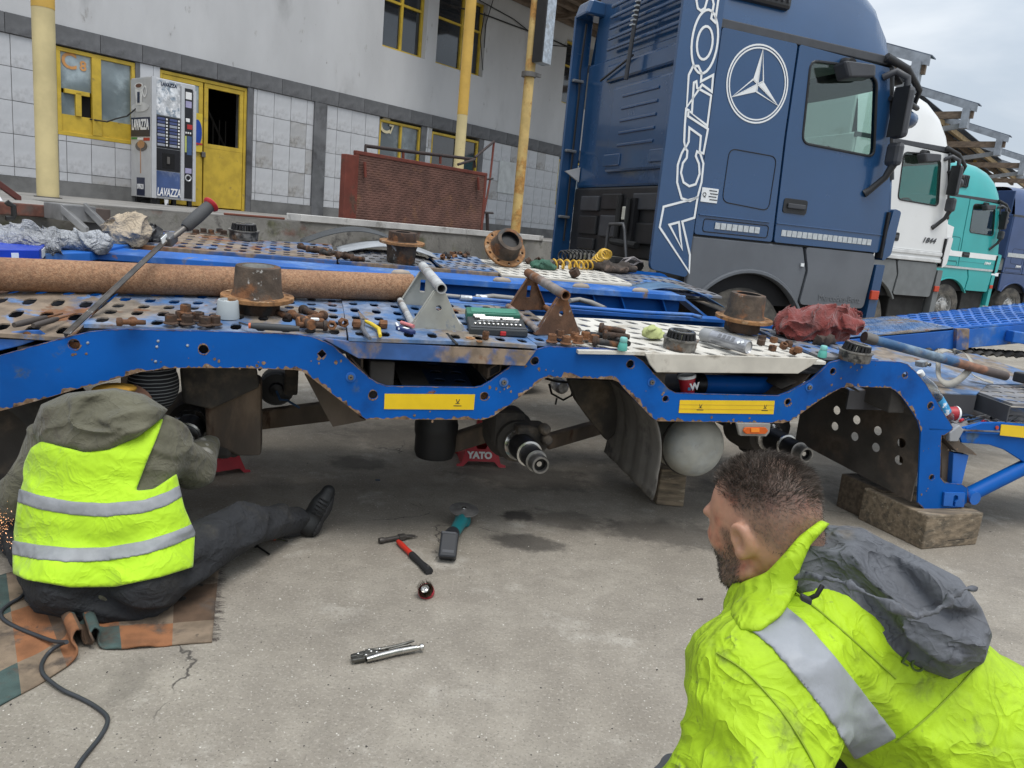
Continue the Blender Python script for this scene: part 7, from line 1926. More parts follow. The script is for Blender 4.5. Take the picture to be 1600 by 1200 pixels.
heap('green_rag', TDP(845, 420, 0), TU, DECKV, UPD, (.10, .07, .055), 'dark green rag lying on the far white plate', 'rag', M('green_rag', (.05, .13, .09), .9, var=.25), 22, .006, .022, 14, 4)
heap('old_rag', TDP(955, 424, 0), TU, DECKV, UPD, (.22, .10, .07), 'heap of oily brown rags and scrap on the far deck behind the coil', 'rag', M('oily_rag', (.05, .040, .034), .9, var=.4, patches=[((.14, .10, .08), 9, .6, .06, .9)]), 25, .008, .03, 10, 6)
m_film = M('clear_film', (.62, .64, .68), .18, var=.15, vs=9, trans=.55, spec=.6, bump=.9, crease=14, bdist=.02)
m_film2 = M('milky_film', (.50, .52, .55), .22, var=.25, vs=7, trans=.35, spec=.6, bump=.9, crease=14, bdist=.02)
heap('plastic_sheet', TDP(118, 394, 0), TU, DECKV, UPD, (.20, .10, .12), 'milky plastic sheet wrapped bundle on the far deck left of the beige cloth', 'plastic sheet', m_film2, 31, .008, .03, 7, 5)
heap('plastic_sheet', TDP(40, 396, 0), TU, DECKV, UPD, (.22, .10, .13), 'clear crumpled plastic sheet at the far left of the deck', 'plastic sheet', m_film, 35, .008, .04, 7, 5)
# blue carton
bx = thing('blue_carton', 'flat bright blue carton lying behind the rusty pipe', 'carton', TDP(30, 408))
p0, p1, p2, p3 = TDP(-40, 410, 0), TDP(62, 410, 0), TDP(76, 396, 0), TDP(-30, 393, 0)
MB().prism([p0, p1, p2, p3], UPD * .06).build('box', M('carton_blue', (.012, .05, .42), .35, var=.1), bx, bevel=.004)
m_ = p0.lerp(p1, .62) + UPD * .03
MB().box(m_ - TV * .002, (.03, .003, .03), X=p1 - p0, Z=UPD).build('label', m_letter, bx)
m_ = p1.lerp(p2, .4) + UPD * .03; e_ = (p2 - p1).normalized(); MB().box(m_ + e_.cross(UPD).normalized() * .002, (.10, .003, .04), X=e_, Z=UPD).build('label', m_letter, bx)
# ---- yellow and black spiral air hoses behind the white far plate
def coil(pts, r, n, tr_, mat, label, name='spiral_hose'):
    P = [Vector(p) for p in pts]; out = []
    for k in range(n * 12):
        t = k / (n * 12 - 1) * (len(P) - 1); i = min(int(t), len(P) - 2); p = P[i].lerp(P[i + 1], t - i)
        d = (P[i + 1] - P[i]).normalized(); x = Vector((0, 0, 1)); x = (x - d * x.dot(d)).normalized(); y = d.cross(x); a = k * math.pi / 6
        out.append(p + (x * math.cos(a) + y * math.sin(a)) * r)
    mb = MB().tube(out, tr_, 6); return tag(mb.build(name, mat, smooth=60), label, 'hose', 'spiral air hoses')
m_yh = M('yellow_hose', (.55, .33, .03), .4)
coil([TDP(864, 412, .04), TDP(900, 414, .04), TDP(925, 414, .04), TDP(934, 405, .07), TDP(943, 396, .16), TDP(948, 398, .18)], .033, 17, .0075, m_yh, 'yellow spiral air hose behind the far white plate')
coil([TDP(875, 400, .06) , TDP(900, 398, .06), TDP(930, 400, .05)], .04, 9, .007, m_cable, 'black spiral air hose above the yellow one')
cb = [TDP(968, 412, .03), TDP(975, 404, .08), TDP(990, 402, .10), TDP(1000, 408, .06), TDP(990, 414, .03), TDP(975, 410, .06), TDP(985, 404, .09), TDP(1004, 410, .03)]
tag(MB().tube(cb, .008, 6).build('cable_loop', M('cable_grey', (.22, .20, .20), .5)), 'loop of grey cable on the rag heap behind the coil', 'cable')
# ---- right hand lower deck: pole, strap, bottle, tools, case
pole = thing('blue_pole', 'blue steel pole with bare rusty end lying across the lower deck', 'pole', T(2.3, .6, -.15))
a, b = TDP(1362, 530, .03), TDP(1572, 588, -.12)
MB().cyl(a, a.lerp(b, .62), .026, n=16).build('shaft', M('pole_blue', (.03, .10, .22), .5, var=.3, vs=6, patches=[((.16, .10, .07), 5, .62, .06, .85), ((.14, .20, .26), 6, .56, .08, .6)]), pole, smooth=40)
MB().cyl(a.lerp(b, .62), b, .0255, n=16).build('bare_end', M('pole_bare', (.10, .08, .075), .6, .2, var=.3, patches=[((.22, .11, .07), 5, .6, .06, .85)]), pole, smooth=40)
MB().cyl(a - (b - a).normalized() * .05, a + (b - a).normalized() * .02, .031, n=14).build('end_lug', m_oldst, pole, smooth=40)
st = thing('ratchet_strap', 'grey webbing ratchet strap looped over the blue pole', 'strap', T(2.35, .5, -.2))
def ribbon(pts, wdir, width, name, mat, par):
    """webbing band along smooth points"""
    P = [Vector(p) for p in pts]; n = len(P); sm = []
    for i in range(n - 1):
        p0_, p1_, p2_, p3_ = P[max(i - 1, 0)], P[i], P[i + 1], P[min(i + 2, n - 1)]
        for k in range(6):
            t = k / 6; sm.append(.5 * ((2 * p1_) + (p2_ - p0_) * t + (2 * p0_ - 5 * p1_ + 4 * p2_ - p3_) * t * t + (3 * p1_ - p0_ - 3 * p2_ + p3_) * t ** 3))
    sm.append(P[-1]); n0 = Vector(wdir).normalized()
    mb = MB(); vs = []
    for i, p in enumerate(sm):
        wd = (sm[min(i + 1, len(sm) - 1)] - sm[max(i - 1, 0)]).cross(n0).normalized() * width / 2; vs += [p - wd, p + wd]
    mb.add(vs, [(2 * i, 2 * i + 1, 2 * i + 3, 2 * i + 2) for i in range(len(sm) - 1)]); return mb.build(name, mat, par, smooth=180, solid=.003)
m_web = M('webbing_grey', (.33, .315, .28), .9, var=.15, vs=12, bump=.2, bs=300)
dd = DIST(T(2.35, .45, -.15))
ribbon([AT(1469, 548, dd + .05), AT(1466, 570, dd - .02), AT(1468, 590, dd - .08), AT(1482, 600, dd - .1), AT(1500, 592, dd - .06), AT(1518, 572, dd), AT(1512, 556, dd + .06), AT(1500, 549, dd + .12), AT(1490, 550, dd + .16)], Vector((.35, -.8, .35)), .040, 'webbing_loop', m_web, st)
ribbon([AT(1462, 553, dd + .12), AT(1478, 547, dd + .15), AT(1500, 555, dd + .2)], (0, -.3, 1), .040, 'webbing_loop', m_web, st)
ribbon([AT(1520, 586, dd + .12), AT(1535, 593, dd + .12), AT(1552, 598, dd + .1)], (0, -.2, 1), .045, 'webbing_tail', m_web, st)
mb = MB(); c = AT(1440, 568, dd); mb.box(c, (.09, .05, .035), X=TU + TV * .6, Z=(0, 0, 1)); rt = mb.build('ratchet', m_galv, st, bevel=.008)
mb = MB().cyl(c - TV * .03, c + TV * .03, .016, n=12); mb.cyl(c + TU * .03 - TV * .03, c + TU * .03 + TV * .03, .011, n=12); mb.build('ratchet_spool', m_steel, rt, smooth=40)
c = AT(1456, 556, dd); MB().tube([c + (TU * math.cos(a) + Vector((0, 0, math.sin(a)))) * .020 for a in [k * .5236 for k in range(12)]], .006, 6, closed=True).build('hook_ring', m_steel, rt, smooth=60)
# water bottle leaning behind the beam
a, b = TS(1440, 585, .09), TS(1482, 655, .09)
bt = thing('water_bottle', 'clear plastic water bottle with blue label leaning behind the beam', 'bottle', b)
d_ = (a - b).normalized(); Lb = (a - b).length
m_pet = glass_mat('clear_plastic', (.80, .86, .90), .08)
prof = [(.001, 0), (.030, .0), (.034, .01)] + [(.034 + .0015 * math.sin(k * 1.7), .01 + k * .008) for k in range(1, int(Lb * .72 / .008))] + [(.030, Lb * .80), (.014, Lb * .93), (.013, Lb)]
MB().lathe(prof, b, d_, 24, False).build('bottle_body', m_pet, bt, smooth=60)
lb = MB().lathe([(.0352, Lb * .16), (.0355, Lb * .17), (.0355, Lb * .46), (.0352, Lb * .47)], b, d_, 28, False).build('label', M('bottle_label', (.03, .28, .55), .4, var=.3, vs=30, patches=[((.7, .75, .8), 30, .6, .04, .4)]), bt, smooth=60)
MB().lathe([(.015, Lb * .98), (.016, Lb * .985), (.016, Lb * 1.06), (.001, Lb * 1.06)], b, d_, 16, False).build('bottle_cap', m_letter, bt, smooth=40)
# spanners and rods on the tray
rg = random.Random(9)
for k in range(13):
    u0 = 2.32 + k * .055 + rg.uniform(-.02, .02); v0 = .09 + rg.uniform(0, .08)
    a = T(u0, v0, -.326 + .004 * (k % 3)); d_ = (TU * 1.0 + TV * rg.uniform(.2, .7)).normalized(); b = a + d_ * rg.uniform(.14, .2)
    t = thing('hand_tool', 'thin steel rod in the loose row of tools on the tray', 'tool', a, 'rods on the tray')
    MB().cyl(a, b, .0045, n=8).build('rod', m_steel if k % 2 else m_black, t, smooth=40)
    MB().cyl(a - d_ * .05, a, .008, n=8).build('grip', m_black if k % 3 else M('grip_red', (.42, .02, .03), .5), t, smooth=40)
def spanner(a, b, w, mat, label):
    t = thing('spanner', label, 'spanner', a)
    a, b = Vector(a), Vector(b); d = (b - a).normalized(); s_ = UPD.cross(d).normalized(); L_ = (b - a).length
    P = [(-.0, .3), (.06, .32), (.16, .62), (.12, 1.0), (-.02, 1.05), (-.06, .80), (.03, .5)]
    q = lambda x, y: a + d * x * L_ + s_ * y * w
    out = [q(-.08, .75), q(-.02, 1.0), q(.08, .85), q(.16, .38), q(.84, .38), q(.92, .85), q(1.02, 1.0), q(1.08, .75), q(1.0, .35), q(1.0, -.35), q(1.08, -.75), q(1.02, -1.0), q(.92, -.85), q(.84, -.38), q(.16, -.38), q(.08, -.85), q(-.02, -1.0), q(-.08, -.75), q(.0, -.35), q(.0, .35)]
    MB().prism(out, UPD * .007).build('forging', mat, t, bevel=.0015)
spanner(T(2.62, .07, -.315), T(2.95, .05, -.32), .020, M('chrome', (.62, .62, .62), .15, 1.0, var=.1), 'shiny open ended spanner resting on the tool tray')
mb = MB(); a, b = T(2.28, .26, -.31), T(2.5, .18, -.30); mb.tube([a, a.lerp(b, .5) + UPD * .02, b], [.010, .012, .008], 10); tag(mb.build('red_grip_tool', M('grip_red', (.42, .02, .03), .5), smooth=60), 'tool with red plastic grip lying beside the fallen cup', 'tool')
mb = MB(); a, b = T(2.48, .36, -.26), T(2.62, .40, -.22); mb.box((a + b) / 2, ((b - a).length, .018, .012), X=b - a); tag(mb.build('red_lever', M('grip_red', (.42, .02, .03), .5), bevel=.003), 'short red lever sticking up behind the tool tray', 'lever')
cs = thing('black_tool_case', 'black plastic tool case at the right edge on the perforated step', 'tool case', T(3.1, .3, -.2))
p_ = TDP(1618, 600, -.17); MB().box(p_ + UPD * .03, (.22, .14, .06), X=TU, Y=TV).build('shell', m_plastic_b, cs, bevel=.01)
MB().box(p_ + UPD * .055 - TU * .02, (.12, .10, .012), X=TU, Y=TV).build('lid', m_plastic_d, cs, bevel=.004)
# ================================================================ things on the ground
# ---- claw hammer
hm = thing('claw_hammer', 'claw hammer with red and black handle lying on the concrete', 'hammer', G(640, 860))
hz = .014
a, b = G(622, 846, hz), G(671, 893, hz)
d = (b - a).normalized(); s_ = Vector((-d.y, d.x, 0))
if s_.x < 0: s_ = -s_
P = [a, a.lerp(b, .15), a.lerp(b, .42)]
MB().tube([a.lerp(b, k) for k in (0, .1, .3, .46)], [.010, .013, .012, .013], 10).build('handle', M('hammer_red', (.55, .035, .02), .45, var=.1), hm, smooth=60)
gr = MB().tube([a.lerp(b, k) for k in (.45, .55, .75, .92, 1.0)], [.0145, .0155, .014, .018, .017], 10).build('grip', M('hammer_black', (.015, .015, .016), .7, bump=.2, bs=150), hm, smooth=60)
MB().cyl(a.lerp(b, .95) + Vector((0, 0, .012)), a.lerp(b, .95) + Vector((0, 0, .019)), .005, n=10).build('hang_hole', m_oldst, gr)
h0, h1 = G(592, 845, .016), G(628, 839, .016); hd = (h1 - h0).normalized()
m_hm = M('hammer_steel', (.09, .082, .075), .5, .6, var=.3, vs=20)
hh_ = MB().lathe([(.002, 0), (.012, .001), (.0135, .005), (.0135, .022), (.010, .030), (.011, (h1 - h0).length)], h0, hd, 14, True).build('head', m_hm, hm, smooth=40)
MB().box(h1 + hd * .0, (.036, .028, .026), X=hd).build('head_eye', m_hm, hh_, bevel=.005)
for sg in (-1, 1):
    sdv = Vector((-hd.y, hd.x, 0)) * sg
    MB().tube([h1 + hd * .012 + sdv * .006, h1 + hd * .04 + sdv * .007 - Vector((0, 0, .002)), h1 + hd * .075 + sdv * .010 - Vector((0, 0, .008))], [.008, .006, .002], 8).build('claw', m_hm, hh_, smooth=60)
# ---- cordless angle grinder
ag = thing('angle_grinder', 'teal cordless angle grinder standing on its battery, disc up', 'angle grinder', G(703, 870))
m_ateal = M('grinder_teal', (.01, .15, .17), .45, var=.1); m_abk = M('grinder_black', (.014, .016, .02), .5, var=.15)
bc_ = G(701, 853, .062); dc = G(725, 797, .075)
ax = (dc - bc_); axn = ax.normalized(); sx = Vector((axn.y, -axn.x, 0)).normalized(); ux = sx.cross(axn).normalized()
if ux.z < 0: ux = -ux
# battery: its base faces the camera
nb = (-_F + Vector((0, 0, .55))).normalized(); bx_ = _Rt - nb * _Rt.dot(nb); bx_.normalize(); by_ = nb.cross(bx_)
bx_ = (bx_ + by_ * -.08).normalized()
bt_ = MB().box(bc_, (.076, .112, .062), X=bx_, Z=nb).build('battery', m_abk, ag, bevel=.009)
MB().box(bc_ + by_ * .050 + nb * .005, (.066, .012, .056), X=bx_, Z=nb).build('battery_ribs', m_plastic_d, bt_, bevel=.004)
MB().box(bc_ + nb * .0315 - by_ * .03, (.05, .012, .001), X=bx_, Z=nb).build('battery_label', m_plastic_d, bt_)
p1 = bc_ - nb * .035 + by_ * .03; p2 = dc - Vector((0, 0, .035)) - axn * .02
MB().tube([p1, p1.lerp(p2, .3), p1.lerp(p2, .6), p2], [.034, .027, .029, .034], 16).build('body', m_ateal, ag, smooth=60)
MB().lathe([(.036, -.030), (.040, -.01), (.036, .012), (.022, .022)], p2, Vector((0, 0, 1)), 18, True).build('gear_head', m_ateal, ag, smooth=50)
MB().tube([p1 + by_ * .01, p1.lerp(p2, .25) + Vector((0, 0, .01))], [.038, .031], 16).build('grip_band', m_abk, ag, smooth=50)
dn = Vector((0.05, -.12, 1)).normalized()
dk = MB().lathe([(.010, .0), (.071, .0), (.072, .002), (.071, .004), (.030, .005), (.012, .008)], dc, dn, 40, False).build('disc', M('disc_grey', (.16, .155, .15), .6, .3, var=.25, vs=30), ag, smooth=35)
MB().hexnut(dc + dn * .004, dn, .013, .010, .5).build('flange_nut', m_steel, dk)
# ---- wire cup brush
cb_ = thing('wire_cup_brush', 'wire cup brush with red cup lying on the concrete below the hammer', 'wire brush', G(666, 930))
c = G(665, 922, .030); axb = (-_F * .62 + Vector((0, 0, 1)) * .62 - _Rt * .18).normalized()
c0 = c - axb * .028
MB().lathe([(.010, -.012), (.012, -.010), (.026, -.004), (.031, .004), (.0315, .022), (.029, .022), (.028, .004)], c0, axb, 24, True).build('cup', M('brush_red', (.42, .012, .035), .4), cb_, smooth=40)
mb = MB(); rg = random.Random(2)
x = axb.orthogonal().normalized(); y = axb.cross(x)
for k in range(420):
    a = rg.uniform(0, 6.283); r0 = rg.uniform(.016, .029); r1 = r0 * rg.uniform(1.0, 1.32)
    o = c0 + (x * math.cos(a) + y * math.sin(a)) * r0 + axb * .01; a2 = a + rg.uniform(-.15, .15)
    e = c0 + (x * math.cos(a2) + y * math.sin(a2)) * r1 + axb * rg.uniform(.044, .052)
    w_ = (e - o).cross(axb + x * .1).normalized() * .0007
    mb.add([o - w_, o + w_, e + w_ * .7, e - w_ * .7], [(0, 1, 2, 3)])
br = mb.build('bristles', M('brass_wire', (.16, .14, .09), .4, .7, var=.4, vs=60), cb_); br['kind'] = 'stuff'
mb = MB().lathe([(.016, .040), (.012, .034), (.008, .032), (.001, .034)], c0, axb, 20, False); mb.lathe([(.0165, .012), (.0165, .041)], c0, axb, 20, False); mb.build('hub', m_steel, cb_, smooth=40)
# ---- locking pliers
lp = thing('locking_pliers', 'chrome locking pliers lying on the concrete in front', 'pliers', G(600, 1025))
a, b = G(549, 1031, .010), G(655, 1015, .012); d = (b - a).normalized(); s_ = Vector((-d.y, d.x, 0)); L_ = (b - a).length
m_chr = M('worn_chrome', (.46, .45, .43), .22, 1.0, var=.25, vs=20, patches=[((.10, .085, .06), 12, .66, .05, .6, 6, .2, .5)])
m_dkc = M('dull_chrome', (.15, .145, .13), .4, .8, var=.35, vs=20)
q = lambda x, y, z=0: a + d * (x * L_) + s_ * (y * L_) + Vector((0, 0, z))
MB().prism([q(-.01, -.09), q(.18, -.085), q(.20, -.02), q(.18, .01), q(-.005, -.01)], Vector((0, 0, .012))).build('lower_jaw', m_dkc, lp, bevel=.003)
MB().prism([q(-.01, .0), q(.17, .015), q(.25, .09), (q(.20, .12)), q(.05, .08), q(.0, .07)], Vector((0, 0, .012))).build('upper_jaw', m_dkc, lp, bevel=.003)
MB().prism([q(.15, -.06, .002), q(.38, -.02, .002), q(.40, .06, .002), q(.22, .11, .002)], Vector((0, 0, .014))).build('side_plate', m_dkc, lp, bevel=.002)
MB().tube([q(.20, -.075, .004), q(.40, -.045, .006), q(.65, -.01, .007), q(.96, .0, .008)], [.009, .0115, .0115, .010], 14).build('main_handle', m_chr, lp, smooth=60)
MB().tube([q(.26, .11, .008), q(.45, .085, .010), q(.70, .10, .012), q(.96, .155, .014)], [.007, .007, .0055, .004], 8).build('lever', m_dkc, lp, smooth=60)
MB().tube([q(.55, .05, .009), q(.75, .08, .010), q(.90, .085, .011)], [.004, .004, .003], 8).build('release_lever', m_dkc, lp, smooth=60)
mb = MB(); p_ = q(.96, .0, .008); mb.lathe([(.006, 0), (.006, .010), (.0105, .011), (.0115, .014), (.0115, .021), (.009, .024), (.001, .024)], p_, d, 14, False); mb.build('adjusting_screw', m_steel, lp, smooth=35)
for (x, y) in ((.10, .03), (.20, -.03), (.29, .04), (.27, .09), (.42, .07), (.36, .0)):
    MB().lathe([(.005, 0), (.0045, .002), (.001, .003)], q(x, y, .0155), (0, 0, 1), 10, False).build('rivet', m_steel, lp, smooth=60)
# ---- small items
pen = thing('blue_pen', 'short blue pen on the ground left of the crouching man', 'pen', G(1137, 962))
a, b = G(1130, 961, .006), G(1145, 962, .006); MB().cyl(a, b, .0045, n=10).build('barrel', M('pen_blue', (.01, .05, .25), .4), pen, smooth=40); MB().cyl(b, b + (b - a) * .15, .003, .001, 8).build('tip', m_letter, pen)
for k, (x, y) in enumerate(((590, 750), (1094, 936))):
    mb = MB(); p_ = G(x, y, .004); mb.cyl(p_ - TU * .012, p_ + TU * .012, .004, n=8); tag(mb.build('metal_scrap', M('scrap_blue', (.03, .05, .09), .5) if k == 0 else M('scrap_brown', (.05, .04, .035), .8), smooth=40), ('tiny bluish metal pin on the ground under the trailer', 'tiny brown lump on the concrete beside the crouching man')[k], 'scrap')
# tools under the mechanic's knee
for (p, q_, r_, m1, lb) in (((385, 842), (421, 866), .008, m_abk, 'black screwdriver lying under the sitting mechanic\'s leg'), ((415, 838), (450, 846), .007, M('grip_orange', (.5, .09, .03), .5), 'orange handled tool lying by the sitting mechanic\'s knee')):
    a, b = G(*p, .010), G(*q_, .008); t = thing('screwdriver', lb, 'screwdriver', a)
    MB().cyl(a, a.lerp(b, .45), r_ * 1.3, n=10).build('grip', m1, t, smooth=40); MB().cyl(a.lerp(b, .45), b, r_ * .5, n=8).build('blade', m_black if r_ > .0075 else m_steel, t, smooth=40)
a = G(395, 845, .012); tag(MB().box(a, (.07, .03, .02), X=(1, .2, 0)).build('metal_wedge', m_hm, bevel=.004), 'dark steel wedge beside the mechanic\'s thigh', 'wedge')
# ---- woven rug with a buckled fold
bottom = [(-190, 1165, 0), (-60, 1132, 0), (18, 1092, .004), (70, 1064, .004), (112, 1034, .010), (121, 1016, .030), (112, 1000, .055), (118, 985, .075), (128, 984, .070), (130, 1000, .030), (136, 1007, .012), (146, 1003, .035), (141, 990, .062), (148, 981, .068), (157, 986, .055), (154, 1002, .022), (162, 1013, .006), (190, 1013, .008), (225, 1009, .012), (250, 1010, .004), (290, 1006, .004), (331, 1003, .004)]
top_ = [(-160, 960, 0), (-60, 935, 0), (0, 900, .004), (30, 893, .004), (52, 890, .006), (60, 886, .012), (66, 884, .018), (72, 883, .022), (78, 883, .022), (82, 882, .015), (90, 881, .010), (98, 880, .014), (104, 880, .018), (110, 879, .018), (118, 878, .014), (126, 877, .008), (140, 876, .004), (175, 874, .006), (215, 873, .004), (250, 872, .004), (300, 870, .004), (344, 868, .004)]
def cat(pts, n):
    out = []
    P = [Vector(p) for p in pts]
    for i in range(len(P) - 1):
        p0, p1, p2, p3 = P[max(i - 1, 0)], P[i], P[i + 1], P[min(i + 2, len(P) - 1)]
        for k in range(n):
            t = k / n; out.append(.5 * ((2 * p1) + (p2 - p0) * t + (2 * p0 - 5 * p1 + 4 * p2 - p3) * t * t + (3 * p1 - p0 - 3 * p2 + p3) * t ** 3))
    out.append(P[-1]); return out
Bp = [G(p.x, p.y, max(.004, p.z)) for p in cat(bottom, 4)]; Tp = [G(p.x, p.y, max(.004, p.z)) for p in cat(top_, 4)]
nc, nr = len(Bp), 34
mb = MB(); vs = []
for j in range(nr + 1):
    t = j / nr
    for i in range(nc):
        p = Bp[i].lerp(Tp[i], t); e = min(1, j / 3)
        p.z += .0022 * math.sin(i * 1.3 + j * .7) * math.sin(j * .9 + i * .35); p.z = max(p.z, .0035)
        vs.append(p)
fs = []; mi = []
# pattern bands across the rug, in steps
acc = [0]
for i in range(1, nc): acc.append(acc[-1] + (Bp[i] - Bp[i - 1]).length)
def pat(s, t):
    s = s * 6.5; t = t * 5
    k = int(s + 1.2 * (int(t * .9) % 2)) ; band = int(s) % 9
    st = int(t) % 4
    tab = [0, 1, 2, 0, 3, 1, 0, 2, 3]
    return tab[(band + (1 if st in (1, 2) else 0)) % 9]
for j in range(nr):
    for i in range(nc - 1):
        fs.append((j * nc + i, j * nc + i + 1, (j + 1) * nc + i + 1, (j + 1) * nc + i)); mi.append(pat(acc[i], j / nr))
mb.add(vs, fs); mb.m = mi
dirt = [((.09, .07, .055), 7, .60, .08, .95), ((.045, .04, .036), 16, .68, .04, .95)]
rug = thing('woven_rug', 'worn orange and teal woven rug with a buckled fold under the mechanic', 'rug', G(150, 980))
mats_ = [M('rug_orange', (.27, .115, .050), .95, var=.25, vs=12, bump=.5, bs=320, patches=dirt), M('rug_teal', (.055, .088, .082), .95, var=.25, vs=12, bump=.5, bs=320, patches=dirt),
         M('rug_beige', (.22, .165, .115), .95, var=.25, vs=12, bump=.5, bs=320, patches=dirt), M('rug_brown', (.115, .072, .045), .95, var=.25, vs=12, bump=.5, bs=320, patches=dirt)]
mb.build('weave', mats_, rug, smooth=180, solid=.006)
mb = MB(); rg = random.Random(4)
for k in range(150):
    t = rg.random(); p = Bp[-1].lerp(Tp[-1], t); d_ = (Bp[-1] - Bp[-5]).normalized() + Vector((rg.uniform(-.4, .4), rg.uniform(-.6, .6), 0))
    e = p + d_ * rg.uniform(.01, .03); e.z = .002; p.z = .005; w_ = Vector((-d_.y, d_.x, 0)).normalized() * .0007
    mb.add([p - w_, p + w_, e + w_, e - w_], [(0, 1, 2, 3)])
fr = mb.build('fringe', M('rug_fringe', (.06, .045, .04), .95, var=.4), rug); fr['kind'] = 'stuff'
mb = MB(); p = G(283, 935, .012); mb.lathe([(.002, .004), (.014, .003), (.018, 0)], p, (0, 0, 1), 14, False); tag(mb.build('oil_stain_patch', M('oil_black', (.02, .018, .016), .6), smooth=60), 'small dark greasy lump on the rug right of the mechanic', 'grease lump')
# ---- black power cord
pts = [(60, 880, .03), (48, 905, .02), (36, 930, .018), (14, 944, .014), (2, 956, .012), (6, 968, .012), (28, 981, .012), (58, 993, .014), (84, 1002, .030), (104, 1003, .062), (96, 1006, .040), (78, 1018, .016), (66, 1036, .012), (66, 1050, .012), (76, 1062, .012), (98, 1078, .010), (124, 1090, .007), (148, 1103, .007), (166, 1118, .007), (167, 1132, .007), (156, 1152, .007), (140, 1172, .007), (126, 1190, .007), (112, 1215, .007), (96, 1250, .007)]
cp = [G(p.x, p.y, max(p.z, .0065)) for p in cat(pts, 5)]
tag(MB().tube(cp, .0062, 8).build('extension_cord', M('cord_black', (.03, .034, .04), .55, var=.2), smooth=60), 'dark power cord snaking over the rug to the bottom edge', 'cord')
# ---- grinding sparks at the far left under the beam
mb = MB(); rg = random.Random(12)
for k in range(120):
    x, y = rg.gauss(6, 9), rg.gauss(822, 18); dd_ = 2.75 + rg.uniform(-.15, .15); p = AT(x, y, dd_)
    d_ = Vector((rg.uniform(-1, 1), rg.uniform(-1, 1), rg.uniform(-1, .3))).normalized() * rg.uniform(.002, .007); w_ = d_.orthogonal().normalized() * .0007
    mb.add([p - w_, p + w_, p + d_], [(0, 1, 2)])
m_sp = bpy.data.materials.new('spark'); m_sp.use_nodes = True
m_sp.node_tree.nodes['Principled BSDF'].inputs['Emission Color'].default_value = (1, .42, .12, 1); m_sp.node_tree.nodes['Principled BSDF'].inputs['Emission Strength'].default_value = 3.0
tag(mb.build('sparks', m_sp), 'orange grinding sparks flying at the far left under the beam', 'sparks', kind='stuff')
# ================================================================ people
def skin_mat():
    m = M('skin', (.46, .245, .165), .5, var=.12, vs=30, sss=.15, bump=.12, bs=350, bdist=.002, patches=[((.44, .17, .11), 14, .60, .1, .5)])
    N, L = m.node_tree.nodes, m.node_tree.links; b = N['Principled BSDF']
    at = N.new('ShaderNodeAttribute'); at.attribute_name = 'hairmask'
    nz = N.new('ShaderNodeTexNoise'); nz.inputs['Scale'].default_value = 420; nz.inputs['Detail'].default_value = 3
    n2 = N.new('ShaderNodeTexNoise'); n2.inputs['Scale'].default_value = 45; n2.inputs['Detail'].default_value = 4
    ad = N.new('ShaderNodeMath'); ad.operation = 'MULTIPLY_ADD'; ad.inputs[1].default_value = .45; ad.inputs[2].default_value = -.225
    L.new(nz.outputs['Fac'], ad.inputs[0])
    a2 = N.new('ShaderNodeMath'); a2.operation = 'MULTIPLY_ADD'; a2.inputs[1].default_value = .5
    L.new(n2.outputs['Fac'], a2.inputs[0]); L.new(ad.outputs[0], a2.inputs[2])
    a3 = N.new('ShaderNodeMath'); a3.operation = 'ADD'; L.new(a2.outputs[0], a3.inputs[0]); L.new(at.outputs['Fac'], a3.inputs[1])
    mr = N.new('ShaderNodeMapRange'); mr.inputs['From Min'].default_value = .35; mr.inputs['From Max'].default_value = 1.35; mr.inputs['To Max'].default_value = .88
    L.new(a3.outputs[0], mr.inputs['Value'])
    mk = N.new('ShaderNodeMath'); mk.operation = 'MULTIPLY'; L.new(mr.outputs[0], mk.inputs[0])
    st = N.new('ShaderNodeMapRange'); st.inputs['From Min'].default_value = .02; st.inputs['From Max'].default_value = .25; L.new(at.outputs['Fac'], st.inputs['Value']); L.new(st.outputs[0], mk.inputs[1])
    mx = N.new('ShaderNodeMix'); mx.data_type = 'RGBA'; mx.inputs['B'].default_value = (.10, .080, .066, 1)
    src = b.inputs['Base Color'].links[0].from_socket
    L.new(src, mx.inputs['A']); L.new(mk.outputs[0], mx.inputs['Factor']); L.new(mx.outputs['Result'], b.inputs['Base Color'])
    return m
m_skin = skin_mat()
m_hivis = M('hi_vis_yellow', (.40, .66, .008), .75, var=.07, vs=9, sheen=.2, bump=.5, crease=7, bdist=.014)
m_hivisj = M('hi_vis_jacket', (.37, .57, .008), .7, var=.12, vs=9, bump=.6, crease=9, bdist=.016, patches=[((.22, .31, .03), 13, .64, .08, .8), ((.27, .39, .015), 4, .58, .12, .8), ((.13, .16, .05), 30, .68, .06, .85)])
m_refl = M('reflective_silver', (.24, .25, .265), .55, 0, var=.1, vs=25, bump=.3, bs=30, bdist=.008)
m_olive = M('olive_cotton', (.105, .100, .068), .9, var=.18, vs=9, sheen=.15, bump=.6, crease=9, bdist=.016, patches=[((.07, .06, .045), 5, .62, .1, .92)])
m_char = M('charcoal_trousers', (.021, .0225, .026), .9, var=.2, vs=9, bump=.6, crease=9, bdist=.016, patches=[((.04, .038, .035), 5, .60, .1, .92)])
m_hoodg = M('grey_hood_fabric', (.10, .106, .12), .8, var=.15, vs=10, bump=.7, crease=10, bdist=.018, patches=[((.15, .13, .11), 8, .66, .08, .85)])
m_shoe = M('black_shoe', (.010, .011, .012), .6, var=.25, vs=20)
def tracer(fn, px, py, t0=.3, t1=4.0, back=0.0):
    """first point of a soft shape along the line through a pixel"""
    d = np.array(ray(px, py)); o = V3(EYEP); t = t0
    for _ in range(300):
        v = fn((o + d * t)[None, :])[0]
        if v < .0008: break
        t += max(v * .7, .0008)
        if t > t1: return None
    return Vector(o + d * (t - back))
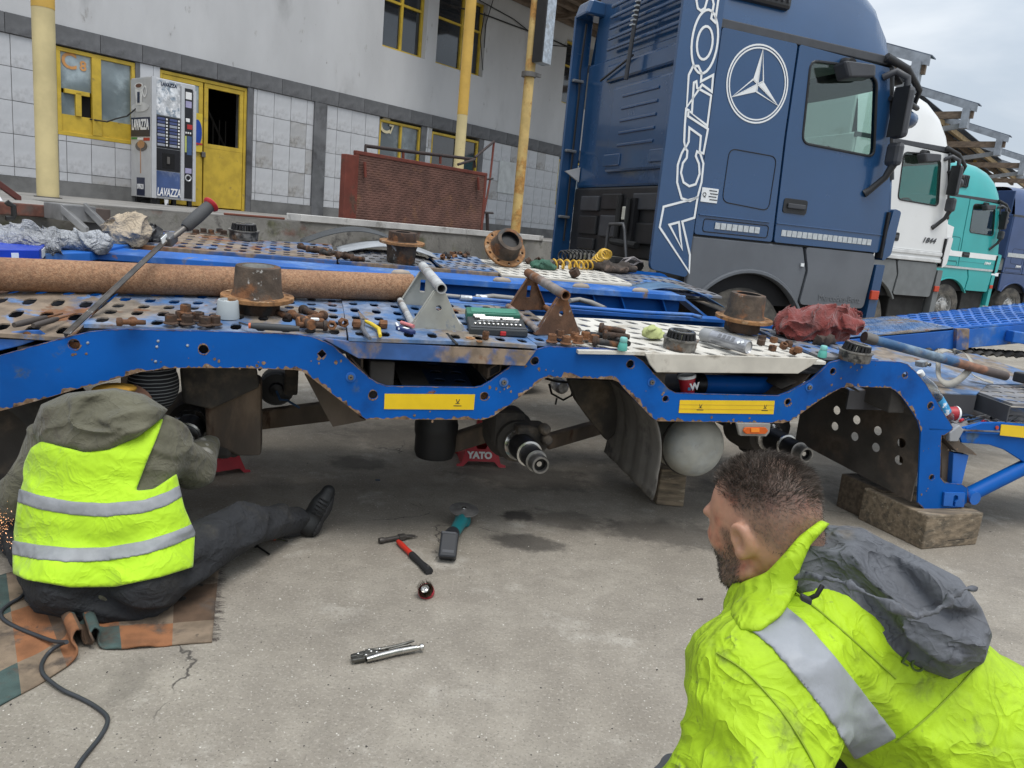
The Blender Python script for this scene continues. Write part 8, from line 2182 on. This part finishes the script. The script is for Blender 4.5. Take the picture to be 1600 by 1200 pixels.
def union(parts, k):
    def fn(P):
        d = None
        for p in parts:
            e = p(P); d = e if d is None else smin(d, e, k)
        return d
    return fn
cap = lambda a, b, ra, rb: (lambda P, a=V3(a), b=V3(b): sd_cap(P, a, b, ra, rb))
ell = lambda c, r, X=None, Z=None: (lambda P, c=V3(c): sd_ell(P, c, r, X, Z))
def bounds(pts, pad):
    a = np.array([V3(p) for p in pts]); return a.min(0) - pad, a.max(0) + pad
def wrinkles(P, seed, sc, amp, stretch=(1, 1, 1)):
    q = P * np.array(stretch) * sc; w = q + fbm(q * .55, seed, 2)[:, None] * 1.8
    r = np.clip(np.abs(vnoise(w, seed + 1)) / .25, 0, 1) ** .8
    r2 = np.clip(np.abs(vnoise(w * 2.2 + 3, seed + 2)) / .25, 0, 1)
    return amp * (.45 - r) + amp * .3 * (.45 - r2)
def polycut(poly):
    """signed distance (m) to an outline seen from the yard"""
    A = np.array(poly, float); Bq = np.roll(A, -1, 0); eye_ = V3(EYEP); f_, r_, u_ = V3(_F), V3(_Rt), V3(_Up)
    def fn(P):
        d = P - eye_; z = d @ f_; X = np.stack([800 + FPX * (d @ r_) / z, 600 - FPX * (d @ u_) / z], 1)
        best = np.full(len(P), 1e18); ins = np.zeros(len(P), bool)
        for a, b in zip(A, Bq):
            e = b - a; w = X - a; t = np.clip(w @ e / (e @ e), 0, 1); q = w - t[:, None] * e
            best = np.minimum(best, (q * q).sum(1))
            c = (a[1] > X[:, 1]) != (b[1] > X[:, 1])
            ins ^= c & (X[:, 0] < a[0] + e[0] * (X[:, 1] - a[1]) / (e[1] if abs(e[1]) > 1e-9 else 1e-9))
        return np.where(ins, -1, 1) * np.sqrt(best) * z / FPX
    return fn
def folds(P, seed, along, across, fa, fc, amp):
    """cloth folds running along a direction"""
    a, c = V3(Vector(along).normalized()), V3(Vector(across).normalized())
    q = np.stack([P @ a * fa, P @ c * fc, P @ np.cross(a, c) * fa * 1.5], 1); w = q + fbm(q * .8, seed, 2)[:, None] * 1.2
    r = np.clip(np.abs(vnoise(w, seed + 5)) / .25, 0, 1) ** .9
    return amp * (.5 - r)
# ---------------------------------------------------------------- mechanic sitting under the beam
RX, FWD = np.array([1., 0, 0]), np.array([0, 1., 0])
pm = thing('person', 'person in yellow reflective vest and olive hooded jacket sitting under the beam', 'person', G(165, 950))
pel = AT(165, 893, 2.70); wst = AT(163, 815, 2.70); chs = AT(165, 735, 2.74); shL = AT(88, 692, 2.78); shR = AT(248, 688, 2.78); nk = AT(185, 640, 2.88); hdc = AT(240, 606, 3.06)
elR = AT(300, 735, 2.98); wrR = AT(322, 700, 3.14); elL = AT(38, 770, 2.80); wrL = AT(8, 800, 3.02)
hipR = G(232, 905, .135); hipL = G(105, 905, .135); knR = G(372, 826, .165); anR = G(462, 812, .075); knL = AT(40, 830, 3.02); anL = AT(70, 800, 3.3); anL.z = .08
hl_ = G(484, 822, .045); to_ = AT(513, 768, DIST(hl_) + .02)
torso = union([ell(pel, (.275, .17, .15)), ell(wst, (.285, .155, .18)), ell(chs, (.25, .15, .19)), cap(shL, shR, .09, .09), cap(chs, nk, .14, .075)], .06)
armR = union([cap(shR, elR, .092, .074), cap(elR, wrR, .072, .056)], .04); armL = union([cap(shL, elL, .092, .074), cap(elL, wrL, .072, .056)], .04)
# body (one continuous figure inside the clothes)
body_f = union([ell(pel, (.19, .14, .12)), ell(chs, (.18, .12, .18)), cap(chs, pel, .13, .13), cap(shL, shR, .06, .06), cap(shR, elR, .05, .042), cap(elR, wrR, .04, .032), cap(shL, elL, .05, .042), cap(elL, wrL, .04, .032), cap(chs, nk, .08, .055), cap(nk, hdc, .055, .055), ell(hdc, (.075, .095, .10)),
                cap(hipR, knR, .075, .06), cap(knR, anR, .055, .04), cap(hipL, knL, .075, .06), cap(knL, anL, .055, .04), cap(anR, hl_, .035, .03)], .03)
lo, hi = bounds([pel, chs, shL, shR, elR, wrR, elL, wrL, hdc, knR, anR, knL, anL, hipR, hipL, hl_], .16)
lo[2] = max(lo[2], .001)
bd = soft('body', body_f, lo, hi, .013, m_skin, pm)
jk_f = lambda P: smin(smin(torso(P), armR(P), .05), armL(P), .05) - folds(P, 3, (1, .5, -.4), (.3, .3, 1), 4, 12, .016)
lo, hi = bounds([pel, chs, shL, shR, elR, wrR, elL, wrL, nk], .22)
zc = pel.z - .05
jk = soft('jacket', lambda P: np.maximum(jk_f(P), zc - P[:, 2]), lo, hi, .009, m_olive, pm)
# vest over the back
vpoly = polycut([(48, 700), (66, 688), (95, 697), (130, 706), (170, 702), (215, 682), (258, 648), (246, 682), (228, 725), (212, 767), (240, 764), (276, 740), (288, 792), (305, 832), (302, 886), (250, 902), (180, 917), (110, 918), (40, 906), (20, 896), (19, 850), (30, 762), (38, 722)])
vbase = union([torso, ell(pel - Vector((0, 0, .045)), (.258, .20, .135)), cap(hipR, hipR.lerp(knR, .3), .115, .105), cap(hipL, hipL.lerp(knL, .3), .115, .1)], .05)
ves_f = lambda P: vbase(P) - .024 - folds(P, 7, (1, 0, .25), (0, 0, 1), 3, 9, .010) - folds(P, 9, (1, 0, -.5), (.5, 0, 1), 5, 20, .0035)
vest_f = lambda P: smax(ves_f(P), vpoly(P), .006)
lo, hi = bounds([pel, chs, shL, shR], .34)
vest = soft('vest', vest_f, lo, hi, .0075, m_hivis, pm)
for pts in (((26, 762), (60, 773), (110, 783), (165, 786), (225, 781), (262, 768), (290, 752), (292, 772), (262, 790), (225, 802), (165, 808), (110, 805), (60, 796), (24, 784)), ((14, 843), (60, 851), (110, 856), (165, 855), (225, 845), (270, 831), (310, 814), (310, 836), (270, 853), (225, 867), (165, 877), (110, 879), (60, 875), (14, 866))):
    sp_ = polycut(pts); soft('reflective_stripe', lambda P: smax(smax(ves_f(P) - .005, sp_(P), .0015), vpoly(P) - .001, .002), lo, hi, .006, m_refl, vest)
# piping along the hem
# hood, cap with stripes, yellow lining
hc = AT(150, 660, 2.70)
hbl = union([torso, ell(hc, (.20, .10, .10)), cap(AT(80, 665, 2.78), AT(225, 645, 2.84), .085, .07)], .06)
hpoly = polycut([(50, 668), (64, 632), (105, 614), (180, 606), (226, 616), (263, 640), (250, 656), (215, 683), (170, 703), (130, 707), (95, 699), (60, 694)])
hood_f = lambda P: smax(hbl(P) - .038 - folds(P, 11, (1, 0, .1), (0, 0, 1), 4, 13, .026) - folds(P, 14, (1, 0, .6), (-.5, 0, 1), 6, 22, .008), hpoly(P), .03)
soft('hood', hood_f, *bounds([hc, AT(60, 660, 2.8), AT(255, 640, 2.84), AT(150, 700, 2.65)], .2), .0075, m_olive, pm)
m_capm = bpy.data.materials.new('striped_cap'); m_capm.use_nodes = True
N, L = m_capm.node_tree.nodes, m_capm.node_tree.links
tcn = N.new('ShaderNodeTexCoord'); wv = N.new('ShaderNodeTexWave'); wv.bands_direction = 'Z'; wv.inputs['Scale'].default_value = 22; wv.inputs['Distortion'].default_value = 1.5; wv.inputs['Detail Scale'].default_value = .6
rp = N.new('ShaderNodeValToRGB'); rp.color_ramp.elements[0].position = .86; rp.color_ramp.elements[0].color = (.012, .013, .016, 1); rp.color_ramp.elements[1].position = .93; rp.color_ramp.elements[1].color = (.30, .31, .32, 1)
L.new(tcn.outputs['Object'], wv.inputs['Vector']); L.new(wv.outputs['Color'], rp.inputs['Fac']); L.new(rp.outputs['Color'], N['Principled BSDF'].inputs['Base Color']); N['Principled BSDF'].inputs['Roughness'].default_value = .8
cap_f = lambda P: np.maximum(sd_ell(P, V3(hdc) + np.array([0, 0, .012]), (.092, .110, .118)), -(P - V3(hdc)) @ (np.array([.1, -.5, .9]) / 1.03) - .07)
soft('cap', cap_f, *bounds([hdc], .15), .007, m_capm, pm)
yl = AT(178, 608, 2.86)
soft('yellow_lining', lambda P: sd_ell(P, V3(yl), (.085, .05, .022), (1, 0, .1), (0, 0, 1)) - wrinkles(P, 21, 20, .005), *bounds([yl], .14), .007, M('amber_fabric', (.45, .24, .03), .8, var=.15), pm)
# trousers and shoe
tro_f = lambda P: union([lambda Q: np.maximum(ell(pel - Vector((0, 0, .055)), (.255, .19, .125))(Q), Q[:, 2] - (pel.z + .07)), cap(hipR, knR, .112, .092), cap(knR, anR, .088, .068), cap(hipL, knL, .112, .09), cap(knL, anL, .085, .066)], .05)(P) - folds(P, 31, (.35, .9, .1), (.3, -.1, 1), 4, 14, .020)
lo, hi = bounds([pel, hipR, knR, anR, knL, anL, hipL], .22); lo[2] = .002
soft('trousers', lambda P: np.maximum(tro_f(P), .004 - P[:, 2]), lo, hi, .009, m_char, pm)
shoe_f = lambda P: union([cap(hl_, hl_.lerp(to_, .6), .040, .042), cap(hl_.lerp(to_, .5), to_, .042, .030), cap(hl_, anR.lerp(hl_, .4), .040, .046)], .03)(P)
sh_ = soft('shoe', shoe_f, *bounds([hl_, to_, anR], .08), .006, m_shoe, pm)
so_d = (to_ - hl_).normalized(); out_ = (so_d.cross(Vector((0, 1, 0)))).normalized()
if out_.x < 0: out_ = -out_
soft('sole', lambda P: np.maximum(shoe_f(P) - .004, .030 - (P - V3(hl_)) @ V3(out_)), *bounds([hl_, to_], .08), .006, M('sole_rubber', (.02, .02, .021), .8), sh_)
for k in range(5):
    p = hl_.lerp(to_, .35 + .1 * k); q = tracer(shoe_f, *( (lambda v: (800 + FPX * v.dot(_Rt) / v.dot(_F), 600 - FPX * v.dot(_Up) / v.dot(_F)))(p - EYEP)))
    if q:
        MB().tube([q - so_d.cross(_F).normalized() * .025, q - _F * .004, q + so_d.cross(_F).normalized() * .02], .003, 6).build('lace', m_black, sh_)
# work glove on the right hand holding the hub edge
def hand(par, wr, dirv, palm_n, mat, s=1.0, side=1, curl=.6, name='glove'):
    """palm and five bent fingers; side is the thumb side"""
    wr = Vector(wr); d = Vector(dirv).normalized(); n = Vector(palm_n); n = (n - d * n.dot(d)).normalized(); x = d.cross(n) * side
    pl_ = wr + d * .075 * s
    parts = [cap(wr, wr + d * .02 * s, .030 * s, .032 * s)]
    for k in range(4):
        o = (k - 1.5) * .020 * s
        b = wr + d * (.088 - .004 * abs(k - 1)) * s - x * o
        parts.append(cap(wr + d * .02 * s - x * o * .7, b, .0155 * s, .0125 * s))
        Lk = (.042, .047, .043, .034)[k] * s
        c1 = b + (d * math.cos(curl * .5) + n * math.sin(curl * .5)) * Lk; c2 = c1 + (d * math.cos(curl * 1.4) + n * math.sin(curl * 1.4)) * Lk * .72; c3 = c2 + (d * math.cos(curl * 2.1) + n * math.sin(curl * 2.1)) * Lk * .5
        parts += [cap(b, c1, .0105 * s, .0098 * s), cap(c1, c2, .0098 * s, .0092 * s), cap(c2, c3, .0092 * s, .0082 * s)]
    tb = wr + d * .030 * s + x * .034 * s; t1_ = tb + (d * .6 + x * .6 + n * .3).normalized() * .040 * s; t2_ = t1_ + (d * .8 + x * .1 + n * .55).normalized() * .032 * s
    parts += [cap(wr + d * .025 * s, tb, .018 * s, .016 * s), cap(tb, t1_, .0145 * s, .0125 * s), cap(t1_, t2_, .0125 * s, .010 * s)]
    f = union(parts, .006)
    return soft(name, f, *bounds([wr, pl_, wr + d * .2 * s, wr + d * .1 * s + n * .12 * s], .08 * s), .0042, mat, par)
m_glove = M('work_glove', (.24, .235, .21), .9, var=.2, vs=20, bump=.3, bs=300, bdist=.002)
hand(pm, AT(318, 712, 3.02), (-.1, .5, -.25), (-.9, .1, -.2), m_glove, 1.15, 1, .9)
hand(pm, wrL, (-.1, .9, -.1), (.3, 0, -.9), m_glove, 1.1, -1, .9)
# ---------------------------------------------------------------- bearded man crouching in front, seen from behind
pr_ = thing('person', 'bearded person in dirty yellow high visibility jacket with grey hood crouching in front', 'person', (.75, 1.15, 0))
Hc = AT(1194, 819, 1.255)
fx = Vector((-.60, .78, -.20)).normalized(); ux_ = Vector((-.14, .02, 1.0)); ux_ = (ux_ - fx * ux_.dot(fx)).normalized(); lx = ux_.cross(fx).normalized()
Hm = np.array([V3(fx), V3(lx), V3(ux_)])
hc0 = V3(Hc)
HS = .93
def headlocal(P): return (P - hc0) @ Hm.T / HS
def head_f(P):
    q = headlocal(P)
    d = sd_ell(q, (-.012, 0, .028), (.090, .074, .092))
    d = smin(d, sd_ell(q, (.030, 0, .012), (.062, .066, .085)), .03)              # forehead and face block
    d = smin(d, sd_ell(q, (.038, 0, -.062), (.052, .050, .062)), .03)             # jaw
    d = smin(d, sd_ell(q, (.070, 0, -.098), (.024, .026, .022)), .025)            # chin
    for s_ in (-1, 1):
        d = smin(d, sd_ell(q, (.062, .034 * s_, -.022), (.026, .026, .024)), .02)  # cheek bones
        d = smin(d, sd_ell(q, (.082, .026 * s_, .022), (.016, .030, .010)), .012)  # brow
        d = smin(d, sd_cap(q, (-.005, .058 * s_, -.070), (.05, .042 * s_, -.098), .010, .014), .02)  # jaw line
    d = smin(d, sd_cap(q, (.090, 0, .012), (.112, 0, -.032), .008, .011), .012)    # nose
    d = smin(d, sd_ell(q, (.104, 0, -.038), (.014, .018, .009)), .008)
    for s_ in (-1, 1):
        d = smax(d, -sd_ell(q, (.096, .031 * s_, .004), (.014, .017, .009)), .010)  # eye sockets
        d = smin(d, sd_ell(q, (.080, .031 * s_, .003), (.011, .012, .011)), .003)
    d = smin(d, sd_ell(q, (.088, 0, -.064), (.014, .024, .006)), .006)             # lips
    d = smin(d, sd_ell(q, (.086, 0, -.075), (.013, .020, .006)), .005)
    for s_ in (-1, 1):                                                            # ears
        e = sd_ell(q, (-.012, .080 * s_, -.004), (.019, .009, .030), (.96, .12 * s_, -.24), (.2, .2 * s_, 1))
        e = smin(e, sd_ell(q, (-.006, .078 * s_, -.030), (.010, .007, .011)), .008)
        e = smax(e, -sd_ell(q, (-.007, .090 * s_, -.003), (.0115, .010, .021), (.96, .12 * s_, -.24), (.2, .2 * s_, 1)), .005)
        e = smin(e, sd_ell(q, (.001, .080 * s_, -.010), (.0045, .006, .007)), .004)
        d = smin(d, e, .006)
    return d
loc2w = lambda x, y, z: Vector(hc0 + np.array([x, y, z]) @ Hm * HS)
nkt = loc2w(-.042, 0, -.035); nkb = AT(1262, 935, 1.27)
Tn = AT(1285, 985, 1.27); Tp_ = AT(1570, 1225, 1.24); pelv = AT(1660, 1400, 1.25)
sN = AT(1190, 1075, 1.12); sF = AT(1390, 960, 1.47)
eN = AT(1190, 1290, 1.0); wN = AT(1095, 1215, 1.08); eF = AT(1330, 1180, 1.55); wF = eF + Vector((-.2, .05, -.15))
knN = Vector((pelv.x - .33, pelv.y - .12, .50)); knF = Vector((pelv.x - .33, pelv.y + .16, .52)); ftN = Vector((pelv.x - .08, pelv.y - .12, .09)); ftF = Vector((pelv.x - .10, pelv.y + .16, .09))
hlN = ftN + Vector((-.14, 0, -.04)); hlF = ftF + Vector((-.14, 0, -.04))
body2 = lambda P: smin(head_f(P), union([cap(nkt, nkb, .056, .062), cap(nkb, Tn, .07, .11), cap(Tn, Tp_, .11, .13), cap(Tp_, pelv, .13, .13), cap(Tn, sN, .06, .055), cap(Tn, sF, .06, .055), cap(sN, eN, .05, .042), cap(eN, wN, .04, .030), cap(sF, eF, .05, .042), cap(eF, wF, .04, .03),
                 cap(pelv, knN, .10, .065), cap(knN, ftN, .06, .042), cap(pelv, knF, .10, .065), cap(knF, ftF, .06, .042)], .03)(P), .025)
bd2 = soft('body', body2, *bounds([Hc + Vector((0, 0, .1)), Tn, sN, sF, eN, wN, eF, wF, pelv, knN, knF, ftN, ftF], .17), .0125, m_skin, pr_)
# fine head (same skin) laid over the coarse body's head
lo, hi = bounds([Hc], .16)
hd_f = lambda P: smin(head_f(P), cap(nkt, nkb, .057, .063)(P), .025) - .0015
hd = soft('head', hd_f, lo, hi, .0034, m_skin, bd2, smooth_it=2)
def hairmask(P):
    q = headlocal(P)
    x, y, z = q[:, 0], q[:, 1], q[:, 2]
    nzv = fbm(P * 60, 4, 2) * .25
    line = np.where(x > .03, .062 + (x - .03) * .25, np.where(x > -.02, .015 + (x + .02) * .94, .015 + (x + .02) * 1.0))   # lower limit of hair
    back = np.clip((z - line) / .035 + .30 + nzv, 0, 1)
    tp = np.clip((z - .045) / .03, 0, 1)
    hair = back * (.78 + .22 * tp)
    hair = np.where((x > .078), hair * np.clip(1 - (x - .078) / .012, 0, 1), hair)
    beard = np.clip((-.030 - z) / .03 + nzv, 0, 1) * np.clip((x - .002) / .02, 0, 1) * np.clip((z + .145) / .02, 0, 1)
    side = np.clip((x - .010) / .012, 0, 1) * np.clip((.050 - x) / .02, 0, 1) * np.clip((-z + .02) / .02, 0, 1) * .75
    ear = (np.abs(y) > .0765) & (np.abs(x + .01) < .026) & (np.abs(z + .006) < .04)
    m = np.maximum(hair, np.maximum(beard * .95, side))
    return np.where(ear, 0, m)
for o_ in (hd, bd2):
    vs_ = np.array([v.co for v in o_.data.vertices]); at_ = o_.data.attributes.new('hairmask', 'FLOAT', 'POINT')
    mk_ = hairmask(vs_)
    far_ = np.linalg.norm(vs_ - hc0, axis=1) > .2
    mk_[far_] = 0; at_.data.foreach_set('value', mk_.astype(np.float32))
# eyes
for s_ in (-1, 1):
    c = loc2w(.0845, .031 * s_, .003); ey = MB().lathe([(.0001, .0095), (.006, .0075), (.0095, 0), (.006, -.0075), (.0001, -.0095)], c, fx, 14, False).build('eye', M('eye_white', (.7, .68, .65), .2), bd2, smooth=180)
    MB().lathe([(.0001, .0100), (.0045, .0090)], c, fx, 12, False).build('iris', M('iris', (.03, .02, .015), .1), ey, smooth=180)
# hair: short clipped strands, longer on top
rg = np.random.default_rng(5)
hv = np.array([v.co for v in hd.data.vertices]); hn = np.array([v.normal for v in hd.data.vertices]); mk_ = hairmask(hv); q = headlocal(hv)
mb_v = []; mb_f = []
cand = np.where(mk_ > .30)[0]
n_s = 20000
sel = rg.choice(cand, n_s, p=mk_[cand] / mk_[cand].sum())
for k, i in enumerate(sel):
    x, y, z = q[i]; top_f = min(1, max(0, (z - .028) / .06)) ** 1.5; be = z < -.02
    side_ = top_f < .2 and not be
    if side_ and rg.random() < .35: continue
    Ls = (.004 + .003 * rg.random()) if be else (.003 + .017 * top_f * (.6 + .5 * rg.random()) + .004 * rg.random())
    d0 = hn[i] * (.3 if side_ else .75 if not be else .4)
    flow = Hm[0] * (-.55 + .5 * top_f * math.sin(y * 60)) + Hm[2] * (-.55 if top_f < .3 else .25) + Hm[1] * (.35 * math.sin(x * 90))
    if be: flow = Hm[0] * .2 - Hm[2] * 1.0
    d0 = d0 + flow * .55 + rg.normal(0, .22, 3); d0 /= np.linalg.norm(d0)
    p = hv[i] + rg.normal(0, .0012, 3) - hn[i] * .001
    w_ = np.cross(d0, rg.normal(0, 1, 3)); w_ /= np.linalg.norm(w_); w_ *= .00022 if side_ else .00034
    m_ = p + d0 * Ls * .6; e = p + d0 * Ls * .92 + (flow * .25 - hn[i] * .15) * Ls
    o = len(mb_v); mb_v += [p - w_, p + w_, m_ + w_ * .8, m_ - w_ * .8, e]; mb_f += [(o, o + 1, o + 2, o + 3), (o + 3, o + 2, o + 4)]
me = bpy.data.meshes.new('hair'); me.from_pydata([tuple(v) for v in mb_v], [], mb_f); me.materials.append(M('dark_hair', (.085, .068, .056), .55, var=.6, vs=60)); ho = bpy.data.objects.new('hair', me); COL.objects.link(ho); setparent(ho, pr_)
# jacket
tors2 = union([cap(nkb, Tn, .100, .135), cap(Tn, Tp_, .148, .160), cap(Tp_, pelv, .160, .175), cap(Tn, sN, .11, .100), cap(Tn, sF, .11, .10)], .07)
aN = union([cap(sN, eN, .100, .085), cap(eN, wN, .078, .055)], .04); aF = union([cap(sF, eF, .10, .08), cap(eF, wF, .075, .05)], .04)
jac_f = lambda P: smin(smin(tors2(P), aN(P), .05), aF(P), .05) - folds(P, 41, _Rt * .5 - _Up * .85, _Rt * .85 + _Up * .5, 4, 10, .014) - folds(P, 47, _Rt, _Up, 8, 22, .006)
ncut = (V3(nkt) - V3(nkb)); ncut /= np.linalg.norm(ncut)
def jac_c(P):
    q_ = P - V3(nkb); h_ = q_ @ ncut; rr = np.linalg.norm(q_ - h_[:, None] * ncut, axis=1)
    return smax(jac_f(P), .085 - np.maximum(rr, .0) - np.maximum(0, -.03 - h_) * 5, .01)
lo, hi = bounds([Tn, Tp_, pelv, sN, sF, eN, eF, wN, wF, nkb], .24)
jac = soft('jacket', jac_c, lo, hi, .0085, m_hivisj, pr_)
# collar standing round the neck
cpoly = polycut([(1140, 962), (1146, 930), (1158, 910), (1198, 894), (1226, 864), (1248, 838), (1282, 812), (1297, 818), (1266, 852), (1250, 890), (1244, 925), (1222, 962), (1185, 990), (1155, 985)])
col_f = lambda P: smax(smin(cap(nkt, nkb, .084, .105)(P), jac_f(P), .03) - .010 - folds(P, 51, _Rt * .6 - _Up * .8, _Rt * .8 + _Up * .6, 6, 16, .010), cpoly(P), .008)
soft('collar', col_f, *bounds([nkt, nkb, AT(1150, 960, 1.15), AT(1290, 815, 1.2)], .09), .0055, m_hivisj, jac)
# reflective band over the shoulder
rpoly_ = polycut([(1162, 977), (1224, 944), (1256, 970), (1305, 1026), (1360, 1095), (1403, 1152), (1336, 1188), (1298, 1128), (1250, 1066), (1204, 1010)])
rband = lambda P: smax(jac_f(P) - .0045, rpoly_(P), .002)
soft('reflective_stripe', rband, *bounds([AT(1150, 960, 1.05), AT(1400, 1190, 1.0), AT(1200, 940, 1.25), AT(1400, 1190, 1.2)], .04), .0045, M('reflective_pale', (.27, .285, .31), .5, var=.1, vs=12, bump=.3, bs=26, bdist=.008), jac, smooth_it=1)
# seams
for pts in (((1120, 1020), (1160, 1045), (1200, 1085), (1235, 1130), (1265, 1180), (1280, 1210)), ((1400, 1160), (1450, 1120), (1510, 1060), (1552, 1010)), ((1230, 915), (1285, 958), (1350, 1015), (1400, 1060))):
    pp = [tracer(jac_f, *p, back=.0012) for p in cat([(a, b, 0) for a, b in pts], 4) and [(v.x, v.y) for v in cat([(a, b, 0) for a, b in pts], 4)]]
    pp = [p for p in pp if p]
    MB().tube(pp, .0016, 5).build('seam', M('seam_olive', (.25, .36, .02), .8), jac)
p_ = tracer(jac_f, 1424, 1034)
if p_: text('lettering', 'LO', .028, p_ - _F * .006, (_Rt * .85 - _Up * .5), (_Rt * .5 + _Up * .85), M('print_dark_green', (.06, .10, .02), .7), jac)
# hood lying on the back
h2 = AT(1400, 930, 1.15)
hdir, hacr = (_Rt * .82 - _Up * .57), (_Rt * .57 + _Up * .82)
h2poly = polycut([(1224, 906), (1250, 862), (1290, 815), (1345, 822), (1400, 848), (1455, 880), (1500, 903), (1534, 950), (1551, 992), (1538, 1036), (1484, 1062), (1440, 1046), (1400, 1028), (1340, 985), (1300, 955), (1262, 936), (1232, 922)])
hood2_f = lambda P: smax(smin(jac_f(P) - .012, union([cap(AT(1305, 885, 1.22), AT(1490, 985, 1.16), .065, .10), cap(AT(1270, 905, 1.19), AT(1330, 900, 1.2), .03, .05)], .05)(P), .05) - folds(P, 61, hdir, hacr, 5, 15, .030) - folds(P, 66, hdir + hacr * .5, hacr, 9, 28, .010), h2poly(P), .022)
soft('hood', hood2_f, *bounds([AT(1240, 900, 1.1), AT(1290, 820, 1.4), AT(1550, 990, 1.1), AT(1480, 1060, 1.05), AT(1500, 905, 1.4)], .06), .0058, m_hoodg, pr_)
# gathered edge of the hood with drawcord
rp_ = [AT(x, y, d) for x, y, d in ((1232, 905, 1.145), (1262, 900, 1.12), (1300, 905, 1.085), (1345, 922, 1.06), (1390, 945, 1.045), (1435, 962, 1.04), (1470, 950, 1.04), (1496, 925, 1.045), (1520, 918, 1.06))]
rp_ = [Vector(p) for p in cat(rp_, 4)]
ruf = [cap(a, b, .0095, .0095) for a, b in zip(rp_, rp_[1:])]
def ruf_f(P):
    d = None
    for f_ in ruf:
        e = f_(P); d = e if d is None else np.minimum(d, e)
    return d - wrinkles(P, 71, 28, .006) + .002
soft('hood_edge', ruf_f, *bounds(rp_, .05), .0045, m_hoodg, pr_)
cd = [AT(1285, 915, 1.075), AT(1276, 930, 1.07), AT(1263, 936, 1.075), AT(1252, 932, 1.08)]
dc_ = MB().tube(cd, .0035, 6).build('drawcord', m_black, pr_, smooth=60)
MB().box(AT(1259, 936, 1.07), (.018, .010, .010), X=_Rt - _Up * .5).build('cord_lock', m_plastic_b, dc_, bevel=.003)
# trousers, boots, glove
tr2 = lambda P: union([cap(pelv, knN, .135, .095), cap(knN, ftN, .09, .075), cap(pelv, knF, .135, .095), cap(knF, ftF, .09, .075), ell(pelv, (.18, .18, .15))], .05)(P) - wrinkles(P, 81, 10, .012)
lo, hi = bounds([pelv, knN, knF, ftN, ftF], .2); lo[2] = .004
soft('trousers', tr2, lo, hi, .012, m_char, pr_)
for ft, hl2 in ((ftN, hlN), (ftF, hlF)):
    soft('boot', lambda P: np.maximum(union([cap(ft, ft - Vector((0, 0, .03)), .055, .055), cap(ft - Vector((0, 0, .035)), hl2, .05, .045)], .03)(P), .002 - P[:, 2]), *bounds([ft, hl2], .08), .008, m_shoe, pr_)
gc = tracer(jac_f, 1078, 1195)
hand(pr_, AT(1112, 1200, 1.07), (-.55, .45, -.6), (-.2, .3, -.9), M('glove_grey', (.10, .105, .115), .85, var=.2), 1.1, -1, .7)
mb = MB(); a = AT(1126, 1214, 1.065); mb.cyl(a + _Rt * .01, a + _Rt * .01 + Vector((-.55, .45, .35)).normalized() * .03, .05, .046, 18, cap=False); mb.build('cuff', M('cuff_rust', (.30, .13, .07), .85), pr_, smooth=60, solid=.004)
# ---------------------------------------------------------------- bystander almost out of the picture at far left
ps = thing('person', 'person in white patterned sleeve at the far left edge behind the trailer', 'person', AT(-75, 330, 5.1) * 1)
c0 = AT(-85, 330, 5.2); c0.z = 1.2; A = lambda x, y, z: c0 + Vector((x, y, z))
shd = A(.16, 0, .22); elb = AT(0, 330, 5.0); wrs = AT(3, 364, 4.8)
bf = union([cap(A(0, 0, -.2), A(0, 0, .2), .12, .13), cap(A(0, 0, .2), A(0, 0, .36), .06, .055), ell(A(0, -.01, .47), (.075, .09, .115)), ell(A(0, -.1, .455), (.012, .02, .016)), cap(A(.09, 0, -.25), A(.1, 0, -.75), .085, .06), cap(A(.1, 0, -.75), A(.1, .02, -1.16), .058, .04), cap(A(-.09, 0, -.25), A(-.1, 0, -.75), .085, .06), cap(A(-.1, 0, -.75), A(-.1, .02, -1.16), .058, .04), cap(shd, elb, .05, .042), cap(elb, wrs, .04, .03), cap(A(-.16, 0, .22), A(-.24, 0, -.1), .05, .04), cap(A(-.24, 0, -.1), A(-.22, -.1, -.35), .04, .03)], .04)
soft('body', bf, *bounds([A(-.25, -.1, -1.18), A(.2, .1, .6), elb, wrs], .12), .018, m_skin, ps)
mw_ = M('white_printed_cotton', (.72, .73, .76), .8, var=.05, patches=[((.08, .08, .10), 28, .68, .02, .8)])
soft('shirt', lambda P: union([cap(A(0, 0, -.2), A(0, 0, .22), .15, .155), cap(shd, elb, .075, .062), cap(elb, elb.lerp(wrs, .75), .062, .055), cap(A(-.16, 0, .22), A(-.24, 0, -.1), .075, .06)], .04)(P) - wrinkles(P, 91, 9, .01), *bounds([A(-.25, 0, -.25), A(.2, 0, .25), elb, wrs], .2), .014, mw_, ps)
soft('trousers', lambda P: union([cap(A(.09, 0, -.22), A(.1, 0, -.75), .11, .085), cap(A(.1, 0, -.75), A(.1, .02, -1.14), .08, .07), cap(A(-.09, 0, -.22), A(-.1, 0, -.75), .11, .085), cap(A(-.1, 0, -.75), A(-.1, .02, -1.14), .08, .07)], .04)(P), *bounds([A(-.1, 0, -1.2), A(.1, 0, -.2)], .13), .018, m_char, ps)
hand(ps, wrs, (.15, -.5, -.7), (-.6, -.5, .2), m_skin, 1.0, 1, .9, 'hand')
# labels: number look-alikes of one heap from left to right
ORD = 'first second third fourth fifth sixth seventh eighth ninth tenth eleventh twelfth thirteenth'.split()
same = {}
for o in COL.objects:
    if o.parent is None and 'label' in o: same.setdefault(o['label'], []).append(o)
for l_, v in same.items():
    if len(v) > 1:
        v.sort(key=lambda o: (o.location - EYEP).dot(_Rt) / (o.location - EYEP).dot(_F))
        for o, w_ in zip(v, ORD): o['label'] = l_ + ', ' + w_ + ' from left'
